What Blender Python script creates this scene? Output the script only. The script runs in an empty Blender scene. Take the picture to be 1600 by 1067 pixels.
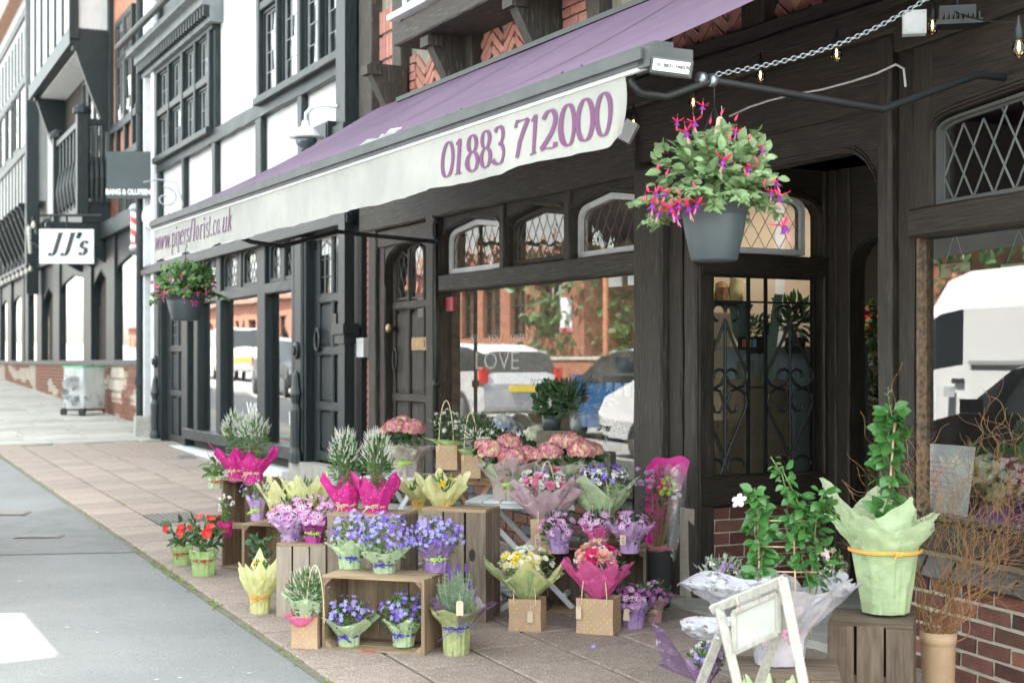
import bpy, math, random
from mathutils import Matrix, Vector, noise as mnoise
R_=math.radians
rnd=random.Random(7)
S=bpy.context.scene; C=S.collection
FPX=2222.2; HOR=565.0; EYE=1.5
# ---------------- camera
cam=bpy.data.cameras.new('camera'); co=bpy.data.objects.new('camera',cam); C.objects.link(co)
cam.lens=50; cam.sensor_width=36; cam.shift_y=(HOR-533.5)/1600; cam.clip_start=.05; cam.clip_end=600
co.location=(0,0,EYE); co.rotation_euler=(R_(90),0,0); S.camera=co
cam.dof.use_dof=True; cam.dof.focus_distance=7.2; cam.dof.aperture_fstop=3.2
# ---------------- world and sun (the sun stands behind the shops, so the street front is in open shade)
SUN_EL=60.0; TRAV=(-.97,-.24)
w=bpy.data.worlds.new('World'); S.world=w; w.use_nodes=True
nt=w.node_tree; nt.nodes.clear()
sky=nt.nodes.new('ShaderNodeTexSky'); sky.sky_type='NISHITA'; sky.sun_disc=False
sky.sun_elevation=R_(SUN_EL); sky.sun_rotation=math.atan2(-TRAV[0],-TRAV[1])
sky.air_density=1.0; sky.dust_density=3.0; sky.ozone_density=1.0
hs=nt.nodes.new('ShaderNodeHueSaturation'); hs.inputs['Saturation'].default_value=.30
bg=nt.nodes.new('ShaderNodeBackground'); bg.inputs[1].default_value=.15
wo=nt.nodes.new('ShaderNodeOutputWorld')
tn=nt.nodes.new('ShaderNodeMix'); tn.data_type='RGBA'; tn.blend_type='MULTIPLY'; tn.inputs[0].default_value=1; tn.inputs[7].default_value=(.98,1.0,.92,1)
nt.links.new(sky.outputs[0],hs.inputs['Color']); nt.links.new(hs.outputs[0],tn.inputs[6]); nt.links.new(tn.outputs[2],bg.inputs[0]); nt.links.new(bg.outputs[0],wo.inputs[0])
sl=bpy.data.lights.new('sun','SUN'); sl.energy=4.0; sl.angle=R_(.6); sl.color=(1,.95,.86)
so=bpy.data.objects.new('sun',sl); C.objects.link(so)
d_=Vector((TRAV[0],TRAV[1],-math.hypot(*TRAV)*math.tan(R_(SUN_EL)))); so.rotation_euler=d_.to_track_quat('-Z','Y').to_euler(); so.location=(20,10,30)
S.view_settings.view_transform='Standard'; S.view_settings.look='None'; S.view_settings.gamma=1; S.view_settings.use_curve_mapping=False
S.view_settings.exposure=3.1
S.render.engine='CYCLES'
try:
    S.cycles.max_bounces=8; S.cycles.transparent_max_bounces=24; S.cycles.caustics_reflective=False; S.cycles.caustics_refractive=False
    S.cycles.sample_clamp_indirect=6
except Exception: pass
# ---------------- space helpers
def ground(y): return .025*(y-7.5)
def P(px,py,Y): return Vector(((px-800)/FPX*Y, Y, EYE+(HOR-py)/FPX*Y))
def G(px,py):
    Y=(EYE+.1875)/((py-HOR)/FPX+.025); return Vector(((px-800)/FPX*Y,Y,ground(Y)))
def T(x,y=0,z=0):
    return Matrix.Translation(Vector((x,y,z)) if not isinstance(x,Vector) else x)
def RZ(a): return Matrix.Rotation(a,4,'Z')
def RX(a): return Matrix.Rotation(a,4,'X')
def RY(a): return Matrix.Rotation(a,4,'Y')
def SC(s): return Matrix.Scale(s,4)
def AL(d,spin=0):
    return Vector(d).to_track_quat('Z','Y').to_matrix().to_4x4()@RZ(spin)
class Frame:
    "a vertical wall plane: x along the wall (towards the camera's right), y into the building, z up"
    def __init__(s,px,Y,th,z0=0):
        s.th=R_(th); s.o=Vector(((px-800)/FPX*Y,Y,0)); s.e=Vector((math.sin(s.th),-math.cos(s.th),0)); s.m=Vector((math.cos(s.th),math.sin(s.th),0))
        s.W=Matrix.Translation(s.o)@RZ(s.th-math.pi/2)
    def u(s,px,v=0):
        r=(px-800)/FPX
        return (r*(s.o.y+v*s.m.y)-s.o.x-v*s.m.x)/(s.e.x-r*s.e.y)
    def Y(s,px,v=0): return s.o.y+s.u(px,v)*s.e.y+v*s.m.y
    def z(s,px,py,v=0): return EYE+(HOR-py)/FPX*s.Y(px,v)
    def uz(s,px,py,v=0): return s.u(px,v),s.z(px,py,v)
    def w(s,u,v,z): return s.o+s.e*u+s.m*v+Vector((0,0,z))
    def mirror(s,p):
        d=(Vector((p.x,p.y,0))-s.o).dot(s.m); return p-s.m*(2*d)
# ---------------- object helpers
WM={}
I4=Matrix.Identity(4)
def link(name,data,parent=None,W=None):
    o=bpy.data.objects.new(name,data); C.objects.link(o)
    if W is None: W=WM[parent.name] if parent else I4
    if parent: o.parent=parent; o.matrix_basis=WM[parent.name].inverted()@W
    else: o.matrix_basis=W
    WM[o.name]=W
    return o
def thing(name,label,cat,W,group=None):
    if isinstance(W,Vector): W=T(W)
    o=link(name,None,None,W); o.empty_display_size=.1; o['label']=label; o['category']=cat
    if group: o['group']=group
    return o
def tag(o,label,cat,group=None):
    o['label']=label; o['category']=cat
    if group: o['group']=group
    return o
class MB:
    def __init__(s): s.v=[]; s.f=[]; s.mi=[]; s.m=0
    def add(s,vs,fs,m=None):
        b=len(s.v); s.v+= [tuple(p) for p in vs]; s.f+=[tuple(i+b for i in f) for f in fs]; s.mi+=[s.m if m is None else m]*len(fs); return s
    def box(s,x0,x1,y0,y1,z0,z1,m=None):
        if x0>x1:x0,x1=x1,x0
        if y0>y1:y0,y1=y1,y0
        if z0>z1:z0,z1=z1,z0
        v=[(x0,y0,z0),(x1,y0,z0),(x1,y1,z0),(x0,y1,z0),(x0,y0,z1),(x1,y0,z1),(x1,y1,z1),(x0,y1,z1)]
        return s.add(v,[(0,3,2,1),(4,5,6,7),(0,1,5,4),(1,2,6,5),(2,3,7,6),(3,0,4,7)],m)
    def xf(s,M,start=0):
        s.v[start:]=[tuple(M@Vector(p)) for p in s.v[start:]]; return s
    def merge(s,o,M=None,m=None):
        vs=[M@Vector(p) for p in o.v] if M is not None else o.v
        b=len(s.v); s.v+=[tuple(p) for p in vs]; s.f+=[tuple(i+b for i in f) for f in o.f]; s.mi+=([m]*len(o.f) if m is not None else o.mi); return s
    def prism(s,poly,y0,y1,m=None):
        "polygon in x,z extruded in y"
        n=len(poly)
        v=[(x,y0,z) for x,z in poly]+[(x,y1,z) for x,z in poly]
        f=[tuple(range(n)),tuple(range(2*n-1,n-1,-1))]+[(i,i+n,(i+1)%n+n,(i+1)%n) for i in range(n)]
        return s.add(v,f,m)
    def ring(s,inner,outer,y0,y1,m=None):
        n=len(inner)
        v=[(x,y0,z) for x,z in outer]+[(x,y0,z) for x,z in inner]+[(x,y1,z) for x,z in outer]+[(x,y1,z) for x,z in inner]
        f=[]
        for i in range(n):
            j=(i+1)%n
            f+=[(i,j,n+j,n+i),(n+i,n+j,3*n+j,3*n+i),(i,2*n+i,2*n+j,j),(2*n+i,3*n+i,3*n+j,2*n+j)]
        return s.add(v,f,m)
    def tube(s,pts,r,n=8,m=None,cap=True,closed=False):
        pts=[Vector(p) for p in pts]; k=len(pts); vs=[]; fs=[]
        up=None
        for i,p in enumerate(pts):
            a=pts[(i-1)%k] if (i>0 or closed) else p; b=pts[(i+1)%k] if (i<k-1 or closed) else p
            d=(b-a).normalized()
            if up is None:
                up=Vector((0,0,1)) if abs(d.z)<.9 else Vector((1,0,0))
            sd=d.cross(up)
            if sd.length<1e-4: sd=d.cross(Vector((1,.3,0)))
            sd.normalize(); up=sd.cross(d).normalized()
            rr=r[i] if isinstance(r,(list,tuple)) else r
            for j in range(n):
                t=2*math.pi*j/n; vs.append(p+sd*(rr*math.cos(t))+up*(rr*math.sin(t)))
        L=k if closed else k-1
        for i in range(L):
            for j in range(n):
                a=i*n+j; b=i*n+(j+1)%n; c=((i+1)%k)*n+(j+1)%n; d=((i+1)%k)*n+j
                fs.append((a,b,c,d))
        if cap and not closed: fs+=[tuple(range(n-1,-1,-1)),tuple(range((k-1)*n,k*n))]
        return s.add(vs,fs,m)
    def lathe(s,prof,n=16,m=None,c=(0,0,0),sx=1,sy=1):
        vs=[];fs=[]
        for r,z in prof:
            for j in range(n):
                t=2*math.pi*j/n; vs.append((c[0]+r*math.cos(t)*sx,c[1]+r*math.sin(t)*sy,c[2]+z))
        for i in range(len(prof)-1):
            for j in range(n):
                fs.append((i*n+j,i*n+(j+1)%n,(i+1)*n+(j+1)%n,(i+1)*n+j))
        fs.append(tuple(range(n-1,-1,-1))); fs.append(tuple(range((len(prof)-1)*n,len(prof)*n)))
        return s.add(vs,fs,m)
    def grid(s,fn,nu,nv,m=None,wrap=False):
        vs=[fn(i/nu,j/nv) for j in range(nv+1) for i in range(nu+(0 if wrap else 1))]
        w_=nu if wrap else nu+1; fs=[]
        for j in range(nv):
            for i in range(nu):
                a=j*w_+i; b=j*w_+(i+1)%w_; fs.append((a,b,b+w_,a+w_))
        return s.add(vs,fs,m)
    def timber(s,a,b,w,d,ch=.008,jit=.004,seg=None,m=None,side=None):
        "a rough chamfered timber from a to b; w across, d deep"
        a=Vector(a);b=Vector(b); L=(b-a).length; dr=(b-a).normalized()
        yd=Vector((0,1,0)) if side is None else Vector(side); xd=dr.cross(yd).normalized(); yd=xd.cross(dr).normalized()
        seg=seg or max(2,int(L/.22)); vs=[]; fs=[]
        hw,hd=w/2,d/2; ch=min(ch,hw*.6,hd*.6)
        sec=[(-hw+ch,-hd),(hw-ch,-hd),(hw,-hd+ch),(hw,hd-ch),(hw-ch,hd),(-hw+ch,hd),(-hw,hd-ch),(-hw,-hd+ch)]
        for i in range(seg+1):
            p=a+dr*(L*i/seg)
            for x,y in sec:
                q=p+xd*(x+rnd.uniform(-jit,jit))+yd*(y+rnd.uniform(-jit,jit)*.6); vs.append(q)
        for i in range(seg):
            for j in range(8):
                fs.append((i*8+j,i*8+(j+1)%8,(i+1)*8+(j+1)%8,(i+1)*8+j))
        fs+=[tuple(range(7,-1,-1)),tuple(range(seg*8,seg*8+8))]
        return s.add(vs,fs,m)
    def me(s,name,mats,smooth=False):
        me=bpy.data.meshes.new(name); me.from_pydata(s.v,[],s.f)
        if not isinstance(mats,(list,tuple)): mats=[mats]
        for mm in mats: me.materials.append(mm)
        if len(mats)>1: me.polygons.foreach_set('material_index',s.mi)
        if smooth: me.polygons.foreach_set('use_smooth',[True]*len(s.f))
        me.update(); return me
    def obj(s,name,mats,parent=None,W=None,smooth=False,kind=None,label=None):
        o=link(name,s.me(name,mats,smooth),parent,W)
        if kind: o['kind']=kind
        if label: o['label']=label
        return o
def mb(): return MB()
# ---------------- materials
MC={}
def mat(name,col,rough=.6,col2=None,scale=6,stretch=(1,1,1),bump=0,bscale=40,isl=0,objr=0,metal=0,transl=0,spec=.5,mix=(.35,.65),alpha=1,hue=0,coat=0,detail=6,emit=0,bdist=.01,speck=None):
    if name in MC: return MC[name]
    m=bpy.data.materials.new(name); m.use_nodes=True; N=m.node_tree.nodes; L=m.node_tree.links; N.clear()
    out=N.new('ShaderNodeOutputMaterial'); pr=N.new('ShaderNodeBsdfPrincipled')
    pr.inputs['Roughness'].default_value=rough; pr.inputs['Metallic'].default_value=metal; pr.inputs['Specular IOR Level'].default_value=spec
    pr.inputs['Coat Weight'].default_value=coat
    tc=N.new('ShaderNodeTexCoord'); mp=N.new('ShaderNodeMapping'); mp.inputs['Scale'].default_value=stretch
    L.new(tc.outputs['Object'],mp.inputs[0])
    cur=None
    if col2 is not None:
        no=N.new('ShaderNodeTexNoise'); no.inputs['Scale'].default_value=scale; no.inputs['Detail'].default_value=detail; no.inputs['Roughness'].default_value=.65
        L.new(mp.outputs[0],no.inputs['Vector'])
        rp=N.new('ShaderNodeValToRGB'); rp.color_ramp.elements[0].position=mix[0]; rp.color_ramp.elements[1].position=mix[1]
        rp.color_ramp.elements[0].color=(*col,1); rp.color_ramp.elements[1].color=(*col2,1)
        L.new(no.outputs['Fac'],rp.inputs[0]); cur=rp.outputs[0]
    else:
        rg=N.new('ShaderNodeRGB'); rg.outputs[0].default_value=(*col,1); cur=rg.outputs[0]
    if speck:
        for c_,sc_,th_ in speck:
            n3=N.new('ShaderNodeTexNoise'); n3.inputs['Scale'].default_value=sc_; n3.inputs['Detail'].default_value=1; L.new(mp.outputs[0],n3.inputs['Vector'])
            r3=N.new('ShaderNodeValToRGB'); r3.color_ramp.elements[0].position=th_; r3.color_ramp.elements[1].position=th_+.05; L.new(n3.outputs['Fac'],r3.inputs[0])
            x3=N.new('ShaderNodeMix'); x3.data_type='RGBA'; L.new(r3.outputs[0],x3.inputs[0]); L.new(cur,x3.inputs[6]); x3.inputs[7].default_value=(*c_,1); cur=x3.outputs[2]
    for amt,src in ((isl,'i'),(objr,'o')):
        if amt:
            g=N.new('ShaderNodeNewGeometry' if src=='i' else 'ShaderNodeObjectInfo')
            mr=N.new('ShaderNodeMapRange'); mr.inputs['To Min'].default_value=1-amt; mr.inputs['To Max'].default_value=1+amt
            L.new(g.outputs['Random Per Island' if src=='i' else 'Random'],mr.inputs[0])
            h=N.new('ShaderNodeHueSaturation'); L.new(mr.outputs[0],h.inputs['Value']); L.new(cur,h.inputs['Color'])
            if hue:
                m2=N.new('ShaderNodeMapRange'); m2.inputs['To Min'].default_value=.5-hue; m2.inputs['To Max'].default_value=.5+hue
                mm=N.new('ShaderNodeMath'); mm.operation='MULTIPLY'; mm.inputs[1].default_value=7.31
                fr=N.new('ShaderNodeMath'); fr.operation='FRACT'
                L.new(g.outputs['Random Per Island' if src=='i' else 'Random'],mm.inputs[0]); L.new(mm.outputs[0],fr.inputs[0]); L.new(fr.outputs[0],m2.inputs[0]); L.new(m2.outputs[0],h.inputs['Hue'])
            cur=h.outputs[0]
    L.new(cur,pr.inputs['Base Color'])
    nrm=None
    if bump:
        nb=N.new('ShaderNodeTexNoise'); nb.inputs['Scale'].default_value=bscale; nb.inputs['Detail'].default_value=5
        L.new(mp.outputs[0],nb.inputs['Vector'])
        bp=N.new('ShaderNodeBump'); bp.inputs['Strength'].default_value=bump; bp.inputs['Distance'].default_value=bdist
        L.new(nb.outputs['Fac'],bp.inputs['Height']); L.new(bp.outputs[0],pr.inputs['Normal']); nrm=bp
    if emit:
        pr.inputs['Emission Strength'].default_value=emit; L.new(cur,pr.inputs['Emission Color'])
    sh=pr.outputs[0]
    if transl:
        tr=N.new('ShaderNodeBsdfTranslucent'); L.new(cur,tr.inputs[0]); mx=N.new('ShaderNodeMixShader'); mx.inputs[0].default_value=transl
        if nrm: L.new(nrm.outputs[0],tr.inputs['Normal'])
        L.new(sh,mx.inputs[1]); L.new(tr.outputs[0],mx.inputs[2]); sh=mx.outputs[0]
    if alpha<1:
        tp=N.new('ShaderNodeBsdfTransparent'); mx=N.new('ShaderNodeMixShader'); mx.inputs[0].default_value=alpha
        L.new(tp.outputs[0],mx.inputs[1]); L.new(sh,mx.inputs[2]); sh=mx.outputs[0]
    L.new(sh,out.inputs[0]); MC[name]=m
    m['nodes_ready']=1
    return m
def glass(name,ior=1.6,tint=(.92,.95,.94),wave=.0,wscale=2,rough=0.0,base=0.0):
    if name in MC: return MC[name]
    m=bpy.data.materials.new(name); m.use_nodes=True; N=m.node_tree.nodes; L=m.node_tree.links; N.clear()
    out=N.new('ShaderNodeOutputMaterial'); tp=N.new('ShaderNodeBsdfTransparent'); tp.inputs[0].default_value=(*tint,1)
    gl=N.new('ShaderNodeBsdfGlossy'); gl.inputs['Roughness'].default_value=rough; gl.inputs[0].default_value=(1,1,1,1)
    fr=N.new('ShaderNodeFresnel'); fr.inputs[0].default_value=ior
    mx=N.new('ShaderNodeMixShader'); src=fr.outputs[0]
    if base:
        ad=N.new('ShaderNodeMath'); ad.operation='ADD'; ad.inputs[1].default_value=base; ad.use_clamp=True; L.new(src,ad.inputs[0]); src=ad.outputs[0]
    if wave:
        tc=N.new('ShaderNodeTexCoord'); nb=N.new('ShaderNodeTexNoise'); nb.inputs['Scale'].default_value=wscale; nb.inputs['Detail'].default_value=1
        L.new(tc.outputs['Object'],nb.inputs['Vector']); bp=N.new('ShaderNodeBump'); bp.inputs['Strength'].default_value=1; bp.inputs['Distance'].default_value=wave
        L.new(nb.outputs['Fac'],bp.inputs['Height']); L.new(bp.outputs[0],gl.inputs['Normal'])
    L.new(src,mx.inputs[0]); L.new(tp.outputs[0],mx.inputs[1]); L.new(gl.outputs[0],mx.inputs[2]); L.new(mx.outputs[0],out.inputs[0])
    MC[name]=m; return m
def film(name,col,cov=.5,scale=9,rough=.25,bump=.6,bscale=18,uni=None):
    "printed or frosted cellophane: patches of colour on clear shiny film"
    if name in MC: return MC[name]
    m=bpy.data.materials.new(name); m.use_nodes=True; N=m.node_tree.nodes; L=m.node_tree.links; N.clear()
    out=N.new('ShaderNodeOutputMaterial'); pr=N.new('ShaderNodeBsdfPrincipled'); pr.inputs['Base Color'].default_value=(*col,1); pr.inputs['Roughness'].default_value=rough
    tr=N.new('ShaderNodeBsdfTranslucent'); tr.inputs[0].default_value=(*col,1)
    m1=N.new('ShaderNodeMixShader'); m1.inputs[0].default_value=.35; L.new(pr.outputs[0],m1.inputs[1]); L.new(tr.outputs[0],m1.inputs[2])
    tp=N.new('ShaderNodeBsdfTransparent'); gl=N.new('ShaderNodeBsdfGlossy'); gl.inputs['Roughness'].default_value=.12
    m2=N.new('ShaderNodeMixShader'); m2.inputs[0].default_value=.14; L.new(tp.outputs[0],m2.inputs[1]); L.new(gl.outputs[0],m2.inputs[2])
    tc=N.new('ShaderNodeTexCoord'); no=N.new('ShaderNodeTexNoise'); no.inputs['Scale'].default_value=scale; no.inputs['Detail'].default_value=3; L.new(tc.outputs['Object'],no.inputs['Vector'])
    rp=N.new('ShaderNodeValToRGB'); rp.color_ramp.elements[0].position=.62-cov*.4; rp.color_ramp.elements[1].position=.66-cov*.4
    rp.color_ramp.elements[0].color=(.35*cov,)*3+(1,); rp.color_ramp.elements[1].color=(1,)*3+(1,)
    L.new(no.outputs['Fac'],rp.inputs[0]); mx=N.new('ShaderNodeMixShader'); L.new(rp.outputs[0],mx.inputs[0]); L.new(m2.outputs[0],mx.inputs[1])
    if uni: rp.color_ramp.elements[0].position=.35; rp.color_ramp.elements[1].position=.7; rp.color_ramp.elements[0].color=(uni*.7,)*3+(1,); rp.color_ramp.elements[1].color=(min(1,uni*1.35),)*3+(1,)
    L.new(m1.outputs[0],mx.inputs[2])
    nb=N.new('ShaderNodeTexNoise'); nb.inputs['Scale'].default_value=bscale; L.new(tc.outputs['Object'],nb.inputs['Vector'])
    bp=N.new('ShaderNodeBump'); bp.inputs['Strength'].default_value=bump; bp.inputs['Distance'].default_value=.02; L.new(nb.outputs['Fac'],bp.inputs['Height'])
    L.new(bp.outputs[0],pr.inputs['Normal']); L.new(bp.outputs[0],gl.inputs['Normal'])
    L.new(mx.outputs[0],out.inputs[0]); MC[name]=m; return m
WOODH=mat('dark_oak_along',(.011,.0082,.006),.62,(.038,.028,.0205),4,(1.3,9,20),.28,6,bdist=.02,speck=[((.004,.003,.003),9,.64)])
WOODV=mat('dark_oak_upright',(.011,.0082,.006),.62,(.038,.028,.0205),4,(20,9,1.3),.28,6,bdist=.02,speck=[((.050,.042,.034),6,.66)])
WOODG=mat('weathered_dark_oak',(.024,.020,.016),.75,(.058,.050,.041),4,(20,9,1.3),.28,6,bdist=.02,speck=[((.10,.095,.085),6,.66)])
WOODGH=mat('weathered_dark_oak_along',(.024,.020,.016),.75,(.058,.050,.041),4,(1.3,9,20),.28,6,bdist=.02,speck=[((.095,.09,.08),6,.66)])
BLACKH=mat('black_paint_along',(.012,.018,.020),.45,(.022,.031,.034),5,(1,6,9),.35,9,bdist=.012,spec=.3)
BLACKV=mat('black_paint_upright',(.012,.018,.020),.45,(.022,.031,.034),5,(9,6,1),.35,9,bdist=.012,spec=.3)
WHITE=mat('white_render',(.60,.61,.61),.85,(.50,.52,.52),2.5,bump=.15,bscale=25)
WPAINT=mat('white_paint',(.72,.74,.76),.5,(.58,.6,.62),7,bump=.15,bscale=30)
MORT=mat('mortar',(.50,.46,.38),.95,(.40,.37,.30),14,bump=.6,bscale=60)
MORTD=mat('mortar_dark',(.3,.27,.21),.95,(.16,.14,.11),12,bump=.6,bscale=60)
BRICK=mat('red_brick',(.17,.062,.044),.9,(.24,.095,.065),16,bump=.5,bscale=50,objr=.32,hue=.012)
BRICKD=mat('plum_brick',(.085,.036,.028),.85,(.15,.06,.045),16,bump=.5,bscale=50,objr=.45,hue=.012)
BRICKB=mat('blue_brick',(.05,.055,.06),.6,(.09,.095,.1),16,bump=.4,bscale=50,objr=.25)
BRICKO=mat('orange_red_brick',(.34,.145,.115),.9,(.44,.21,.17),16,bump=.5,bscale=50,objr=.2,hue=.01)
BLKMET=mat('black_iron',(.009,.011,.012),.5,bump=.1,bscale=60)
GALV=mat('galvanised_steel',(.4,.43,.46),.35,(.25,.28,.3),20,metal=.8)
GLASSW=glass('shop_window_glass',1.8,base=.08)
GLASSL=glass('leaded_glass',1.75,wave=.002,wscale=9,base=.06)
GLASSD=glass('clear_glass',1.45)
GLASSB=glass('upper_window_glass',1.9,(.5,.55,.6),wave=.002,wscale=5,base=.15)
LEAD=mat('lead_came',(.12,.125,.12),.5,metal=.3)
PLASTER=mat('cream_wall',(.62,.52,.38),.9,(.55,.45,.32),3)
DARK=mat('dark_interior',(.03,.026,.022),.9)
# ---------------- shared architectural builders
ARCH=[(1,0),(.985,.28),(.94,.48),(.86,.62),(.74,.71),(0,1)]
ARCHR=[(1,0),(.985,.3),(.95,.52),(.9,.7),(.82,.86),(.72,.96),(.6,1.0),(0,1.0)]
def archz(x,c,a,zs,za,ARCH=None):
    ARCH=ARCH or globals()['ARCH']
    t=min(1,abs(x-c)/a)
    for (t0,h0),(t1,h1) in zip(ARCH,ARCH[1:]):
        if t1<=t<=t0: return zs+(za-zs)*(h1+(h0-h1)*((t-t1)/(t0-t1)))
    return zs
def arch_poly(x0,x1,z0,zs,za):
    c=(x0+x1)/2;a=(x1-x0)/2
    r=[(c+t*a,zs+(za-zs)*h) for t,h in ARCH]; l=[(c-t*a,zs+(za-zs)*h) for t,h in ARCH[-2::-1]]
    return [(x0,z0),(x1,z0)]+r+l
def grow(poly,w):
    cx=(min(p[0] for p in poly)+max(p[0] for p in poly))/2; cz=(min(p[1] for p in poly)+max(p[1] for p in poly))/2
    hx=(max(p[0] for p in poly)-min(p[0] for p in poly))/2; hz=(max(p[1] for p in poly)-min(p[1] for p in poly))/2
    return [(cx+(x-cx)*(1+w/hx),cz+(z-cz)*(1+w/hz)) for x,z in poly]
def clip(poly,q):
    "clip polygon q by convex ccw polygon poly"
    out=q; n=len(poly)
    for i in range(n):
        a=poly[i];b=poly[(i+1)%n]; inp=out; out=[]
        if not inp: return []
        def sd(p): return (b[0]-a[0])*(p[1]-a[1])-(b[1]-a[1])*(p[0]-a[0])
        for j in range(len(inp)):
            p=inp[j]; p2=inp[(j+1)%len(inp)]; s1=sd(p); s2=sd(p2)
            if s1>=0: out.append(p)
            if s1*s2<0:
                t=s1/(s1-s2); out.append((p[0]+(p2[0]-p[0])*t,p[1]+(p2[1]-p[1])*t))
    return out
def area(p): return abs(sum(p[i][0]*p[(i+1)%len(p)][1]-p[(i+1)%len(p)][0]*p[i][1] for i in range(len(p))))/2
def leaded(parent,W,poly,pw,ph,y,gm,lm=None,kind='d',cw=.006,tilt=.012):
    "leaded light: separate panes and one came lattice, parent is the window frame"
    lm=lm or LEAD
    x0=min(p[0] for p in poly);x1=max(p[0] for p in poly);z0=min(p[1] for p in poly);z1=max(p[1] for p in poly)
    cames=mb(); cells=[]
    if kind=='d':
        nx=int((x1-x0)/pw)+3; nz=int((z1-z0)/ph)+3
        for i in range(-2,nx*2):
            for j in range(-2,nz*2):
                if (i+j)%2: continue
                cx=x0+i*pw/2; cz=z0+j*ph/2
                cells.append([(cx-pw/2,cz),(cx,cz-ph/2),(cx+pw/2,cz),(cx,cz+ph/2)])
    else:
        nx=max(1,round((x1-x0)/pw)); nz=max(1,round((z1-z0)/ph)); pw=(x1-x0)/nx; ph=(z1-z0)/nz
        cells=[[(x0+i*pw,z0+j*ph),(x0+(i+1)*pw,z0+j*ph),(x0+(i+1)*pw,z0+(j+1)*ph),(x0+i*pw,z0+(j+1)*ph)] for i in range(nx) for j in range(nz)]
    for c in cells:
        q=clip(poly,c)
        if len(q)<3 or area(q)<pw*ph*.02: continue
        a=rnd.uniform(-tilt,tilt); b=rnd.uniform(-tilt,tilt); cx=sum(p[0] for p in q)/len(q); cz=sum(p[1] for p in q)/len(q)
        m=mb(); m.add([(x,y+a*(x-cx)+b*(z-cz),z) for x,z in q],[tuple(range(len(q)))])
        m.obj('pane',gm,parent,W)
        for k in range(len(q)):
            p=q[k];p2=q[(k+1)%len(q)]
            if p>p2: continue
            d=Vector((p2[0]-p[0],0,p2[1]-p[1])); L=d.length
            if L<.004: continue
            d/=L; nn=Vector((-d.z,0,d.x))*cw/2
            A=Vector((p[0],y,p[1]));B=Vector((p2[0],y,p2[1])); o=Vector((0,cw*.55,0))
            cames.add([A-nn,A-o,A+nn,B-nn,B-o,B+nn],[(0,1,4,3),(1,2,5,4)])
    for k in range(len(poly)):
        p=poly[k];p2=poly[(k+1)%len(poly)]
        cames.timber((p[0],y,p[1]),(p2[0],y,p2[1]),cw*1.6,cw*1.4,.001,0,1)
    cames.obj('lead_lattice',lm,parent,W)
def htim(par,F,u0,u1,z0,z1,v0,v1,m,name='beam',jit=.004,ch=.01):
    return mb().timber((u0,(v0+v1)/2,(z0+z1)/2),(u1,(v0+v1)/2,(z0+z1)/2),abs(z1-z0),abs(v1-v0),ch,jit).obj(name,m,par,F.W)
def vtim(par,F,u0,u1,z0,z1,v0,v1,m,name='post',jit=.004,ch=.01):
    return mb().timber(((u0+u1)/2,(v0+v1)/2,z0),((u0+u1)/2,(v0+v1)/2,z1),abs(u1-u0),abs(v1-v0),ch,jit).obj(name,m,par,F.W)
def spandrel(par,F,x0,x1,zs,za,zt,v0,v1,m,name='arched_head',inset=0,A=None):
    c=(x0+x1)/2;a=(x1-x0)/2; n=22; b=mb()
    xs=sorted(set([x0+(x1-x0)*i/n for i in range(n+1)]+[c+sg*t*a for t,_ in (A or ARCH) for sg in (-1,1)]))
    for xa,xb in zip(xs,xs[1:]):
        if xb-xa<1e-5: continue
        za_,zb_=archz(xa,c,a,zs,za,A),archz(xb,c,a,zs,za,A)
        b.add([(xa,v0,za_),(xb,v0,zb_),(xb,v0,zt),(xa,v0,zt),(xa,v1,za_),(xb,v1,zb_),(xb,v1,zt),(xa,v1,zt)],[(0,1,2,3),(0,4,5,1),(4,7,6,5)])
        # a raised moulding that follows the arch
        for k,(o,t) in enumerate(((.012,.014),(.03,.008))):
            b.add([(xa,v0-t,za_+o),(xb,v0-t,zb_+o),(xb,v0-t,zb_+o+.012),(xa,v0-t,za_+o+.012),(xa,v0,za_+o),(xb,v0,zb_+o),(xb,v0,zb_+o+.012),(xa,v0,za_+o+.012)],[(0,1,2,3),(0,4,5,1),(3,2,6,7)])
    return b.obj(name,m,par,F.W)
_bm={}
def brick_mesh(L,H,D,m,k):
    key=(round(L,3),round(H,3),m.name,k)
    if key not in _bm:
        j=lambda:rnd.uniform(-.0035,.0035); b=mb(); c=.004
        x,z=L/2,H/2
        v=[(-x+j(),D,-z+j()),(x+j(),D,-z+j()),(x+j(),D,z+j()),(-x+j(),D,z+j())]
        v+=[(a,c,d) for a,_,d in v]; v+=[(a*(1-c/x),0+j()*.5,d*(1-c/z)) for a,_,d in v[:4]]
        b.add(v,[(0,1,5,4),(1,2,6,5),(2,3,7,6),(3,0,4,7),(4,5,9,8),(5,6,10,9),(6,7,11,10),(7,4,8,11),(8,9,10,11)])
        _bm[key]=b.me('brick',m)
    return _bm[key]
def bricks(par,W,x0,x1,z0,z1,m,y=0,L=.225,H=.075,bond='stretcher',poly=None,joint=.013,mats=None):
    n=0; row=0; z=z1-H/2
    while z-H/2>z0-H*.6:
        hdr=(bond=='flemish'); x=x0-(L/2 if row%2 else 0); k=0
        while x<x1:
            l=(L/2 if (hdr and (k+row)%2) else L)
            a=max(x,x0); b=min(x+l,x1)
            if b-a>.05:
                mm=m if not mats else rnd.choice(mats)
                me=brick_mesh(b-a-joint,H-joint,.03,mm,rnd.randrange(3))
                o=link('brick',me,par,W@T((a+b)/2,y+rnd.uniform(-.002,.002),z)@RY(rnd.uniform(-.01,.01))); n+=1
            x+=l; k+=1
        z-=H; row+=1
    return n
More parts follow.
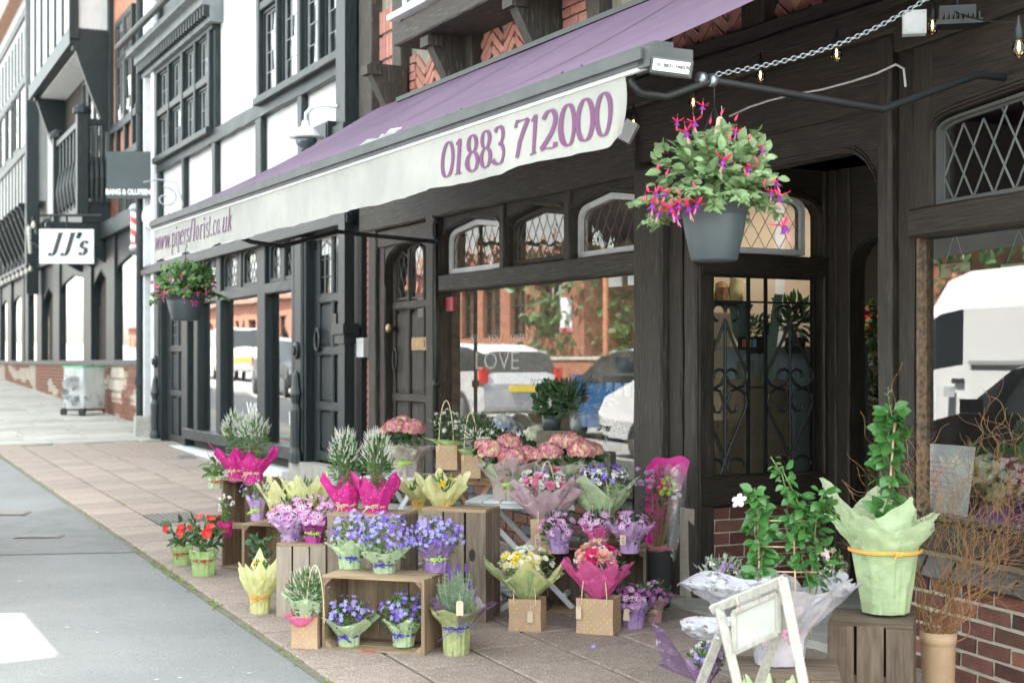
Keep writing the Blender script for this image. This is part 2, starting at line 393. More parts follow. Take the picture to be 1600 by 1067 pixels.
def herring(par,W,x0,x1,z0,z1,y,m,col=.15,first=0):
    "columns of bricks leaning left and right in turn"
    k=0; x=x0; n=0
    while x<x1-.02:
        w_=min(col,x1-x); z=z0-.06
        while z<z1+.06:
            L=w_*1.30; me=brick_mesh(L,.062,.03,m,rnd.randrange(3)); a=.72*(1 if (k+first)%2 else -1)
            link('brick',me,par,W@T(x+w_/2,y+rnd.uniform(-.002,.002),z)@RY(a)); n+=1
            z+=.098
        x+=w_; k+=1
    return n
# ---------------- lettering drawn with a broad nib (serif italics and numerals)
def _arc(cx,cz,rx,rz,a0,a1,n=14): return [(cx+rx*math.cos(R_(a0+(a1-a0)*i/n)),cz+rz*math.sin(R_(a0+(a1-a0)*i/n))) for i in range(n+1)]
def _sf(x,z,w=.1): return [(x-w,z),(x+w,z)]
GL={'0':(.52,[_arc(.26,.5,.2,.49,90,450,28)]),
'1':(.40,[[(.2,0),(.2,.98)],[(.2,.96),(.12,.88),(.06,.86)],_sf(.2,.01,.13)]),
'2':(.52,[_arc(.25,.72,.18,.26,165,0,12)+[(.41,.6),(.34,.42),(.2,.22),(.07,.04)],[(.07,.03),(.2,.055),(.36,.03),(.45,.05)],[(.45,.04),(.46,.16)]]),
'3':(.5,[_arc(.22,.76,.16,.22,150,-70,12)+[(.2,.54)],[(.2,.54)]+_arc(.2,.27,.21,.26,70,-150,14)]),
'7':(.5,[[(.05,.8),(.07,.96),(.25,.95),(.45,.96)],[(.45,.96),(.34,.7),(.24,.4),(.19,0)]]),
'8':(.52,[_arc(.26,.75,.15,.23,-90,270,20),_arc(.26,.26,.19,.26,90,450,20)]),
'w':(.66,[[(.05,.62),(.17,.02)],[(.17,.02),(.33,.6)],[(.31,.62),(.43,.02)],[(.43,.02),(.6,.62)],_sf(.06,.62,.06)]),
'.':(.2,[_arc(.09,.05,.03,.045,0,360,8)]),
'p':(.5,[[(.13,.62),(.13,-.3)],_arc(.26,.31,.16,.3,140,-140,16),_sf(.13,-.3,.08),[(.04,.58),(.13,.62)]]),
'i':(.26,[[(.13,.62),(.13,.02)],_sf(.13,.01,.07),_arc(.13,.83,.03,.04,0,360,8),[(.05,.58),(.13,.62)]]),
'e':(.45,[[(.07,.34),(.38,.36)]+_arc(.23,.36,.15,.26,0,180,10)+_arc(.23,.3,.17,.3,180,320,10)]),
'r':(.38,[[(.13,.62),(.13,.02)],_sf(.13,.01,.08),[(.13,.45),(.2,.58),(.3,.62),(.35,.56)]]),
's':(.38,[[(.32,.52)]+_arc(.19,.46,.12,.15,40,230,9)+[(.24,.28)]+_arc(.19,.16,.13,.16,60,-160,9)]),
'f':(.34,[[(.16,.0),(.16,.8)]+_arc(.27,.8,.11,.17,180,40,8),[(.05,.58),(.3,.58)],_sf(.16,.01,.08)]),
'l':(.26,[[(.13,.95),(.13,.02)],_sf(.13,.01,.07),[(.05,.9),(.13,.95)]]),
'o':(.48,[_arc(.23,.31,.17,.3,90,450,22)]),
't':(.32,[[(.14,.85),(.14,.12),(.2,.02),(.29,.06)],[(.04,.6),(.28,.6)]]),
'c':(.42,[_arc(.23,.31,.17,.3,40,320,18)]),
'u':(.52,[[(.12,.62),(.12,.2)]+_arc(.25,.18,.13,.18,180,330,8),[(.4,.62),(.4,.0)],[(.04,.58),(.12,.62)],[(.32,.58),(.4,.62)],[(.4,.02),(.47,.04)]]),
'k':(.5,[[(.12,.95),(.12,.02)],[(.12,.3),(.36,.6)],[(.2,.38),(.4,.02)],_sf(.12,.01,.07),_sf(.38,.6,.06)]),
'J':(.55,[[(.36,.98),(.33,.2)]+_arc(.2,.17,.13,.2,0,-150,9),_sf(.37,.98,.13)]),
"'":(.26,[[(.14,1.02),(.12,.9),(.08,.74)],[(.12,1.02),(.10,.9),(.08,.74)]]),' ':(.3,[])}
def calligraph(text,fn,h,sx=1.0,thick=.085,thin=.018,slant=.0,gap=.0,width=None):
    "fn(s,t) gives the 3D point of a lettering surface; returns a mesh builder"
    tot=sum(GL[c][0]+gap for c in text)
    if width: sx=width/(tot*h)
    b=mb(); x=0
    for c in text:
        wd,strokes=GL[c]
        for st in strokes:
            L=[];Rr=[]
            for i,(px_,pz) in enumerate(st):
                a=st[max(0,i-1)];d=st[min(len(st)-1,i+1)]; dx,dz=(d[0]-a[0]),(d[1]-a[1]); l=math.hypot(dx,dz) or 1
                wv=thin+(thick-thin)*abs(dz/l)**1.4
                if c in "08o": wv=thin+(thick-thin)*abs(dz/l)**2.2
                nx,nz=-dz/l*wv/2/max(.6,sx),dx/l*wv/2
                for lst,sg in ((L,1),(Rr,-1)):
                    X=px_+sg*nx; Z=pz+sg*nz
                    lst.append(fn((x+X+slant*Z)*h*sx,Z*h))
            n=len(st)
            b.add(L+Rr,[(i,i+1,n+i+1,n+i) for i in range(n-1)])
        x+=wd+gap
    return b
def text_mesh(s,size,mat_,parent,W,name='lettering',align='CENTER',sx=1,shear=0,bold=0,ext=.0008):
    cu=bpy.data.curves.new(name,'FONT'); cu.body=s; cu.size=size; cu.align_x=align; cu.align_y='CENTER'; cu.shear=shear; cu.offset=bold; cu.extrude=ext; cu.resolution_u=2
    cu.space_line=.9
    o=bpy.data.objects.new('_t',cu); C.objects.link(o); dg=bpy.context.evaluated_depsgraph_get()
    me=bpy.data.meshes.new_from_object(o.evaluated_get(dg)); bpy.data.objects.remove(o); bpy.data.curves.remove(cu)
    me.name=name; me.materials.clear(); me.materials.append(mat_)
    return link(name,me,parent,W@Matrix.Diagonal((sx,1,1,1))@RX(R_(90)))
# ---------------- frames of the street
M=Frame(1005,9.22,27.97)
LF=Frame(565,13.51,26.3)
RF=Frame(1570,6.32,19.3)
RW=Frame(1090,8.69,117.97)
FF=Frame(230,23.65,25.3)
U=M.u
# ---------------- ground
def sheet(name,x0,x1,y0,y1,nx,ny,m,dz=0,kind='structure'):
    b=mb(); b.grid(lambda s,t:(x0+(x1-x0)*s,y0+(y1-y0)*t,ground(y0+(y1-y0)*t)+dz),nx,ny); o=b.obj(name,m); o['kind']=kind; return o
ASPH=mat('asphalt',(.15,.155,.155),.93,(.20,.205,.203),.9,bump=.35,bscale=160,mix=(.3,.7),bdist=.004,speck=[((.27,.27,.26),120,.64),((.10,.10,.10),100,.65)])
ASPH2=mat('asphalt_patch',(.13,.132,.132),.93,(.17,.172,.172),5,bump=.4,bscale=160,bdist=.004)
sheet('road',-90,60,-60,160,2,2,ASPH)
# pavement frame: x along the kerb line, y towards the buildings, lying on the slope
PE=Vector((-.92,6.81,ground(6.81))); _x=Vector((math.sin(R_(26.2)),-math.cos(R_(26.2)),0)); _x.z=.025*_x.y; _x.normalize()
_n=Vector((0,-.025,1)).normalized(); _y=_n.cross(_x)
PW=Matrix(((_x.x,_y.x,_n.x,PE.x),(_x.y,_y.y,_n.y,PE.y),(_x.z,_y.z,_n.z,PE.z),(0,0,0,1)))
def onpave(p): 
    q=PW.inverted()@p; return q
SLABM=mat('pink_paving',(.21,.158,.132),.9,(.31,.25,.215),14,bump=.5,bscale=110,objr=.13,mix=(.3,.75),bdist=.004,detail=8,speck=[((.52,.47,.41),150,.62),((.12,.11,.09),130,.64)])
JOINT=mat('paving_joint',(.1,.1,.08),.95,(.16,.17,.1),8,bump=.4,bscale=80)
YORK=mat('york_stone',(.27,.265,.235),.9,(.38,.37,.33),6,bump=.4,bscale=60,objr=.14,bdist=.006)
b=mb(); b.box(-14.5,6.5,-.02,4.4,-.3,.004); pav=b.obj('pavement',JOINT,None,PW); pav['kind']='structure'
_sl=[]
for k in range(3):
    b=mb(); j=lambda:rnd.uniform(-.002,.002)
    x,y=.216,.207; c=.008
    v=[(-x,-y,.0),(x,-y,.0),(x,y,.0),(-x,y,.0)]; v+=[(a,b_,.012) for a,b_,_ in v]; v+=[(a*(1-c/x),b_*(1-c/y),.018+j()*.5) for a,b_,_ in v[:4]]
    b.add(v,[(0,1,5,4),(1,2,6,5),(2,3,7,6),(3,0,4,7),(4,5,9,8),(5,6,10,9),(6,7,11,10),(7,4,8,11),(8,9,10,11)]); SLG=b; _sl.append(b.me('paving_slab',SLABM))
rowW=.43; sl_l=[]
for r in range(0,9):
    x=-14.2+(.22 if r%2 else 0)+rnd.uniform(-.04,.04)
    while x<(3.2 if r<7 else 2.6):
        sl_l.append((x,.225+r*rowW)); x+=.447
sl_l.sort(key=lambda p:abs(p[0]+.4))
rest=mb()
for i,(x,y) in enumerate(sl_l):
    Wl=PW@T(x,y,.003+rnd.uniform(-.0015,.0015))@RZ(rnd.uniform(-.006,.006))@RY(rnd.uniform(-.003,.003))
    if i<298: link('paving_slab',rnd.choice(_sl),pav,Wl)
    else:
        for p_ in (0,): rest.merge(SLG,PW.inverted()@Wl)
o=rest.obj('far_paving_slabs',SLABM,pav,PW); o['kind']='stuff'
# iron cover among the slabs
g=G(275,812); q=onpave(g)
COVER=mat('cast_iron_cover',(.12,.11,.1),.6,(.18,.165,.15),20,bump=.6,bscale=60,metal=.3)
b=mb(); b.box(-.32,.32,-.22,.22,-.02,.024)
for i in range(9): b.box(-.3,.3,-.2+i*.047,-.18+i*.047,.024,.03)
o=b.obj('drain_cover',COVER,None,PW@T(q.x,q.y,0)); tag(o,'dark ribbed iron cover set in pink paving behind the red flowers','drain cover')
g=G(290,716); q=onpave(g)
b=mb(); b.box(-.2,.2,-.13,.13,-.02,.024); b.box(-.17,.17,-.1,.1,.024,.028)
o=b.obj('service_cover',GALV,None,PW@T(q.x,q.y,0)); tag(o,'small grey service cover in pink paving near the black shopfront corner','service cover')
# stone pavement of the far shops
b=mb(); x0=-14.52
b.box(-48,x0,-.35,3.9,-.3,.0); spv=b.obj('stone_pavement',JOINT,None,PW); spv['kind']='structure'
x=x0
while x>-46:
    wd=rnd.uniform(.7,1.1); y=-.33
    while y<3.8:
        l=rnd.uniform(.6,1.25); l=min(l,3.85-y)
        if l>.25:
            b=mb(); bx,by=wd/2-.012,l/2-.012
            b.add([(-bx,-by,0),(bx,-by,0),(bx,by,0),(-bx,by,0),(-bx+.01,-by+.01,.022),(bx-.01,-by+.01,.02),(bx-.01,by-.01,.023),(-bx+.01,by-.01,.021)],[(0,1,5,4),(1,2,6,5),(2,3,7,6),(3,0,4,7),(4,5,6,7)])
            b.obj('paving_slab',YORK,spv,PW@T(x-wd/2,y+l/2,rnd.uniform(0,.006)))
        y+=l
    x-=wd
# asphalt repair and iron covers on the left
pts=[(-40,797),(60,800),(118,790),(219,863),(-40,868)]
b=mb(); vs=[]
for px,py in pts:
    p=G(px,py); vs.append((p.x,p.y,p.z+.004))
b.add(vs,[tuple(range(len(vs)))]); o=b.obj('road_patch',ASPH2); o['kind']='structure'
for px,py,wd,dp,lab in ((62,839,.36,.2,'small rectangular iron cover in the darker asphalt patch'),(10,803,.4,.3,'iron cover at the left edge of the grey asphalt')):
    p=G(px,py); b=mb(); b.box(-wd/2,wd/2,-dp/2,dp/2,-.02,.009); b.box(-wd/2+.02,wd/2-.02,-dp/2+.02,dp/2-.02,.009,.013)
    o=b.obj('iron_cover',COVER,None,T(p)@RZ(R_(4))); tag(o,lab,'iron cover')
# moss in joints and along the kerb line
MOSS=mat('moss',(.1,.14,.03),.95,(.2,.26,.06),20,isl=.3)
b=mb()
for i in range(1500):
    if i<800:
        x=rnd.choice([rnd.uniform(-14,1.2),rnd.gauss(-2.3,1.2)]); y=rnd.gauss(0,.022) if rnd.random()<.8 else rnd.gauss(.03,.05)
        if mnoise.noise(Vector((x*1.6,0,3)))<-.05: continue
    else:
        r=rnd.randrange(1,5); x=rnd.uniform(-12,-3); y=.02+r*rowW+rnd.gauss(0,.008)
        if mnoise.noise(Vector((x*.9,r*7,3)))<.12: continue
    z=.006 if y<0 else .016; s=rnd.uniform(.004,.012); a=rnd.uniform(0,6.28)
    b.add([(x+s*math.cos(a),y+s*math.sin(a),z),(x+s*math.cos(a+2.1),y+s*math.sin(a+2.1),z),(x+s*math.cos(a+4.2),y+s*math.sin(a+4.2),z),(x,y,z+s*.8)],[(0,1,3),(1,2,3),(2,0,3)])
o=b.obj('moss',MOSS,None,PW); tag(o,'green moss growing along the pavement edge and in paving joints','moss'); o['kind']='stuff'
# pale chewing gum marks and grit on the asphalt
b=mb()
for i in range(34):
    p=G(rnd.uniform(-20,420),rnd.uniform(740,1066)); q=onpave(p)
    if q.y>-.03: continue
    s=rnd.uniform(.004,.013); n=7; b.add([(p.x+s*math.cos(k*.9)*rnd.uniform(.7,1.3),p.y+s*math.sin(k*.9)*rnd.uniform(.7,1.3),p.z+.003) for k in range(n)],[tuple(range(n))])
o=b.obj('gum_marks',mat('gum',(.42,.43,.42),.9)); tag(o,'pale flattened gum spots scattered on the grey asphalt','gum marks'); o['kind']='stuff'

# ================= the florist's timber and brick building
SH=thing('timber_shop_building','dark oak framed florist building with leaded windows, brick panels and recessed entrance','building',M.W)
uL=U(566); uP=U(1385); uQ=U(1432)
def zM(px,py,v=0): return M.z(px,py,v)
# shell
b=mb()
b.box(uL,6.5,.06,.3,3.0,6.5); b.box(uL,uL+.12,.06,5,-.6,6.5)
b.box(U(690),U(1003),.05,.3,-.6,.62)
b.obj('wall',MORTD,SH,M.W)
b=mb(); b.box(uL,-.78,.06,5,6.5,10.2); b.box(1.48,6.5,.06,.3,6.5,10.2); b.box(2.8,6.5,.3,5,6.5,10.2); b.obj('unseen_gable_wall',WHITE,SH,M.W)  # unseen upper walls, heights and gap shaped to let a sun patch through
b=mb(); b.add([(-.78,-.1,6.48),(1.48,-.1,6.48),(1.48,5,10),(-.78,5,10)],[(0,1,2,3)]); b.add([(uL,0,10.2),(-.78,0,10.2),(-.78,5,12),(uL,5,12)],[(0,1,2,3)]); b.add([(1.75,0,10.2),(6.5,0,10.2),(6.5,5,12),(1.75,5,12)],[(0,1,2,3)]); b.obj('roof',mat('roof_tile',(.3,.12,.07),.9,(.4,.18,.1),12),SH,M.W)  # unseen roof, kept low in the middle so sun reaches the road
# interior
INT=thing('shop_interior_room','cream walled shop room behind the leaded windows of the florist','room',M.W)
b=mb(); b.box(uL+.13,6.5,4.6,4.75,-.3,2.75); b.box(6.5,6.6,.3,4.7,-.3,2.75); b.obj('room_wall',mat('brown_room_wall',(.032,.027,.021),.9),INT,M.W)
b=mb(); b.box(uL+.13,6.5,.3,4.6,2.72,2.8); b.obj('ceiling',mat('dull_ceiling',(.22,.19,.15),.9),INT,M.W)
b=mb(); b.box(uL+.13,6.5,.3,4.6,-.3,-.0); b.obj('floorboards',mat('floor_wood',(.12,.08,.05),.6,(.2,.13,.08),6),INT,M.W)
# --- beams of the front
z1=zM(850,307)   # underside of the great beam
htim(SH,M,uL+.1,U(1003)+.02,z1,z1+.40,-.07,.12,WOODGH,'beam',.004,.015)
htim(SH,M,U(1003)-.06,uP+.02,2.78,z1+.44,-.05,.12,WOODH,'beam',.004,.015)
htim(SH,M,uL+.1,uQ+.5,z1+.42,z1+.60,-.13,.1,WOODH,'beam',.004,.015)
htim(SH,M,uL+.1,uQ+.5,z1+.61,z1+.70,-.09,.1,WOODH,'rail',.003,.01)
z3=z1+.70
# brick panels under the jetty
JZ=M.z(622,72,-.38)
posts=[(568,588),(620,634),(722,745),(846,872),(925,945)]
rights=[(1168,1203),(1330,1365)]
for a,b_ in posts: vtim(SH,M,U(a),U(b_),z3 if a>640 else z1+.5,6.3,-.05,.08,WOODG,'post')
for a,b_ in rights: vtim(SH,M,U(a),U(b_),z3,4.4,-.05,.08,WOODV,'post')
vtim(SH,M,U(1022),U(1040),z3,4.4,-.05,.08,WOODV,'post')
n=0
n+=herring(SH,M.W,U(745),U(846),z3+.25,JZ,.035,BRICKO,.19)
n+=herring(SH,M.W,U(634)+.14,U(722),z3+.25,JZ,.035,BRICKO,.19,1)
n+=herring(SH,M.W,U(1040),U(1168),z3,JZ-.25,.035,BRICKO,.15)
n+=herring(SH,M.W,U(1203),U(1330),z3,JZ-.25,.035,BRICKO,.15,1)
n+=bricks(SH,M.W,U(588),U(620),z1+.8,4.02,BRICKO,.03)
# tall soldier bricks above
x=U(588)+.03
while x<U(620)-.02:
    for zz in (4.15,4.39,4.63): link('brick',brick_mesh(.06,.21,.03,BRICKO,0),SH,M.W@T(x,.03,zz)); n+=1
    x+=.078
n+=bricks(SH,M.W,U(634),U(634)+.14,z3+.25,4.2,BRICKO,.03)
n+=bricks(SH,M.W,U(872),U(925),z3+.5,4.7,BRICKO,.03)
# jetty bay with brackets and a leaded window
vj=-.38; ja,jb=M.u(622,vj),M.u(905,vj)
htim(SH,M,ja,jb,JZ-.01,JZ+.17,vj-.04,.05,WOODGH,'jetty_beam')
b=mb(); b.box(ja,jb,vj,.05,JZ+.17,JZ+.19); b.obj('soffit_board',WOODGH,SH,M.W)
htim(SH,M,ja-.03,jb,JZ+.2,JZ+.25,vj-.09,vj+.05,WPAINT,'window_sill',.002,.006)
def bracket(par,F,u,w_,z0,z1,v,m,name='bracket'):
    b=mb(); n=10; pts=[(0,z1),(v,z1),(v,z1-.08)]
    for i in range(n+1):
        t=i/n*math.pi/2; pts.append((v+.02-(v+.06)*(.45*math.sin(t)+.55*(1-math.cos(t))),(z1-.1)-(z1-.1-z0)*(.45*(1-math.cos(t))+.55*math.sin(t))))
    pts.append((0,z0)); q=[(p[0],p[1]) for p in pts]
    vs=[(u,y,z) for y,z in q]+[(u+w_,y,z) for y,z in q]; n=len(q)
    b.add(vs,[tuple(range(n)),tuple(range(2*n-1,n-1,-1))]+[(i,i+n,(i+1)%n+n,(i+1)%n) for i in range(n)])
    b.box(u-.02,u+w_+.02,v-.03,v+.1,z1-.1,z1-.02)
    return b.obj(name,m,par,F.W)
for px in (636,735,872): bracket(SH,M,U(px)-.1,.11,JZ-.62,JZ-.012,-.36,WOODG)
wx=[ja+.12,ja+.62,ja+1.12,ja+1.62,ja+2.12]
for i in range(4):
    poly=[(wx[i]+.05,JZ+.3),(wx[i+1],JZ+.3),(wx[i+1],JZ+1.2),(wx[i]+.05,JZ+1.2)]
    b=mb(); b.ring(poly,grow(poly,.035),vj-.02,vj+.04); fr=b.obj('window',WPAINT,SH,M.W)
    leaded(fr,M.W,poly,.11,.17,vj+.01,GLASSB,kind='d')
b=mb(); b.box(ja+.03,ja+.12,vj,.05,JZ+.2,6.3); b.box(jb-.5,jb,vj,.05,JZ+.2,6.3); b.box(ja,jb,vj,.05,JZ+1.25,6.3); b.obj('bay_wall',WOODG,SH,M.W)
# --- three arched leaded lights over the shop window
zt=zM(850,411); zb=zM(850,441)
ul,ur=U(690),U(1003)
htim(SH,M,ul,ur+.01,zb,zt,-.05,.1,WOODGH,'transom_beam',.004,.012)
mull=[ul+.02,U(787),U(889),ur]
for i in range(3):
    a,c=mull[i]+(.04 if i else .02),mull[i+1]-(.04 if i<2 else .0)
    zs=zt+.27; za=z1-.05
    spandrel(SH,M,a-.01,c+.01,zs,za,z1+.01,.0,.09,WOODGH)
    if i<2: vtim(SH,M,c,c+.08,zt,z1,-.025,.08,WOODG,'mullion')
    poly=arch_poly(a+.05,c-.05,zt+.05,zs-.02,za-.05)
    m_=WPAINT if i!=1 else WOODGH
    b=mb(); b.ring(poly,grow(poly,.042 if i!=1 else .03),.045,.10); fr=b.obj('window',m_,SH,M.W,label=('white painted arched leaded light' if i!=1 else None))
    leaded(fr,M.W,poly,.115,.19,.075,GLASSL)
# big shop window
zg0=.70
b=mb(); b.add([(ul+.02,.05,zg0),(ur,.05,zg0),(ur,.05,zb),(ul+.02,.05,zb)],[(0,1,2,3)]); gl_=b.obj('shop_window',GLASSW,SH,M.W)
htim(SH,M,ul,ur,.60,.70,-.07,.12,WOODGH,'window_sill')
n+=bricks(SH,M.W,ul,ur,.02,.59,None,.02,mats=[BRICKD,BRICKD,BRICKB],H=.078)
vtim(SH,M,ur,U(1047),-.1,z1+.02,-.07,.12,WOODG,'post',.005,.015)
vtim(SH,M,U(1047)+.005,U(1068),-.1,2.8,-.02,.12,WOODV,'post',.004,.012)
vtim(SH,M,U(1068)+.005,U(1092),-.1,2.8,.0,.12,WOODV,'post',.004,.012)
# --- old plank door on the left of the window
d0,d1=U(603),U(678); dz0=zM(640,793); dzt=zM(640,369)
vtim(SH,M,U(583),U(594),-.1,z1+.02,-.05,.1,WOODG,'door_jamb'); vtim(SH,M,U(594)+.004,U(602),-.1,z1-.1,-.01,.1,WOODG,'door_jamb')
vtim(SH,M,U(678),U(690),-.1,z1+.02,-.08,.1,WOODG,'post')
htim(SH,M,U(583),U(680),z1-.16,z1-.01,-.03,.1,WOODGH,'lintel')
spandrel(SH,M,d0-.01,d1+.01,dzt-.42,dzt,z1-.15,.0,.1,WOODGH,'door_head')
b=mb(); b.box(d0-.03,d1+.03,.11,.15,dz0,z1-.1); dr=b.obj('door',WOODG,SH,M.W)
wd=(d1-d0); 
for i in range(3):
    a=d0+.05+i*(wd-.06)/3; c=a+(wd-.06)/3-.05
    for zA,zB in ((dz0+.12,dz0+.92),(dz0+1.0,dz0+1.72)):
        b=mb(); b.box(a,c,.095,.11,zA,zB); b.box(a+.02,c-.02,.085,.096,zA+.03,zB-.03); b.obj('door_panel',WOODG,dr,M.W)
    poly=arch_poly(a+.01,c-.01,dz0+1.86,dzt-.28+(.05 if i==1 else 0),dzt-.12+(.05 if i==1 else 0))
    b=mb(); b.ring(poly,grow(poly,.02),.085,.11); b.obj('light_frame',WOODG,dr,M.W)
    leaded(dr,M.W,poly,.12,.22,.10,GLASSB)
for i in range(4):
    a=d0+.0+i*(wd-.06)/3
    b=mb(); b.timber((a+.025,.09,dz0),(a+.025,.09,dzt-.1),.045,.05,.012,.002); b.obj('door_stile',WOODG,dr,M.W)
for zz in (dz0+.05,dz0+.96,dz0+1.79): b=mb(); b.timber((d0,.088,zz),(d1,.088,zz),.075,.052,.014,.002); b.obj('door_rail',WOODGH,dr,M.W)
BRASS=mat('old_brass',(.35,.26,.14),.35,(.22,.17,.1),20,metal=.8)
b=mb(); cz=zM(607,513); b.lathe([(.02,0),(.02,.03),(.04,.05),(.045,.07),(.03,.09),(.0,.095)],12); b.xf(T(U(607),.07,cz)@RX(R_(90))); b.obj('door_knob',BRASS,dr,M.W,True)
b=mb(); cz=zM(610,562); b.tube([(U(610)+.045*math.sin(t),.045,cz+.1*math.cos(t)) for t in [i*math.pi/8 for i in range(16)]],.011,6,closed=True); b.obj('ring_handle',BLKMET,dr,M.W,True)
b=mb(); b.box(U(633),U(656),.062,.08,zM(644,547),zM(644,527)); b.box(U(636),U(653),.056,.064,zM(644,543),zM(644,531)); b.obj('letter_plate',BRASS,dr,M.W)
b=mb(); b.box(U(640),U(654),.078,.083,zM(646,496),zM(646,464)); st=b.obj('sticker',mat('dark_sticker',(.03,.03,.03),.4),dr,M.W)
b=mb(); b.lathe([(.03,0),(.001,.001)],12); b.xf(T(U(645),.076,zM(646,474))@RX(R_(90))); b.obj('sticker_mark',WPAINT,dr,M.W)
b=mb(); b.box(d0-.15,d1+.1,-.15,.15,-.3,dz0-.01); b.obj('door_step',YORK,SH,M.W)
# brick strip next to the corner
b=mb()
for i in range(62):
    z=.1+i*.075
    if z<4.9: b.box(U(571),U(582)-.005,.015,.06,z,z+.063)
o=b.obj('brick_strip',BRICKO,SH,M.W); o['kind']='stuff'
# key box by the door
kb=mb(); kb.box(U(566),U(577),-.06,-.005,M.z(571,558),M.z(571,528)); kb.box(U(567),U(575),-.066,-.058,M.z(571,535),M.z(571,531))
o=kb.obj('key_box',mat('grey_plastic',(.5,.52,.52),.5),None,M.W); tag(o,'small grey door entry box on the wall beside the old brown door','entry box')
# --- entrance: arch, recess, return wall
ue=U(1092)
spandrel(SH,M,ue,uP+.02,2.08,2.60,2.80,-.02,.10,WOODH,'entrance_arch',A=ARCHR)
vtim(SH,M,uP,U(1407),-.1,3.45,-.07,.14,WOODV,'post',.005,.016)
vtim(SH,M,U(1407)+.004,uQ,-.1,3.45,-.03,.14,WOODV,'post',.005,.016)
b=mb(); b.box(ue,4.0,.1,1.4,2.72,2.80); b.obj('recess_ceiling',WOODH,SH,M.W)
def zR(px,py,v=0): return RW.z(px,py,v)
def uR(px,v=0): return RW.u(px,v)
wl,wr=uR(1096),uR(1283); zA,zB=zR(1190,741),zR(1190,432)
rend=uR(1292)
htim(SH,RW,.02,rend,zR(1190,786),zA,-.03,.12,WOODH,'rail'); htim(SH,RW,.02,rend,zB,zR(1190,398),-.03,.12,WOODH,'transom_beam')
vtim(SH,RW,wr,rend,-.1,2.75,-.03,.12,WOODV,'post'); vtim(SH,RW,-.02,wl,-.1,2.75,-.01,.12,WOODV,'post')
n+=bricks(SH,RW.W,.02,rend-.01,-.02,zR(1190,786)-.01,BRICKD,.0,H=.079)
b=mb(); b.box(-.02,rend,.009,.2,-.3,zR(1190,786)-.015); b.obj('wall',MORT,SH,RW.W)
b=mb(); b.add([(wl,.06,zA),(wr,.06,zA),(wr,.06,zB),(wl,.06,zB)],[(0,1,2,3)]); b.obj('side_window',GLASSD,SH,RW.W)
za0,za1=zR(1190,395),zR(1190,300)
spandrel(SH,RW,wl,wr,za0+.2,za1+.03,2.75,.0,.1,WOODH)
poly=arch_poly(wl+.04,uR(1256),za0+.03,za0+.27,za1-.02)
b=mb(); b.ring(poly,grow(poly,.035),.03,.09); fr=b.obj('window',WPAINT,SH,RW.W,label='white painted arched leaded light in the entrance')
leaded(fr,RW.W,poly,.11,.17,.06,GLASSD)
# wrought iron grille, one object with its scrolls as parts
GR=thing('window_grille','black wrought iron scroll grille over the entrance side window','grille',RW.W)
b=mb(); gy=-.0; r=.0098
gz=lambda y:zR(1190,y)
for X in (1096.5,1168.5,1195.5,1272): b.box(uR(X)-.010,uR(X)+.010,gy-.012,gy+.004,gz(741),gz(432))
for y in (434,472.5,740): b.box(uR(1096),uR(1272),gy-.014,gy+.006,gz(y)-.006,gz(y)+.006)
b.box(uR(1169),uR(1195),gy-.012,gy+.004,gz(605)-.005,gz(605)+.005)
b.obj('frame',BLKMET,GR,RW.W)
def scroll(cx,cy,sx,flip,rad=11):
    pts=[]
    for i in range(15):
        a=R_(-50+i*19); rr=rad*(1-.012*i); pts.append((cx+sx*(rr*math.cos(a)),cy-flip*rr*math.sin(a)))
    return pts
def pxtube(pts,rr=r): 
    m_=mb(); m_.tube([(uR(x),gy-.004,gz(y)) for x,y in pts],rr,6); return m_
for xa,xb in ((1098,1167),(1197,1270)):
    xm=(xa+xb)/2; hw=(xb-xa)/2
    for sg in (-1,1):
        # upper heart shape: from the curl at the top centre down to a bulge at the side and back to the middle
        top=[(xm+sg*(hw*.30+ (hw*.30)*math.cos(R_(a))),490-13*math.sin(R_(a))) for a in range(-80,200,20)]
        body=[(xm,500),(xm+sg*hw*.30,530),(xm+sg*hw*.72,562),(xm+sg*hw*.98,582),(xm+sg*hw*.98,592),(xm+sg*hw*.8,602),(xm+sg*hw*.5,606),(xm+sg*hw*.2,600),(xm,585)]
        pxtube(top).obj('scroll',BLKMET,GR,RW.W); pxtube(body).obj('scroll',BLKMET,GR,RW.W)
        c2=[(xm+sg*(hw*.27+(hw*.27)*math.cos(R_(a))),588-11*math.sin(R_(a))) for a in range(0,200,20)]
        pxtube([(xm+sg*hw*.54,592)]+c2).obj('scroll',BLKMET,GR,RW.W)
        low=[(xm+sg*hw*.55,632),(xm+sg*hw*.48,642),(xm+sg*hw*.25,643),(xm+sg*hw*.05,630),(xm+sg*hw*.25,610),(xm+sg*hw*.6,603+4),(xm+sg*hw*.9,615),(xm+sg*hw*.98,630),(xm+sg*hw*.8,650),(xm+sg*hw*.35,685),(xm,715)]
        pxtube(low).obj('scroll',BLKMET,GR,RW.W)
        bt=[(xm,712)]+[(xm+sg*(hw*.5-(hw*.4)*math.cos(R_(a))),728-14*math.sin(R_(a))) for a in range(-40,200,20)]
        pxtube(bt).obj('scroll',BLKMET,GR,RW.W)
    pxtube([(xm,500),(xm,725)]).obj('bar',BLKMET,GR,RW.W)
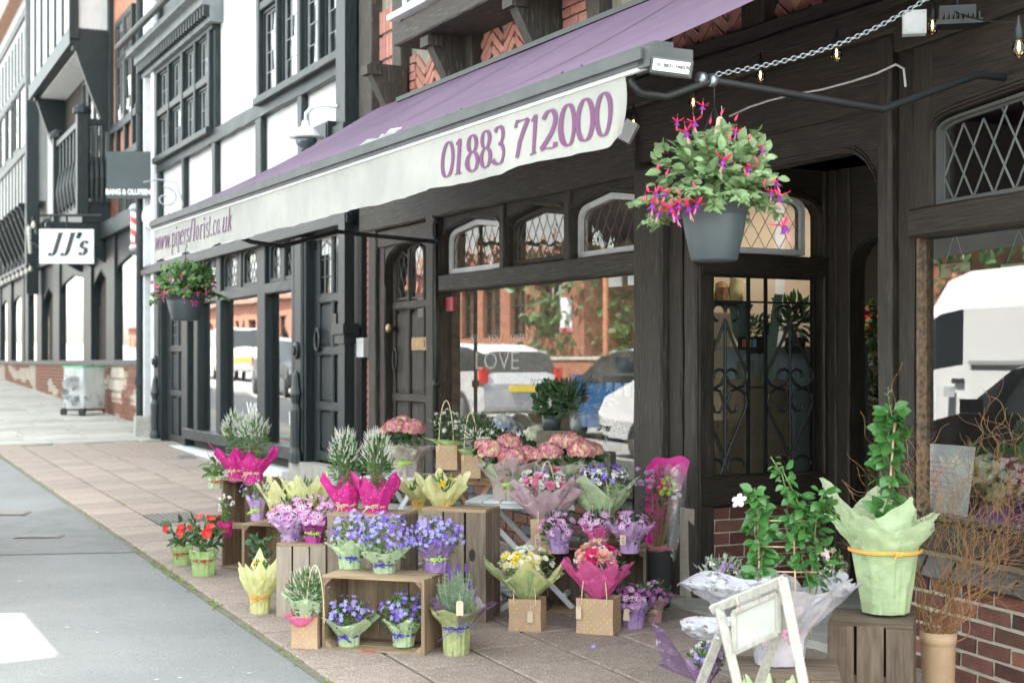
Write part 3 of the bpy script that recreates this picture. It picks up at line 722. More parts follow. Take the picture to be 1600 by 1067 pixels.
# back of the recess with an arched opening
v2=1.02; ua,ub=M.u(1293,v2),M.u(1330,v2); uc=ub+1.0
for a,c in ((ua,ua+(ub-ua)*.45),(ua+(ub-ua)*.48,ub),(uc,uc+.15)): vtim(SH,M,a,c,-.1,2.75,v2-.02,v2+.12,WOODV,'post')
spandrel(SH,M,ub,uc,1.95,M.z(1385,345,v2),2.74,v2,v2+.1,WOODH,'door_head')
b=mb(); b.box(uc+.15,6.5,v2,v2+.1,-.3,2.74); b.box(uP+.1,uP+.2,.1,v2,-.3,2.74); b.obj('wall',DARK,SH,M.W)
b=mb(); b.box(ue-.05,uc+.5,-.25,v2+.1,-.4,.06); b.obj('threshold',YORK,SH,M.W)
# --- right hand window
ur0=RF.u(1432); urx=ur0+2.6
zc=lambda px,py:RF.z(px,py)
rt0,rt1=zc(1465,369),zc(1465,322)
htim(SH,RF,ur0+.0,urx,rt0,rt1,-.05,.12,WOODH,'transom_beam',.003,.012)
vtim(SH,RF,ur0,RF.u(1461),rt1,3.4,-.02,.12,WOODV,'post')
b=mb(); b.box(ur0,RF.u(1437),-.0,.06,zc(1464,807),rt0); b.obj('window_edge',mat('bare_edge',(.25,.16,.1),.8,(.05,.04,.03),30),SH,RF.W)
ax0=RF.u(1462); ax1=ax0+1.30
spandrel(SH,RF,ax0,ax1,rt1+.36,zc(1600,148)+.03,3.05,-.02,.1,WOODH)
vtim(SH,RF,ax1,ax1+.12,rt1,3.4,-.02,.12,WOODV,'mullion')
poly=arch_poly(ax0+.015,ax1-.015,rt1+.02,rt1+.34,zc(1600,148)-.0)
b=mb(); b.ring(poly,grow(poly,.015),.0,.07); fr=b.obj('window',LEAD,SH,RF.W)
leaded(fr,RF.W,poly,.145,.235,.04,GLASSD,cw=.013)
htim(SH,RF,ur0-.1,urx,3.02,3.22,-.06,.12,WOODH,'beam'); htim(SH,RF,ur0-.1,urx,3.23,3.42,-.12,.12,WOODH,'beam'); htim(SH,RF,ur0-.1,urx,3.43,3.8,-.08,.12,WOODH,'beam')
zs0=zc(1464,807); zs1=zc(1478.7,866)
b=mb(); b.add([(ur0,.04,zs0),(urx,.04,zs0),(urx,.04,rt0),(ur0,.04,rt0)],[(0,1,2,3)]); b.obj('shop_window',GLASSW,SH,RF.W)
htim(SH,RF,ur0,urx,zs1+.02,zs0-.02,-.08,.12,WOODH,'window_sill'); htim(SH,RF,ur0,urx,zs0-.02,zs0+.012,-.03,.1,BLACKH,'sill_strip')
b=mb(); b.box(ur0-.15,urx,.021,.25,-.6,zs1); b.obj('wall',MORT,SH,RF.W)
x=ur0-.12
while x<urx:   # sloping blue brick course
    me=brick_mesh(.205,.105,.04,BRICKB,rnd.randrange(3)); link('brick',me,SH,RF.W@T(x+.11,-.035,zs1-.06)@RX(-.55)@RZ(rnd.uniform(-.01,.01))); x+=.222; n+=1
n+=bricks(SH,RF.W,ur0-.15,urx-.6,-.3,zs1-.12,None,.012,H=.0795,mats=[BRICKD,BRICKD,BRICK],L=.236,bond='stretcher',joint=.019)
SHN=n
# ================= black and white building
BW=thing('half_timbered_building','black and white half timbered building with black panelled doors and tall shop windows','building',LF.W)
UL=LF.u
def zL(px,py,v=0): return LF.z(px,py,v)
uW=UL(234); 
b=mb(); b.box(uW+.0,-.02,.06,.3,2.6,9.2); b.box(uW,uW+.12,.06,4,-.2,9.2)
b.obj('wall',WHITE,BW,LF.W)
b=mb(); b.box(uW-.2,.1,.0,5,9.2,9.5); b.obj('roof',mat('roof_tile',(.3,.12,.07),.9),BW,LF.W)  # unseen flat top, height chosen so its shadow covers the road
hz=zL(400,(262+92)/2-8)  # main first floor rail
zz0=(zL(256,262)+zL(541,92))/2
htim(BW,LF,uW,-.02,zz0-.09,zz0+.09,-.03,.05,BLACKH,'beam',.006)
zlow=2.72
# upright posts
for a,c,z_a,z_b in ((246,250,zlow,zz0),(285.5,289,zlow,zz0),(333,338,zlow,zz0),(401,410,zlow,zz0),(467,474,zlow,zz0),(543,566,zlow,9.2),(332,338,zz0,8.4),(402,412,zz0,9.2),(246,250,zz0,8.4)):
    vtim(BW,LF,UL(a),UL(c),z_a,z_b,-.02,.05,BLACKV,'post',.004)
# white corner pilaster and black cheek
b=mb(); b.box(uW,UL(236),-.10,.06,-.2,8.4); b.obj('corner_board',WPAINT,BW,LF.W)
b=mb(); b.box(UL(243),UL(247),-.07,.0,-.1,8.0); b.obj('corner_board',WPAINT,BW,LF.W)
# first floor windows: four lights, two tiers
def casement(pxs,zt0,zt1,ztr,v=.02):
    us=[UL(p) for p in pxs]
    b=mb(); b.timber((us[0]-.05,v-.05,zt0-.04),(us[-1]+.05,v-.05,zt0-.04),.09,.16,.01,.003); b.obj('window_sill',BLACKH,BW,LF.W)
    for i,uu in enumerate(us):
        w_=.11 if i in (0,2,4) else .07
        vtim(BW,LF,uu-w_/2,uu+w_/2,zt0,zt1,v-.09,v+.04,BLACKV,'mullion',.002)
    if ztr: htim(BW,LF,us[0],us[-1],ztr-.05,ztr+.05,v-.08,v+.04,BLACKH,'window_rail',.002)
    for i in range(len(us)-1):
        for a,c in ([(zt0+.02,ztr-.06),(ztr+.06,zt1)] if ztr else [(zt0+.02,zt1)]):
            l,r_=us[i]+.07,us[i+1]-.07
            poly=[(l+.03,a+.03),(r_-.03,a+.03),(r_-.03,c-.03),(l+.03,c-.03)]
            b=mb(); b.ring(poly,[(l,a),(r_,a),(r_,c),(l,c)],v-.04,v+.03); fr=b.obj('window',BLACKV,BW,LF.W)
            leaded(fr,LF.W,poly,.2,.22,v,GLASSB,lm=mat('pale_came',(.32,.34,.35),.5),kind='r',cw=.016,tilt=.03)
ztr=zL(290,152); casement((250,269.5,290.5,311,333),zz0+.12,zL(290,85),ztr)
htim(BW,LF,UL(246),UL(338),zL(290,85),zL(290,70),-.06,.05,BLACKH,'window_head')
b=mb(); b.box(UL(248),UL(336),.035,.058,zL(290,85),8.3); b.obj('upper_panel',BLACKV,BW,LF.W)
casement((411,440.5,475.6,507,540),zz0+.12,9.0,zL(470,-32))
# cornice with dentils over the left window
zc0=zL(335,28); ca,cb=uW-.1,UL(342)
b=mb(); b.box(ca,cb,-.34,.05,zc0+.22,zc0+.30); b.box(ca,cb,-.22,.05,zc0+.1,zc0+.22); b.box(ca,cb,-.12,.05,zc0-.1,zc0+.1); b.obj('cornice',mat('grey_cornice',(.2,.22,.23),.6,(.12,.14,.15),5),BW,LF.W)
x=ca+.1
while x<cb: 
    b=mb(); b.box(x,x+.07,-.2,-.12,zc0-.04,zc0+.1); b.obj('dentil',BLACKV,BW,LF.W); x+=.15
b=mb(); b.tube([(ca,-.46,zc0+.36),(cb,-.46,zc0+.36)],.05,8); b.obj('gutter',BLACKH,BW,LF.W)
# --- shopfront
ztp=zL(407,457.5); zup0=ztp+.09; zup1=zL(440,376)
htim(BW,LF,UL(293),UL(466),ztp-.03,ztp+.09,-.05,.1,BLACKH,'transom')
htim(BW,LF,uW,-.02,zup1+.12,zlow+.1,-.1,.1,BLACKH,'fascia')
b=mb(); b.box(uW,-.02,-.14,.1,zlow+.1,zlow+.18); b.obj('cornice',BLACKH,BW,LF.W)
zsl=zL(420,690)
htim(BW,LF,UL(293),UL(466),zsl-.14,zsl,-.08,.1,BLACKH,'window_sill')
for a,c in ((343,350),(408,420),(462,466),(293,298),(308,314)):
    vtim(BW,LF,UL(a),UL(c),zsl,zup1+.12,-.05,.1,BLACKV,'mullion',.002)
for a,c in ((314,343),(350,408),(420,462)):
    b=mb(); l,r_=UL(a),UL(c); b.add([(l,.04,zsl),(r_,.04,zsl),(r_,.04,ztp),(l,.04,ztp)],[(0,1,2,3)]); b.obj('shop_window',glass('wavy_shop_glass',1.9,wave=.004,wscale=1.1,base=.2),BW,LF.W)
for a,c in ((300,314),(322,341),(351,373),(381,404),(422,441),(444,461)):
    l,r_=UL(a),UL(c); poly=arch_poly(l+.05,r_-.05,zup0+.05,zup1-.13,zup1-.02)
    b=mb(); b.ring(poly,grow(poly,.045),-.01,.07); fr=b.obj('window',BLACKV,BW,LF.W)
    leaded(fr,LF.W,poly,.12,.19,.03,GLASSB,kind='d',cw=.01)
    spandrel(BW,LF,l,r_,zup1-.13,zup1-.0,zup1+.13,.0,.08,BLACKH)
for a in (374,442): vtim(BW,LF,UL(a),UL(a+5),zup0,zup1+.1,-.02,.08,BLACKV,'mullion',.002)
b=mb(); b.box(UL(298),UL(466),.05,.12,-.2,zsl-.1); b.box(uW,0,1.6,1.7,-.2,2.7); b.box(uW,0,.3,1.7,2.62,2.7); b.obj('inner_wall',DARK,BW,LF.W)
b=mb(); b.box(UL(282),UL(468),-.2,.06,-.2,zL(380,716)); b.obj('white_plinth',WPAINT,BW,LF.W)
b=mb(); b.box(UL(468),-.02,-.12,.06,-.2,zL(520,728)); b.obj('stone_step',YORK,BW,LF.W); b=mb(); b.box(UL(236),UL(282),-.06,.06,-.2,zL(260,690)); b.obj('stone_step',YORK,BW,LF.W)
# painted words low in the window
TXTW=mat('white_lettering',(.75,.77,.77),.6)
text_mesh('WH',.22,TXTW,BW,LF.W@T(UL(392),.035,zL(390,640)),'window_lettering',sx=1.6)
text_mesh('M',.22,TXTW,BW,LF.W@T(UL(452),.035,zL(450,655)),'window_lettering',sx=1.6)
def panelled_door(x0,x1,z0,z1,cols,tiers,glz):
    l,r_=UL(x0),UL(x1)
    b=mb(); b.box(l,r_,.07,.12,z0,z1); d=b.obj('door',BLACKV,BW,LF.W)
    cw=(r_-l)/cols
    for i in range(cols+1):
        b=mb(); x=l+i*cw; w_=.05; x=min(max(x,l+w_),r_-w_); b.timber((x,.05,z0),(x,.05,z1),w_*1.6,.05,.015,.002); b.obj('door_stile',BLACKV,d,LF.W)
    for zz in tiers: b=mb(); b.timber((l,.048,zz),(r_,.048,zz),.1,.05,.02,.002); b.obj('door_rail',BLACKH,d,LF.W)
    for i in range(cols):
        a,c=l+i*cw+.07,l+(i+1)*cw-.07
        for t0,t1 in zip(tiers,tiers[1:]):
            b=mb(); b.box(a,c,.055,.07,t0+.07,t1-.07); b.obj('door_panel',BLACKV,d,LF.W)
        poly=arch_poly(a,c,glz[0],glz[1]-.18,glz[1]); leaded(d,LF.W,poly,.14,.17,.062,GLASSB,kind='r',cw=.014)
    return d
zd0=zL(515,724); tiers=[zd0+.06,zL(515,636),zL(515,548),zL(515,465)]
d=panelled_door(490,541,zd0,zL(515,362),2,tiers,(zL(515,458),zL(515,374)))
b=mb(); cz=zL(496,531); b.tube([(UL(496)+.07*math.sin(t),.0,cz+.11*math.cos(t)) for t in [i*math.pi/8 for i in range(16)]],.02,6,closed=True); b.obj('ring_handle',BLKMET,d,LF.W)
b=mb(); b.box(UL(520),UL(525),.0,.05,zL(522,522),zL(522,490)); b.obj('letter_plate',BLKMET,d,LF.W)
d=panelled_door(262,288,zL(275,690),zL(275,440),2,[zL(275,686),zL(275,615),zL(275,545)],(zL(275,540),zL(275,490)))
for q_ in ((247,262,.02),(541,565,.0),(466,490,.03)):
    b=mb(); b.box(UL(q_[0]),UL(q_[1]),q_[2],.1,-.1,2.75); b.obj('panelling',BLACKV,BW,LF.W)
spandrel(BW,LF,UL(490),UL(541),zL(515,385),zL(515,358),2.75,.0,.1,BLACKH,'door_head')
# carved pilasters
def carved(x0,x1,z0,z1):
    l,r_=UL(x0),UL(x1); c=(l+r_)/2; w_=r_-l
    b=mb(); b.timber((c,-.03,z0),(c,-.03,z1),w_*.5,.12,.02,.002)
    b.lathe([(.0,z0),(.1,z0),(.09,z0+.1),(.07,z0+.16),(.08,z0+.55),(.055,z0+.62),(.085,z0+.72),(.06,z0+.8),(.04,z0+.92),(.0,z0+.98)],10,c=(c,-.11,0),sx=w_*3.2,sy=.7)
    b.lathe([(.0,-.01),(.09,-.0),(.09,.03),(.05,.04),(.05,.06),(.0,.06)],12); st=len(b.v)-72
    b.xf(T(c,-.09,z0+1.18)@RX(R_(90)),st)
    b.obj('pilaster',BLACKV,BW,LF.W)
    for k in (-1,1): vtim(BW,LF,c+k*w_*.36-.02,c+k*w_*.36+.02,z0,z1,-.07,.06,BLACKV,'moulding',.001)
carved(467,489,zL(478,722),2.8); carved(247,260,zL(254,689),2.75)
for a,c in ((288,293),(541,545)): vtim(BW,LF,UL(a),UL(c),-.1,2.75,-.04,.1,BLACKV,'door_jamb',.002)
# heavy downpipe at the join, a thing of its own
DP=thing('downpipe','square black cast iron downpipe between the white building and the brick strip','drainpipe',LF.W)
x1=-.02; x0=x1-.26
b=mb(); b.box(x0,x1,-.16,-.04,zL(556,190,-.2),9); b.obj('upper_pipe',BLACKV,DP,LF.W)
b=mb(); b.box(x0+.04,x1-.04,-.15,-.05,.1,zL(556,190,-.2)); b.obj('lower_pipe',BLACKV,DP,LF.W)
for py in (190,512): b=mb(); zc_=zL(556,py,-.2); b.box(x0-.03,x1+.03,-.19,-.03,zc_-.05,zc_+.05); b.box(x0-.01,x1,-.17,-.04,zc_-.14,zc_-.06); b.obj('collar',BLACKV,DP,LF.W)
b=mb(); b.tube([(UL(604),0,0)]*2,.01) if 0 else None
DQ=thing('thin_downpipe','thin black downpipe on the corner between the barber pole and white building','drainpipe',LF.W)
b=mb(); b.tube([(uW-.12,-.12,.3),(uW-.12,-.12,8.6)],.065,10); b.obj('pipe',BLACKV,DQ,LF.W)
for zz in (1.2,3.4,5.4): b=mb(); b.lathe([(.085,zz-.07),(.085,zz+.07)],10,c=(uW-.12,-.12,0)); b.obj('collar',BLACKV,DQ,LF.W)
# cable box beside the camera
b=mb(); b.box(UL(517),UL(546),-.22,-.03,zL(531,232,-.1),zL(531,190,-.1)); b.box(UL(519),UL(544),-.23,-.215,zL(531,229,-.1),zL(531,193,-.1)); o=b.obj('cable_box',BLACKV,None,LF.W); tag(o,'black metal cable box on the white panel beside the downpipe','cable box')
# dome camera on a swan neck
cc=LF.w(UL(478,-.45),-.45,zL(478,213,-.45)); CV=thing('dome_camera','white dome security camera on a curved arm above the purple awning','camera',T(cc)@SC(.72))
b=mb(); b.lathe([(.0,.21),(.05,.2),(.06,.13),(.13,.09),(.19,.03),(.2,.0),(.24,-.005),(.24,-.025),(.15,-.03)],20); b.obj('housing',WPAINT,CV,None,True)
b=mb(); b.lathe([(.15,-.025),(.15,-.07),(.12,-.13),(.06,-.165),(.0,-.17)],18); b.obj('dome',mat('smoked_dome',(.06,.09,.11),.1,coat=1),CV,None,True)
e=LF.e; mv=LF.m
b=mb(); b.tube([Vector((0,0,.2)),Vector((0,0,.3))+e*.02,Vector((0,0,.37))+e*.12+mv*.05,Vector((0,0,.38))+e*.3+mv*.15,Vector((0,0,.33))+e*.5+mv*.27],.028,8); b.obj('arm',WPAINT,CV,None,True)
# ================= far shops
FB=thing('far_shop_building','far black timbered shop row with white gables, brick infill and stone wall below','building',FF.W)
UF=FF.u
def zF(px,py,v=0): return FF.z(px,py,v)
uE=.06; u0=UF(-40)
BRK=mat('far_brick',(.36,.13,.08),.9,(.5,.24,.15),7,bump=.3)
b=mb(); b.box(u0,uE,.1,.4,3.4,11); b.obj('wall',WHITE,FB,FF.W)
b=mb(); b.box(UF(165),uE,.06,.1,3.4,11); b.obj('brick_wall',BRK,FB,FF.W)
b=mb(); b.box(u0,uE,-.05,5,11,11.3); b.box(uE,uE+1.6,.9,5,-1,11.3); b.box(uE-.1,uE,.1,5,0,11); b.obj('roof',mat('roof_tile',(.3,.12,.07),.9),FB,FF.W)  # includes an unseen block added to stop sun between the buildings
# low wall of rough stone and brick
b=mb(); b.box(u0,uE-.05,.0,.3,-.2,zF(230,571)); b.obj('base_wall',mat('old_mortar',(.42,.37,.3),.95,(.3,.26,.2),4,bump=.5,bscale=12),FB,FF.W)
STN=mat('pale_stone_block',(.55,.49,.4),.9,(.42,.37,.3),5,bump=.4,bscale=20,objr=.15)
k=0
x=uE-.1
BS=mb()
while x>UF(8):
    z=zF(230,572)-.06; w0=rnd.choice([.22,.23])
    for r_ in range(13):
        zb_=z-r_*.078
        if zb_<ground(FF.o.y+FF.e.y*x)-.02: break
        if mnoise.noise(Vector((x*.55,0,r_*.18)))>.12:
            if r_%3==0 and k<160: b=mb(); b.box(-.14,.14,-.02,.02,-.16,.02); b.obj('stone_block',STN,FB,FF.W@T(x+rnd.uniform(-.02,.02),0,zb_)); k+=1
        elif k<160: link('brick',brick_mesh(.21,.062,.03,BRICK,rnd.randrange(3)),FB,FF.W@T(x+(.1 if r_%2 else 0),-.02,zb_)); k+=1
        else: BS.box(x-.1,x+.1,-.02,.01,zb_-.03,zb_+.03)
    x-=.24 if True else 0
o=BS.obj('wall_bricks',BRICK,FB,FF.W); o['kind']='stuff'
b=mb(); b.box(u0,uE-.05,-.06,.3,zF(230,571),zF(230,562)); b.obj('wall_coping',BLACKH,FB,FF.W)
# ground floor posts, windows and arches
zsf=zF(230,562); zhf=zF(205,398)
wins=[(183,228),(96,134),(47,60),(22,36),(3,14)]
for a,c in wins:
    l,r_=UF(a),UF(c)
    b=mb(); b.add([(l,.03,zsf),(r_,.03,zsf),(r_,.03,zhf+.4),(l,.03,zhf+.4)],[(0,1,2,3)]); b.obj('shop_window',MC['wavy_shop_glass'],FB,FF.W)
    spandrel(FB,FF,l,r_,zhf-.35,zhf,zhf+.5,.0,.1,BLACKH)
edges=[uE]+[UF(p) for p in (228,183,166,160,145,134,96,88,80,66,60,47,44,36,22,18,14,3,-8)]
solid=[(228,231.5),(170,183),(134,146),(86,96),(60,68),(42,47),(36,40),(14,20),(-8,3)]
for a,c in solid: vtim(FB,FF,UF(a),UF(c),zsf if a not in(134,) else 1.3,zhf+.6,-.05,.12,BLACKV,'post',.004)
for a,c in ((146,170),(68,86),(38,44)):   # dark doorways with pointed heads
    l,r_=UF(a),UF(c); b=mb(); b.box(l,r_,.13,.16,.2,zhf+.3); b.obj('doorway',DARK,FB,FF.W)
    spandrel(FB,FF,l+.05,r_-.05,zhf-.75,zhf-.1,zhf+.5,.0,.12,BLACKH)
htim(FB,FF,u0,uE,zhf+.45,zhf+.75,-.15,.15,BLACKH,'fascia')
# small upper lights above the windows
for a,c in ((186,196),(200,212),(216,226),(118,128),(104,114)):
    l,r_=UF(a),UF(c); poly=[(l,zhf+.85),(r_,zhf+.85),(r_,zhf+1.5),(l,zhf+1.5)]
    b=mb(); b.ring(poly,grow(poly,.05),.0,.08); fr=b.obj('window',BLACKV,FB,FF.W); leaded(fr,FF.W,poly,.25,.3,.03,GLASSB,kind='r',cw=.015)
b=mb(); b.box(u0,uE,.06,.12,zhf+.7,zhf+1.7); b.obj('frieze',BLACKH,FB,FF.W)
b=mb(); b.box(u0,uE,2.6,2.7,0,4); b.box(u0,uE,.2,2.7,4.05,4.1); b.obj('inner_wall',PLASTER,FB,FF.W)
zj=zhf+1.65
# brick bay right of the balcony, with tall leaded window
for a,c in ((172,180),(206,212)): pass
htim(FB,FF,UF(168),uE,zF(200,190),zF(200,178),-.02,.1,BLACKH,'beam'); htim(FB,FF,UF(168),uE,zF(200,245),zF(200,232),-.02,.1,BLACKH,'beam')
for a,c in ((167,173),(223,230)): vtim(FB,FF,UF(a),UF(c),zj,11,-.03,.1,BLACKV,'post')
for a in (181,194,206,218): vtim(FB,FF,UF(a),UF(a+2.4),zF(200,236),zF(200,190),-.02,.1,BLACKV,'stud',.002)
l0,l1,l2=UF(182),UF(195),UF(208)
for l,r_ in ((l0,l1),(l1,l2)):
    for za_,zb_ in ((zF(195,188),zF(195,95)),(zF(195,84),zF(195,30))):
        poly=[(l+.09,za_),(r_-.09,za_),(r_-.09,zb_),(l+.09,zb_)]; b=mb(); b.ring(poly,grow(poly,.1),-.03,.08); fr=b.obj('window',BLACKV,FB,FF.W); leaded(fr,FF.W,poly,.28,.34,.0,GLASSB,kind='r',cw=.02,tilt=.04)
# balcony
def vF(px,u,F=FF):
    r=(px-800)/FPX
    return (F.o.x+u*F.e.x-r*(F.o.y+u*F.e.y))/(r*F.m.y-F.m.x)
br=UF(168); vb=vF(128,br); bl=FF.u(90,vb)
bz0=FF.z(128,318,vb); bz1=FF.z(128,190,vb)
b=mb(); b.box(bl,br,vb,.1,bz0-.35,bz0+.05); b.obj('balcony_floor',BLACKH,FB,FF.W)
for (ax,ay,bx,by) in ((bl,vb,br,vb),(br,vb,br,.0)):
    b=mb(); b.timber((ax,ay,bz1),(bx,by,bz1),.1,.12,.01,.002,side=(0,0,1)); b.obj('handrail',BLACKH,FB,FF.W)
    nb=7 if ay==by else 5
    for i in range(nb+1):
        t=i/nb; b=mb(); b.box(-.05,.05,-.02,.02,bz0,bz1); b.lathe([(.05,bz0+.1),(.1,bz0+.5),(.04,bz0+.9)],6)
        b.obj('baluster',BLACKV,FB,FF.W@T(ax+(bx-ax)*t,ay+(by-ay)*t,0))
for x,y in ((bl,vb),(br,vb)):
    b=mb(); b.box(x-.1,x+.1,y-.1,y+.1,bz0-.2,bz1+.15); b.lathe([(.17,bz1+.15),(.17,bz1+.25),(.05,bz1+.33)],10,c=(x,y,0)); b.obj('newel',BLACKV,FB,FF.W)
b=mb(); b.box(FF.u(95),FF.u(160),.02,.09,bz0,bz1+2.2); b.obj('balcony_back',DARK,FB,FF.W)
for px in (132,140,150):
    poly=[(UF(px),bz0+.3),(UF(px+8),bz0+.3),(UF(px+8),bz1+1.2),(UF(px),bz1+1.2)]; b=mb(); b.ring(poly,grow(poly,.06),-.04,.02); fr=b.obj('window',BLACKV,FB,FF.W); leaded(fr,FF.W,poly,.4,.5,-.01,GLASSB,kind='r',cw=.02)
for u_ in (bl+.1,br-.15,(bl+br)/2): bracket(FB,FF,u_,.14,bz0-1.1,bz0-.36,-1.1,BLACKV)
# projecting white gable above the balcony, on great brackets
gl1=UF(170); gv=vF(112,gl1); gl0=FF.u(47,gv); gz=FF.z(112,44,gv)
b=mb(); b.box(gl0,gl1,gv,.1,gz,11); b.obj('gable',WHITE,FB,FF.W)
b=mb(); b.box(gl0,gl1,gv-.04,.1,gz-.3,gz+.02); b.obj('gable_beam',BLACKH,FB,FF.W)
for i in range(7):
    x=gl0+(gl1-gl0)*i/6; b=mb(); b.box(x-.07,x+.07,gv-.04,gv+.02,gz,11); b.obj('stud',BLACKV,FB,FF.W)
b=mb(); b.box(gl1-.02,gl1+.05,gv-.05,gv+.12,gz-.2,11); b.obj('corner_post',BLACKV,FB,FF.W)
bracket(FB,FF,gl1-.16,.16,gz-1.9,gz-.3,gv+.05,BLACKV); bracket(FB,FF,gl0+.5,.16,gz-1.9,gz-.3,gv+.05,BLACKV)
# leftmost white half timbering
b=mb(); la=FF.u(46,-.3); b.box(u0,la,-.3,.1,zF(20,350),11); b.obj('jettied_wall',WHITE,FB,FF.W)
vtim(FB,FF,la-.1,la+.25,3.2,11,-.4,-.1,BLACKV,'corner_post')
for px in range(-6,44,5): vtim(FB,FF,FF.u(px,-.3),FF.u(px+1.6,-.3),zF(20,350),zF(20,275),-.33,-.28,BLACKV,'stud',.002); vtim(FB,FF,FF.u(px,-.3),FF.u(px+1.6,-.3),zF(20,180),zF(20,110),-.33,-.28,BLACKV,'stud',.002)
for py in (355,275,180,90): htim(FB,FF,u0,la,zF(20,py+8),zF(20,py-4),-.36,-.2,BLACKH,'beam')
for a in (2,12,24): 
    poly=[(FF.u(a,-.3),zF(20,265)),(FF.u(a+8,-.3),zF(20,265)),(FF.u(a+8,-.3),zF(20,190)),(FF.u(a,-.3),zF(20,190))]; b=mb(); b.ring(poly,grow(poly,.1),-.35,-.28); fr=b.obj('window',BLACKV,FB,FF.W); leaded(fr,FF.W,poly,.4,.5,-.31,GLASSB,kind='r',cw=.02)
b=mb(); b.box(u0,FF.u(44,-.5),-.6,.1,10.95,11.1); b.obj('eaves',mat('clay_tile',(.30,.17,.12),.9,(.4,.24,.18),8),FB,FF.W)
# white downpipe on the far building
b=mb(); b.tube([(UF(58)+.1,-.02,zF(58,330)),(UF(58)+.1,-.02,zF(58,125))],.2,10); o=b.obj('white_pilaster',WPAINT,FB,FF.W)
b=mb(); b.box(gl0+.1,gl1-.1,gv+.15,.05,gz-.34,gz-.32); b.obj('soffit',WPAINT,FB,FF.W)
for i in range(9):
    u_=FF.u(-6+i*6,-.3); bracket(FB,FF,u_,.12,4.3,zF(20,352),-.5,BLACKV)
for i in range(8):
    l=FF.u(-4+i*6,0); poly=[(l+.2,4.1),(l+1.1,4.1),(l+1.1,4.75),(l+.2,4.75)]; b=mb(); b.ring(poly,grow(poly,.08),-.06,.05); fr=b.obj('window',BLACKV,FB,FF.W); leaded(fr,FF.W,poly,.3,.33,.0,GLASSB,kind='d',cw=.02)
# bulbs strung under the balcony
BULBG=mat('pearl_bulb',(.5,.49,.44),.3)
for i in range(16):
    t=i/15; u_=FF.u(4,-.5)+(br-FF.u(4,-.5))*t; v_=-.5+(-1.35+.5)*min(1,max(0,(t-.45)*2)); zz=zF(60,338,-.8)-.12*math.sin(t*20)**2+.0
    bt=thing('festoon_bulb','small round pearl bulb on the string under the far balcony','light bulb',FF.W@T(u_,v_,bz0-.45-(.35 if t<.5 else 0)),'pearl bulbs strung under the far balcony')
    b=mb(); b.lathe([(0,-.06),(.035,-.045),(.045,0),(.03,.05),(.02,.08)],8); b.obj('globe',BULBG,bt); b=mb(); b.lathe([(.035,.08),(.035,.15)],8); b.obj('socket',BLKMET,bt)
# ================= signs
SGW=mat('sign_white',(.7,.73,.75),.5); SGD=mat('sign_dark',(.035,.05,.055),.5,(.05,.065,.07),3)
def hanging_sign(px0,px1,py0,py1,Y,m,name,label,th=.05):
    a=P(px0,py0,Y); c=P(px1,py1,Y); w_=c.x-a.x; h_=a.z-c.z
    W=T((a.x+c.x)/2,Y,(a.z+c.z)/2)@RZ(R_(3))
    t=thing(name,label,'sign',W); b=mb(); b.box(-w_/2,w_/2,0,th,-h_/2,h_/2); b.obj('board',m,t,W); return t,W,w_,h_
t,W,w_,h_=hanging_sign(62,146,358,412,26,SGW,'shop_sign','white hanging sign with large black italic letters above the far shop')
b=calligraph("JJ's".replace('s','s'),lambda s,q:(s-w_*.36,-.006,q-h_*.24),.40,thick=.2,thin=.05,slant=.25,width=w_*.72); b.obj('lettering',mat('black_ink',(.03,.03,.03),.5),t,W)
text_mesh('- - - - - - - - - - -',.14,mat('grey_ink',(.35,.35,.35),.5),t,W@T(0,-.006,-h_*.3),'small_print',sx=.8)
b=mb(); b.tube([(0,.02,h_/2),(0,.02,h_/2+.25)],.02,6); b.tube([(-w_*.5,.02,h_/2+.25),(w_*.65,.02,h_/2+.25)],.025,6); b.obj('bracket_arm',BLKMET,t,W)
t,W,w_,h_=hanging_sign(167,240,237,310,21.6,SGD,'shop_sign','square dark grey hanging sign with small white capitals beside the white building')
text_mesh('BANG & OLUFSEN',.115,TXTW,t,W@T(-.03,-.004,-h_*.37),sx=.72,bold=.005)
b=mb(); b.box(w_/2,w_/2+.16,.0,.04,-.28,-.0); b.obj('bracket_arm',BLKMET,t,W)
# scroll bracket beyond
p=LF.w(UL(258,-.3),-.3,zL(258,310,-.3)); t=thing('scroll_bracket','thin grey iron scroll bracket on the white panel above the awning end','bracket',T(p))
b=mb(); b.tube([Vector((.012*i*math.cos(i*.5)+.0,0,.010*i*math.sin(i*.5))) for i in range(2,17)],.012,6); b.tube([(-.3,0,.22),(-.1,0,.26),(.15,0,.22),(.25,0,-.1)],.010,6); b.obj('scroll',GALV,t)
# round white sign seen edge on and barber pole
t,W,w_,h_=hanging_sign(234,250,320,357,21.7,SGW,'round_sign','small round white sign on the corner of the white building')
b=mb(); b.lathe([(0,0),(.18,0),(.2,.03),(.2,.09),(0,.09)],20); b.xf(RX(R_(90))@T(0,0,-.08)); b.obj('rim',WPAINT,t,W)
bp_=P(219,357,23); t=thing('barber_pole','red and white striped barber pole with silver caps','barber pole',T(bp_))
hb=(393-320)/FPX*23; b=mb(); r=.125
for i in range(28):
    for j in range(20):
        a0,a1=j/20*2*math.pi,(j+1)/20*2*math.pi; z0,z1=.1+i*(hb-.22)/28,.1+(i+1)*(hb-.22)/28
        b.add([(r*math.cos(a0),r*math.sin(a0),z0),(r*math.cos(a1),r*math.sin(a1),z0),(r*math.cos(a1),r*math.sin(a1),z1),(r*math.cos(a0),r*math.sin(a0),z1)],[(0,1,2,3)],1 if (j+i)%10<5 else 0)
W=T(P(217,393,22.2)); WM[t.name]=W; t.matrix_basis=W
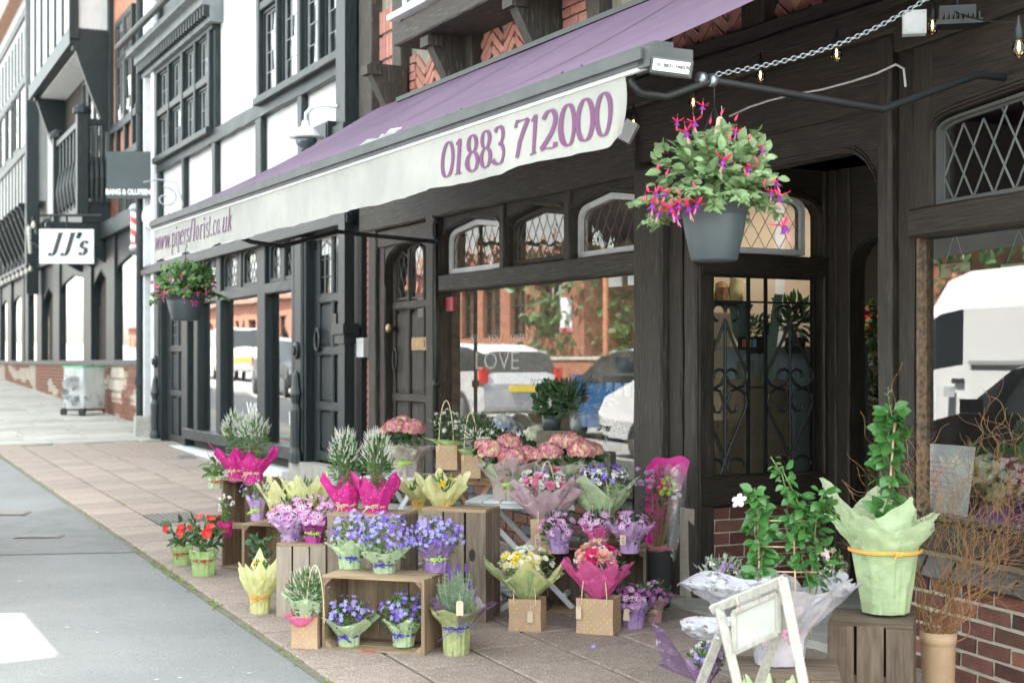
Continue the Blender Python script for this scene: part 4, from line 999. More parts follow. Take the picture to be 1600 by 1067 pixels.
b.obj('pole',[mat('pole_white',(.8,.8,.8),.3),mat('pole_red',(.6,.04,.05),.3)],t,W)
for z0 in (0,hb-.14): b=mb(); b.lathe([(0,z0-.03),(.13,z0),(.15,z0+.04),(.13,z0+.1),(.1,z0+.12),(0,z0+.14)],16); b.obj('cap',GALV,t,W)
# ================= awning
AW=thing('awning','purple fabric awning with long white valance printed with a web address and phone number','awning',M.W)
PURP=mat('purple_canvas',(.084,.047,.094),.8,(.122,.072,.134),1.1,bump=.15,bscale=300,transl=.12)
VAL=mat('white_canvas',(.55,.545,.515),.85,(.44,.44,.42),2.2,bump=.2,bscale=14,transl=.3,bdist=.02)
GREYM=mat('grey_aluminium',(.075,.082,.085),.6,(.05,.056,.058),6)
VINK=mat('purple_print',(.15,.055,.135),.85)
vB=-2.18; a0=M.u(243,vB); a1=M.u(1012,vB); a2=M.u(981,vB); zV=2.575
def canopy(s,t):
    u=a0+(a1-a0)*s; v=-.22+(vB+.22)*t; z=3.74+(zV+.085-3.74)*t-(.05+.012*math.sin(s*19))*math.sin(math.pi*t)+.008*math.sin(s*43)*t
    return (u,v,z)
b=mb(); b.grid(canopy,60,14); b.obj('canopy',PURP,AW,None,True)
for k in range(1,7):
    s_=k/7; b=mb()
    for j in range(14):
        p,q=canopy(s_,j/14),canopy(s_,(j+1)/14); b.add([(p[0]-.012,p[1],p[2]+.003),(p[0]+.012,p[1],p[2]+.003),(q[0]+.012,q[1],q[2]+.003),(q[0]-.012,q[1],q[2]+.003)],[(0,1,2,3)])
    b.obj('seam',PURP,AW)
b=mb()   # stitched hem with small eyelets
for i in range(46):
    p=canopy((i+.5)/46,.975); b.lathe([(0,0),(.008,0),(.006,.006),(0,.006)],6,c=(p[0],p[1],p[2]+.002))
b.obj('stud',GREYM,AW)
b=mb()   # white petal emblem near the left end
def cpt(px,py):
    # point on the canopy under a pixel
    best=None
    for i in range(61):
        t=i/60; v=-.22+(vB+.22)*t; u=M.u(px,v); z=3.74+(zV+.085-3.74)*t-.05*math.sin(math.pi*t); y=HOR-(z-EYE)*FPX/M.Y(px,v)
        if best is None or abs(y-py)<best[0]: best=(abs(y-py),u,v,z)
    return Vector(best[1:])+Vector((0,-.006,.012))
for a,c in (((562,238),(596,225)),((592,224),(610,214)),((598,222),(622,214)),((600,216),(630,202))):
    A,B_=cpt(*a),cpt(*c); d=(B_-A); s=d.cross(Vector((0,.75,.65))).normalized()*.018
    b=mb(); b.add([A,(A+B_)/2+s,B_,(A+B_)/2-s],[(0,1,2,3)]); b.obj('emblem_petal',WPAINT,AW)
def valance(u,q,off=0):
    k=.012*math.sin(u*7)+.005*math.sin(u*23+1)+.003*math.sin(u*41); dep=(zV-q)/.25
    curl=max(0,(u-(a2-.16))/.16); 
    return (u-.09*curl*curl*dep*dep,vB-.012+k*dep-off+.05*curl*curl*dep,q+.05*curl**2*dep)
b=mb(); b.grid(lambda s,t:valance(a0+(a2-a0)*s,zV-(.247+.005*math.sin(s*40)+.002*math.sin(s*97))*t),220,6); b.obj('valance',VAL,AW,None,True)
b=mb(); b.box(a0,a1,vB-.02,vB+.0,zV-.002,zV+.012); b.obj('piping',WPAINT,AW)
b=mb(); b.box(a0-.03,a1+.02,vB-.03,vB+.07,zV+.012,zV+.085); b.box(a0-.03,a1+.02,vB-.045,vB-.03,zV+.03,zV+.07); b.obj('front_bar',GREYM,AW)
uA,uB=M.u(694,vB),M.u(960,vB)
tw_=sum(GL[c][0] for c in '01883 712000'); us_=(uB-uA)/tw_; off_=0
for c in '01883 712000':
    if c!=' ': calligraph(c,lambda s,q:valance(uA+off_+s,zV-.205+q,.004),.165,thick=.2,thin=.035,slant=.05,width=us_*GL[c][0]).obj('numeral',VINK,AW)
    off_+=us_*GL[c][0]
uA,uB=M.u(246,vB),M.u(366,vB)
t_=calligraph('www.pipersflorist.co.uk',lambda s,q:valance(uA+s,zV-.175+q,.004),.17,thick=.10,thin=.03,slant=.16,gap=.03,width=uB-uA); t_.obj('web_address',VINK,AW)
# end bracket with its maker's plate
b=mb(); b.box(a1-.02,a1+.06,vB-.03,vB+.16,zV+.0,zV+.075); b.box(a1-.06,a1+.02,vB+.02,vB+.10,zV+.075,zV+.105); b.obj('end_bracket',GREYM,AW)
b=mb(); 
pl=P(1049,104,5.12); W=T(pl)@RZ(R_(-8))@RY(R_(9)); b.box(-.066,.066,0,.012,-.020,.020); pt=b.obj('maker_plate',mat('plate_white',(.75,.75,.75),.4),AW,W)
b=mb(); b.box(-.075,.075,.012,.05,-.028,.03); b.obj('plate_holder',GREYM,AW,W)
text_mesh('(01883) 348590',.0195,mat('black_ink',(.03,.03,.03),.5),pt,W@T(.008,-.002,0),'small_print',bold=.0003)
# cassette hood
uh=M.u(622,-.32); zh=M.z(622,160,-.32)
b=mb(); b.prism([(uh,zh),(a1+.1,zh),(a1+.1,zh+.035),(uh,zh+.035)],-.34,-.02); b.box(uh+.04,a1+.1,-.19,-.02,3.66,zh-.001); b.obj('hood',BLKMET,AW)
def v_of(px,u):
    r=(px-800)/FPX; F=M
    return (F.o.x+u*F.e.x-r*(F.o.y+u*F.e.y))/(r*F.m.y-F.m.x)
def armpt(px,py,u):
    v=v_of(px,u); Y=F_Y(u,v); return Vector((u,v,EYE+(HOR-py)/FPX*Y))
def F_Y(u,v): return M.o.y+u*M.e.y+v*M.m.y
uS=M.u(682,-.13)
b=mb(); b.tube([(uS,-.13,M.z(682,340,-.13)),(uS,-.13,M.z(682,705,-.13))],.016,8)
for py in (345,376,600,700): b.lathe([(.03,-.03),(.034,0),(.03,.03)],8,c=(uS,-.13,M.z(682,py,-.13)))
b.obj('slide_rod',BLKMET,AW,None,True)
pts=[Vector((uS,-.13,M.z(682,378,-.13))),armpt(560,366,uS),armpt(528,362,uS),armpt(440,385,uS),armpt(392,378,uS),Vector((uS-.1,vB+.02,zV+.03))]
b=mb(); b.tube(pts,.017,8); b.obj('arm',BLKMET,AW,None,True)
uT=M.u(985,vB+.03)+.02
apx=[(985,128),(1000,145),(1040,152),(1112,126),(1378,172),(1525,118),(1600,124),(1680,140)]
ARM=[armpt(x,y,uT) for x,y in apx]
b=mb(); b.tube([Vector((uT,vB+.03,zV+.02))]+ARM,.0165,10); b.obj('arm',BLKMET,AW,None,True)
b=mb(); p=ARM[3]; d=(ARM[4]-ARM[3]).normalized()
for k in (-.05,.0): b.tube([p+d*(k-.014),p+d*(k+.014)],.025,10)
b.obj('clamp',GALV,AW,None,True)
# galvanised chain
HB=M.W@ARM[3]
CH=thing('chain','galvanised steel chain running up from the awning arm to the dark timbers','chain',T(HB))
A=HB+Vector((.0,0,.02)); B_=P(1560,-78,5.9); n_=64; pv=None
for i in range(n_):
    t=i/n_; p=A.lerp(B_,t)+Vector((0,0,-.10*math.sin(math.pi*t))); q=A.lerp(B_,t+1/n_)+Vector((0,0,-.10*math.sin(math.pi*(t+1/n_)))); d=q-p
    if 'lk' not in globals():
        l=mb(); L=.0255; l.tube([(.0085*math.sin(a)*(1 if abs(math.cos(a))>.2 else 1),0,(L/2+.003)*math.cos(a)) for a in [k*math.pi/6 for k in range(12)]],.0028,5,closed=True); lk=l.me('chain_link',GALV,True)
    link('chain_link',lk,CH,T((p+q)/2)@AL(d,math.pi/2*(i%2)+.3)@Matrix.Diagonal((1,1,d.length/.0235,1)))
# festoon bulbs over the entrance
FEST=[(990,195),(1083,162),(1188,120),(1307,86),(1457,42),(1592,76)]
BG=glass('bulb_glass',1.5,(.9,.86,.75)); FIL=mat('warm_filament',(1,.6,.2),.5,emit=3)
places=['beside the valance end','above the hanging basket','above the bent arm','above the white cable','next to the white junction box','at the right edge of the frame']
for (px,py),pl_ in zip(FEST,places):
    Y=M.Y(px,-.3) if px<1500 else 5.6
    p=P(px,py,Y); s=1.0 if px<1500 else 1.0
    t=thing('festoon_bulb','clear teardrop festoon bulb '+pl_,'light bulb',T(p)@SC(s))
    b=mb(); b.lathe([(0,-.036),(.018,-.03),(.028,-.01),(.027,.01),(.016,.03),(.012,.036)],12); b.obj('glass_bulb',BG,t,None,True)
    b=mb(); b.lathe([(.015,.032),(.018,.04),(.018,.075),(.012,.085),(.003,.13),(0,.13)],10); b.obj('lamp_holder',BLKMET,t,None,True)
    b=mb(); b.lathe([(0,-.012),(.006,0),(.003,.024),(0,.03)],6); b.obj('filament',FIL,t)
cab=[P(px,py-40,(M.Y(px,-.28) if px<1500 else 5.6)) for px,py in FEST]
b=mb(); pts=[]
for a,c in zip(cab,cab[1:]):
    for k in range(6): t=k/6; pts.append(a.lerp(c,t)+Vector((0,0,-.03*math.sin(math.pi*t))))
pts.append(cab[-1]); b.tube(pts,.004,6); o=b.obj('festoon_cable',BLKMET); tag(o,'black festoon cable strung along the dark beams over the entrance','cable')
pc=[(1140,182),(1170,168),(1200,158),(1240,148),(1285,140),(1330,128),(1370,115),(1400,101),(1412,108),(1415,136)]
b=mb(); b.tube([M.w(M.u(px,-.14),-.14,M.z(px,py,-.14)) for px,py in pc],.006,6); b.v=[v for v in b.v]; o=b.obj('white_cable',WPAINT,None,None,True); tag(o,'thin white cable clipped across the dark beam above the entrance','cable')
def boxthing(name,label,cat,px0,px1,py0,py1,Y,m,d=.06,rot=-12):
    a=P(px0,py0,Y);c=P(px1,py1,Y); w_=c.x-a.x;h=a.z-c.z
    t=thing(name,label,cat,T((a.x+c.x)/2,Y,(a.z+c.z)/2)@RZ(R_(rot))); return t,w_,h
t,w_,h=boxthing('junction_box','square white plastic junction box on the dark beams','junction box',1411,1447,16,53,6.5,WPAINT)
b=mb(); b.box(-w_/2,w_/2,0,.06,-h/2,h/2); b.box(-w_/2+.006,w_/2-.006,-.006,0,-h/2+.006,h/2-.006); b.obj('cover',WPAINT,t)
b=mb(); [b.lathe([(0,0),(.004,0),(.004,.002),(0,.002)],6,c=(sx*(w_/2-.014),-.008,sz*(h/2-.014))) for sx in(-1,1) for sz in (-1,1)]; b.obj('screw',GALV,t)
t,w_,h=boxthing('floodlight','black finned floodlight above the entrance next to the junction box','floodlight',1462,1530,5,50,6.3,BLKMET)
b=mb(); b.box(-w_/2,w_/2,-.1,.02,-.05,-.03); b.box(-w_/2*.8,w_/2*.8,-.02,.04,-.03,.05); b.obj('housing',BLKMET,t)
for i in range(9): b=mb(); b.box(-w_/2+.015+i*w_/9.5,-w_/2+.021+i*w_/9.5,-.09,.01,-.03,.0); b.obj('fin',BLKMET,t)
b=mb(); b.tube([(0,0,.05),(0,.05,.13)],.012,6); b.obj('bracket',BLKMET,t)
t,w_,h=boxthing('spotlight','small pale spotlight hanging behind the end of the valance','spotlight',972,992,190,222,8.3,WPAINT)
b=mb(); b.box(-w_/2,w_/2,-.04,.04,-h/2,h/2); b.xf(RY(.5)); b.obj('housing',WPAINT,t); b=mb(); b.tube([(0,0,.03),(0.02,.05,.14)],.008,6); b.obj('bracket',BLKMET,t)

# ================= plant making kit
def PM(name,c,c2=None,**k):
    k.setdefault('rough',.6); k.setdefault('isl',.16); k.setdefault('transl',.3); k.setdefault('hue',.012); k.setdefault('scale',30); return mat(name,c,col2=c2,**k)
LEAFD=PM('leaf_dark_green',(.035,.085,.03),(.06,.13,.04),isl=.35,rough=.45)
LEAFM=PM('leaf_mid_green',(.07,.16,.045),(.11,.22,.06),isl=.35,rough=.45)
LEAFG=PM('leaf_glossy_green',(.035,.13,.035),(.075,.21,.05),isl=.3,rough=.22,scale=60,transl=.18)
LEAFF=PM('leaf_fuchsia_green',(.17,.28,.12),(.28,.40,.20),isl=.3,rough=.4,transl=.35)
LEAFL=PM('leaf_lavender',(.24,.33,.22),(.3,.42,.27),isl=.25)
LEAFB=PM('leaf_blue_green',(.04,.11,.06),(.08,.18,.09),isl=.3)
STEM=mat('green_stem',(.12,.2,.05),.6); STEMR=mat('red_stem',(.25,.08,.05),.6)
PW_=PM('petal_white',(.78,.78,.72)); PYEL=PM('petal_yellow',(.85,.62,.03)); PCRM=PM('petal_cream',(.8,.76,.4))
PPUR=PM('petal_violet_blue',(.33,.28,.68),(.46,.40,.80),scale=60); PPURD=PM('petal_deep_violet',(.2,.09,.55))
PRED=PM('petal_red',(.75,.03,.02)); PPNK=PM('petal_pink',(.8,.25,.4)); PMAG=PM('petal_cerise',(.72,.03,.16)); PBLUSH=PM('petal_blush',(.85,.5,.42))
PDSY=PM('petal_osteospermum',(.62,.22,.55),(.75,.42,.7),scale=25); PDSYD=PM('petal_osteospermum_dark',(.33,.07,.3),(.5,.16,.45),scale=25); PLIL=PM('petal_lilac',(.55,.38,.62))
DCEN=mat('dark_blue_centre',(.03,.02,.09),.6); YCEN=mat('yellow_centre',(.8,.55,.05),.7); GCEN=PM('petal_lime',(.42,.6,.08)); BTIP=PM('petal_blue',(.4,.5,.75))
HPNK=PM('floret_pink',(.58,.15,.24),(.74,.33,.38),isl=.3,hue=.03,scale=9,mix=(.4,.6)); HYEL=PM('floret_pinkish_cream',(.74,.42,.30),(.8,.68,.42),isl=.2,scale=9); HWHT=PM('floret_white',(.72,.76,.6)); HBLU=PM('floret_blue',(.35,.45,.68),(.55,.6,.72))
SOIL=mat('compost',(.03,.022,.016),.95)
def petal(b,a,L,w,lift=.2,curl=0,m=0,r0=.08,base=0.0,z0=0):
    ca,sa=math.cos(a),math.sin(a)
    def q(r,s,z): return (r*ca-s*sa,r*sa+s*ca,z+z0)
    b.add([q(r0,-w*.25,base),q(r0,w*.25,base),q(L*.45,-w*.45,lift*.45*L),q(L*.5,0,lift*.45*L-.06*w),q(L*.45,w*.45,lift*.45*L),q(L*.82,-w*.4,lift*L*.8+curl*.4*L),q(L*.86,0,lift*L*.8+curl*.4*L),q(L*.82,w*.4,lift*L*.8+curl*.4*L),q(L,0,lift*L+curl*L)],
      [(0,3,2),(0,1,3),(1,4,3),(2,3,6,5),(3,4,7,6),(5,6,8),(6,7,8)],m)
def leafgeo(b,Mx,L=1,w=.45,fold=.12,droop=.25,m=0):
    vs=[(0,0,0)]; fs=[]
    for y,k in ((.14,.55),(.34,.93),(.58,1.0),(.80,.62)):
        z=-droop*L*y*y; vs+=[(w*.5*k,y*L,z+fold*w*k),(0,y*L,z),(-w*.5*k,y*L,z+fold*w*k)]
    vs.append((0,L,-droop*L)); fs=[(0,1,2),(0,2,3)]
    for i in range(3):
        q=1+i*3; fs+=[(q,q+3,q+4,q+1),(q+1,q+4,q+5,q+2)]
    fs+=[(10,13,11),(11,13,12)]
    b.add([Mx@Vector(p) for p in vs],fs,m)
_bl={}
def bloom(k):
    if k in _bl: return _bl[k]
    b=mb(); r=random.Random(k)
    if k in('daisy','daisyd','daisyw'):
        n=15
        for i in range(n): petal(b,i/n*6.283+r.uniform(-.06,.06),1+r.uniform(-.08,.06),.36,.12+r.uniform(-.05,.1),.0,0,.15)
        for i in range(n): 
            if k!='daisyw': petal(b,i/n*6.283+.2,.45,.2,.14,0,2,.12,z0=.012)
        b.lathe([(0.2,.0),(.2,.07),(.12,.13),(0,.15)],8,1)
        me=b.me('bloom',{'daisy':[PDSY,DCEN,PW_],'daisyd':[PDSYD,DCEN,PLIL],'daisyw':[PW_,YCEN,PW_]}[k])
    elif k=='daisyb':
        for i in range(14): petal(b,i/14*6.283,1,.34,.12,0,0,.15)
        b.lathe([(0.2,.0),(.2,.07),(0,.13)],8,1); me=b.me('bloom',[PW_,DCEN])
    elif k in('star','stard'):
        for i in range(5): petal(b,i/5*6.283+r.uniform(-.08,.08),1,.62,.35,-.1,0,.05)
        b.lathe([(.08,0),(.07,.16),(0,.2)],5,1); b.lathe([(.02,-.4),(.12,-.12),(.16,.03)],5,0); me=b.me('bloom',[PPUR if k=='star' else PPURD,PW_])
    elif k=='narc':
        for i in range(6): petal(b,i/6*6.283,1,.5,.25,0,0,.05)
        b.lathe([(.15,0),(.25,.25),(.36,.5),(.32,.46),(.2,.2)],9,0); me=b.me('bloom',PYEL)
    elif k=='red':
        for i in range(5): petal(b,i/5*6.283+r.uniform(-.1,.1),1,.95,.15+r.uniform(-.1,.2),-.05,0,.02)
        b.lathe([(.08,0),(.0,.14)],5,1); me=b.me('bloom',[PRED,PW_])
    elif k in('rose','roseb','rosem'):
        for ring,(n,L,l) in enumerate(((6,1,.55),(6,.85,1.0),(5,.62,1.5),(4,.4,2.2))):
            for i in range(n): petal(b,i/n*6.283+ring*.6+r.uniform(-.1,.1),L,.95*L+.1,l,-.12,0,.02)
        me=b.me('bloom',{'rose':PMAG,'roseb':PBLUSH,'rosem':PPNK}[k])
    elif k in('pom','pomw','pomp','pomy','poml'):
        for i in range(60):
            z=r.uniform(-.1,1); th=r.uniform(0,6.28); rr=math.sqrt(max(0,1-z*z)); d=Vector((rr*math.cos(th),rr*math.sin(th),z*.7))
            Mx=T(d*.55)@AL(d,r.uniform(0,6)); bb=mb(); petal(bb,0,.5,.3,.9,0,0,.02); b.merge(bb,Mx)
        b.lathe([(.5,0),(.6,.2),(.3,.5),(0,.55)],8); me=b.me('bloom',{'pom':GCEN,'pomw':PW_,'pomp':PPNK,'pomy':PCRM,'poml':PLIL}[k])
    elif k in('spikew','spikep'):
        for i in range(22):
            z=i/22*2.4; th=i*2.4; sz=.5*(1-.6*i/22); d=Vector((math.cos(th),math.sin(th),1.1)).normalized()
            bb=mb(); bb.lathe([(0,0),(.16,.3),(.12,.75),(0,1)],5); b.merge(bb,T(0,0,z)@AL(d)@SC(sz))
        me=b.me('flower_spike',PW_ if k=='spikew' else PLIL)
    elif k=='lav':
        for i in range(26):
            z=i/26*1.3; th=i*2.4; d=Vector((math.cos(th),math.sin(th),.9)).normalized(); bb=mb(); bb.lathe([(0,0),(.14,.2),(.0,.42)],5); b.merge(bb,T(0,0,z)@AL(d))
        for i in range(4): bb=mb(); leafgeo(bb,I4,.7,.35,.1,-.1); b.merge(bb,T(0,0,1.3)@RZ(i*1.57)@RX(.9))
        me=b.me('flower_spike',PPURD)
    elif k=='cluster':   # small white buds
        for i in range(9):
            d=Vector((r.uniform(-1,1),r.uniform(-1,1),r.uniform(.2,1))).normalized(); bb=mb(); 
            for q in range(5): petal(bb,q*1.257,.4,.3,.3,0,0,.02)
            b.merge(bb,T(d*.7)@AL(d))
        me=b.me('bloom',PW_)
    elif k=='fuch':   # hangs down along -z
        for i in range(4): petal(b,i*1.57,1.35,.42,.05+r.uniform(-.2,.3),.15,0,.05)
        b.lathe([(.07,.55),(.1,.2),(.13,0),(.1,-.05)],8,0)
        for i in range(6): 
            a=i*1.047; bb=mb(); petal(bb,0,.75,.55,-1.6,.5,0,.08); b.merge(bb,RZ(a)@T(.02,0,0)@SC(.8),1)
        b.lathe([(.12,-.02),(.24,-.3),(.27,-.55),(.2,-.6),(.05,-.3)],9,1)
        for i in range(5): b.tube([(0,0,-.2),(.05*math.cos(i*1.3),.05*math.sin(i*1.3),-.8),(.12*math.cos(i*1.3),.12*math.sin(i*1.3),-1.15-.1*i)],.025,4,2)
        b.tube([(0,0,.5),(.02,0,1.2)],.03,4,3)
        me=b.me('bloom',[mat('fuchsia_sepal',(.85,.06,.22),.5,isl=.1,transl=.3),mat('fuchsia_skirt',(.30,.05,.38),.6,isl=.1,transl=.3),mat('fuchsia_stamen',(.8,.25,.4),.5),STEMR])
    elif k=='bud':
        b.lathe([(0,-.55),(.16,-.3),(.2,0),(.1,.3),(.07,.6),(0,.65)],8); b.tube([(0,0,.6),(.0,0,1.2)],.03,4,1); me=b.me('bud',[mat('fuchsia_sepal',(.8,.03,.14),.5),STEMR])
    elif k=='trumpet':
        for i in range(5): petal(b,i*1.257,1,.75,.25,-.2,0,.1)
        b.lathe([(.05,-.9),(.12,-.4),(.2,0)],8,0); me=b.me('bloom',PM('petal_pale_pink',(.82,.6,.68),isl=.06))
    elif k=='wax':    # small white orchid like bloom for the right window
        for i in range(5): petal(b,i*1.257,1,.8,.1,0,0,.03)
        me=b.me('bloom',PW_)
    _bl[k]=me; return me
_lf={}
def leafmesh(m,w,droop,k):
    key=(m.name,w,k)
    if key not in _lf:
        b=mb(); leafgeo(b,I4,1,w,.14,droop); _lf[key]=b.me('leaf',m,True)
    return _lf[key]
def plants_leaf(par,loc,d,L,m,w=.5,droop=.25):
    "one leaf object; d points along the blade"
    d=Vector(d).normalized(); 
    yv=d; o_=Vector(loc); o_.z=0; o_=(o_.normalized() if o_.length>.01 else Vector((0,-1,0))); zv=Vector((rnd.uniform(-.35,.35),rnd.uniform(-.7,.1),rnd.uniform(.25,.8)))+o_*.5+Vector((d.x,d.y,0))*.4; xv=yv.cross(zv).normalized(); zv=xv.cross(yv)
    R3=Matrix((xv,yv,zv)).transposed().to_4x4()
    return link('leaf',leafmesh(m,w,droop,rnd.randrange(3)),par,WM[par.name]@T(Vector(loc))@R3@SC(L))
def leaves(b,n,c,rad,L,w=.45,droop=.25,shell=.45,up=.4,m=0,lo=-1,r=rnd):
    "scatter leaves through an ellipsoid, pointing outwards"
    for _ in range(n):
        while 1:
            d=Vector((r.uniform(-1,1),r.uniform(-1,1),r.uniform(lo,1)))
            if shell<d.length<1: break
        p=Vector((c[0]+d.x*rad[0],c[1]+d.y*rad[1],c[2]+d.z*rad[2]))
        dd=Vector((d.x,d.y,d.z+up))+Vector((r.uniform(-.6,.6),r.uniform(-.6,.6),r.uniform(-.4,.4)))
        dd.normalize(); zv=Vector((r.uniform(-.5,.5),r.uniform(-.8,.2),r.uniform(.2,.9)))+Vector((d.x,d.y,d.z*.3)); xv=dd.cross(zv).normalized(); zv=xv.cross(dd)
        s=L*r.uniform(.65,1.15); Mx=T(p)@Matrix((xv,dd,zv)).transposed().to_4x4()@SC(s)
        leafgeo(b,Mx,1,w,.14,droop,m)
def sticks(b,n,base,c,rad,rr=.0015,m=0):
    for _ in range(n):
        d=Vector((rnd.gauss(0,.45),rnd.gauss(0,.45),rnd.uniform(-.2,.8))); p=Vector((c[0]+d.x*rad[0],c[1]+d.y*rad[1],c[2]+d.z*rad[2]))
        q=Vector(base)+Vector((rnd.uniform(-.02,.02),rnd.uniform(-.02,.02),0)); mid=q.lerp(p,.5)+Vector((0,0,.15*(p-q).length)); b.tube([q,mid,p],[rr*1.6,rr*1.2,rr],4,m)
def scatter(par,k,n,c,rad,size,lo=.1,up=.5,mind=.7,front=.35,jit=.5,name=None):
    pts=[]; tr=0
    while len(pts)<n and tr<n*40:
        tr+=1; d=Vector((rnd.gauss(0,1),rnd.gauss(0,1)-front,rnd.gauss(.3,1))).normalized()
        if d.z<lo: continue
        q=rnd.uniform(.82,1.06); p=Vector((c[0]+d.x*rad[0]*q,c[1]+d.y*rad[1]*q,c[2]+d.z*rad[2]*q))
        if any((p-o).length<size*mind*2 for o in pts): continue
        pts.append(p); dd=d+Vector((rnd.uniform(-jit,jit),rnd.uniform(-jit,jit)-.25,up+rnd.uniform(-jit,jit)))
        kk=k if isinstance(k,str) else rnd.choice(k)
        me=bloom(kk); link(me.name.split('.')[0],me,par,WM[par.name]@T(p)@AL(dd,rnd.uniform(0,6.28))@SC(size*rnd.uniform(.85,1.15)))
def hyd_head(par,c,r,m,m2,n=150,seed=0):
    b=mb(); rr=random.Random(seed+int(c[0]*1e4)); g=2.39996
    for i in range(n):
        z=1-1.35*i/n; q=math.sqrt(max(0,1-z*z)); th=i*g; d=Vector((q*math.cos(th),q*math.sin(th),z*.8)); k=rr.uniform(.9,1.06)
        bb=mb(); s=r*.19
        for j in range(4): petal(bb,j*1.5708+.2,1,1.0,.18,-.05,0,.03)
        b.merge(bb,T(d*r*k)@AL(d+Vector((rr.uniform(-.3,.3),rr.uniform(-.3,.3),rr.uniform(-.3,.3))),rr.uniform(0,6))@SC(s),0 if rr.random()<.72 else 1)
        b.lathe([(0,0),(s*.16,.0),(0,s*.2)],4,2,c=tuple(d*r*(k+.02)))
    b.lathe([(0,-r*.3),(r*.7,-r*.2),(r*.85,0),(r*.6,r*.45),(0,r*.7)],10,3)
    b.obj('flower_head',[m,m2,PCRM,LEAFM],par,WM[par.name]@T(Vector(c)))
# ---- wrapping
def wrapf(r0,rt,ht,H,R,nc=5,seed=0,point=.35,squash=(1,1),lean=(0,0),fold=.09):
    rr=random.Random(seed); ph=[rr.uniform(0,6.28) for _ in range(6)]; off=rr.uniform(0,6.28); hs_=[rr.uniform(.8,1.12) for _ in range(nc)]
    def f(s,t):
        th=s*2*math.pi; a=th-off; ci=(a/(2*math.pi)*nc)%nc; i=int(ci)%nc; fr=ci-int(ci); cor=abs(2*fr-1)**1.3; hc=hs_[i]*(1-fr)+hs_[(i+1)%nc]*fr
        if t<.28:
            q=t/.28; r=r0+(rt-r0)*q; z=ht*q; amp=.06+.02*q
        else:
            q=(t-.28)/.72; top=(H-ht)*((1-point)+point*cor*1.1)*hc; r=rt+(R*(.78+.3*cor)*hc-rt)*(q**.85); z=ht+top*(q**.92)-.10*R*cor*q*q; amp=fold*(.6+q)
        r*=1+amp*(math.sin(9*th+ph[0]+2*t)*.5+math.sin(17*th+ph[1]-3*t)*.35+math.sin(5*th+ph[2]+5*t)*.4)
        nz=(mnoise.noise(Vector((math.cos(th)*2.2,math.sin(th)*2.2,t*4+seed)))*.08+abs(mnoise.noise(Vector((math.cos(th)*6,math.sin(th)*6,t*7+seed))))*.05)*R*(.5+t if t>.28 else .45)
        k=max(0,t-.28)
        return Vector(((r+nz)*math.cos(th)*squash[0]+lean[0]*k*R,(r+nz)*math.sin(th)*squash[1]+lean[1]*k*R,max(0,z+nz*.6*(1 if t>.3 else 0))))
    return f
def wrap(par,m,f,name='paper_wrap',nu=72,nv=16,label=None):
    b=mb(); b.grid(lambda s,t:f(s,t),nu,nv,wrap=True); b.add([f(i/16,0) for i in range(16)],[tuple(range(15,-1,-1))]); o=b.obj(name,m,par,None,True,label=label); return o
def wdots(par,f,m,n=60,r=.0028):
    b=mb()
    for i in range(n):
        s=((i*.618)%1); t=.05+.9*((i*.7548)%1); p=f(s,t); a=f(s+.01,t)-p; c=f(s,t+.02)-p; nn=a.cross(c)
        if nn.length<1e-9: continue
        nn.normalize(); Mx=T(p+nn*.0025)@AL(nn); b.add([Mx@Vector((r*math.cos(k*.785),r*math.sin(k*.785),0)) for k in range(8)],[tuple(range(8))])
    b.obj('dots',PW_,par)
def ribbon(par,m,r,z,sq=(1,1),w=.0035,bow=True,tails=3,tl=.06):
    b=mb(); n=24
    for dz in (0,.004,-.003): b.tube([(r*1.04*math.cos(i/n*6.283)*sq[0],r*1.04*math.sin(i/n*6.283)*sq[1],z+dz+.002*math.sin(i*1.3+dz*900)) for i in range(n)],w*.5,4,closed=True)
    if bow:
        a=rnd.uniform(-2.1,-1.1); c=Vector((r*1.1*math.cos(a)*sq[0],r*1.1*math.sin(a)*sq[1],z))
        for k in range(tails):
            d=Vector((rnd.uniform(-1,1),rnd.uniform(-.5,-.1),rnd.uniform(-.9,.5)))*tl; b.tube([c,c+d*.5+Vector((0,-.008,.006)),c+d],w*.5,4)
        for sg in (-1,1): b.tube([c+Vector((sg*tl*.45*math.sin(q),-.01-.006*math.sin(q),tl*.16*math.sin(2*q))) for q in [i*math.pi/8 for i in range(9)]],w*.5,4)
    b.obj('ribbon',m,par,None,True)
RIBB=mat('ribbon_blue',(.07,.05,.42),.4); RIBO=mat('ribbon_orange',(.85,.42,.08),.5); RIBG=mat('ribbon_lime',(.5,.75,.12),.4); RAFF=mat('raffia',(.68,.56,.36),.8); RIBR=mat('ribbon_red',(.45,.06,.05),.5); RIBL=mat('ribbon_lilac',(.35,.2,.55),.4); RIBP=mat('ribbon_pink',(.75,.25,.4),.4)
def tissue(n,c,tr=.35,bump=.35,rough=.55): return mat(n,c,rough,tuple(min(1,x*1.12) for x in c),7,bump=min(1,bump*2),bscale=15,transl=tr,bdist=.03)
TMAG=tissue('magenta_paper',(.70,.04,.32),.35); TYEL=tissue('yellow_tissue',(.82,.81,.46),.5); TPGR=tissue('pale_green_paper',(.56,.70,.44),.35); TGRN=tissue('lime_tissue',(.50,.66,.30),.4); TLIL=tissue('lilac_paper',(.50,.34,.60),.3,rough=.3); TPUR=tissue('purple_foil',(.30,.19,.42),.2,.6,.25)
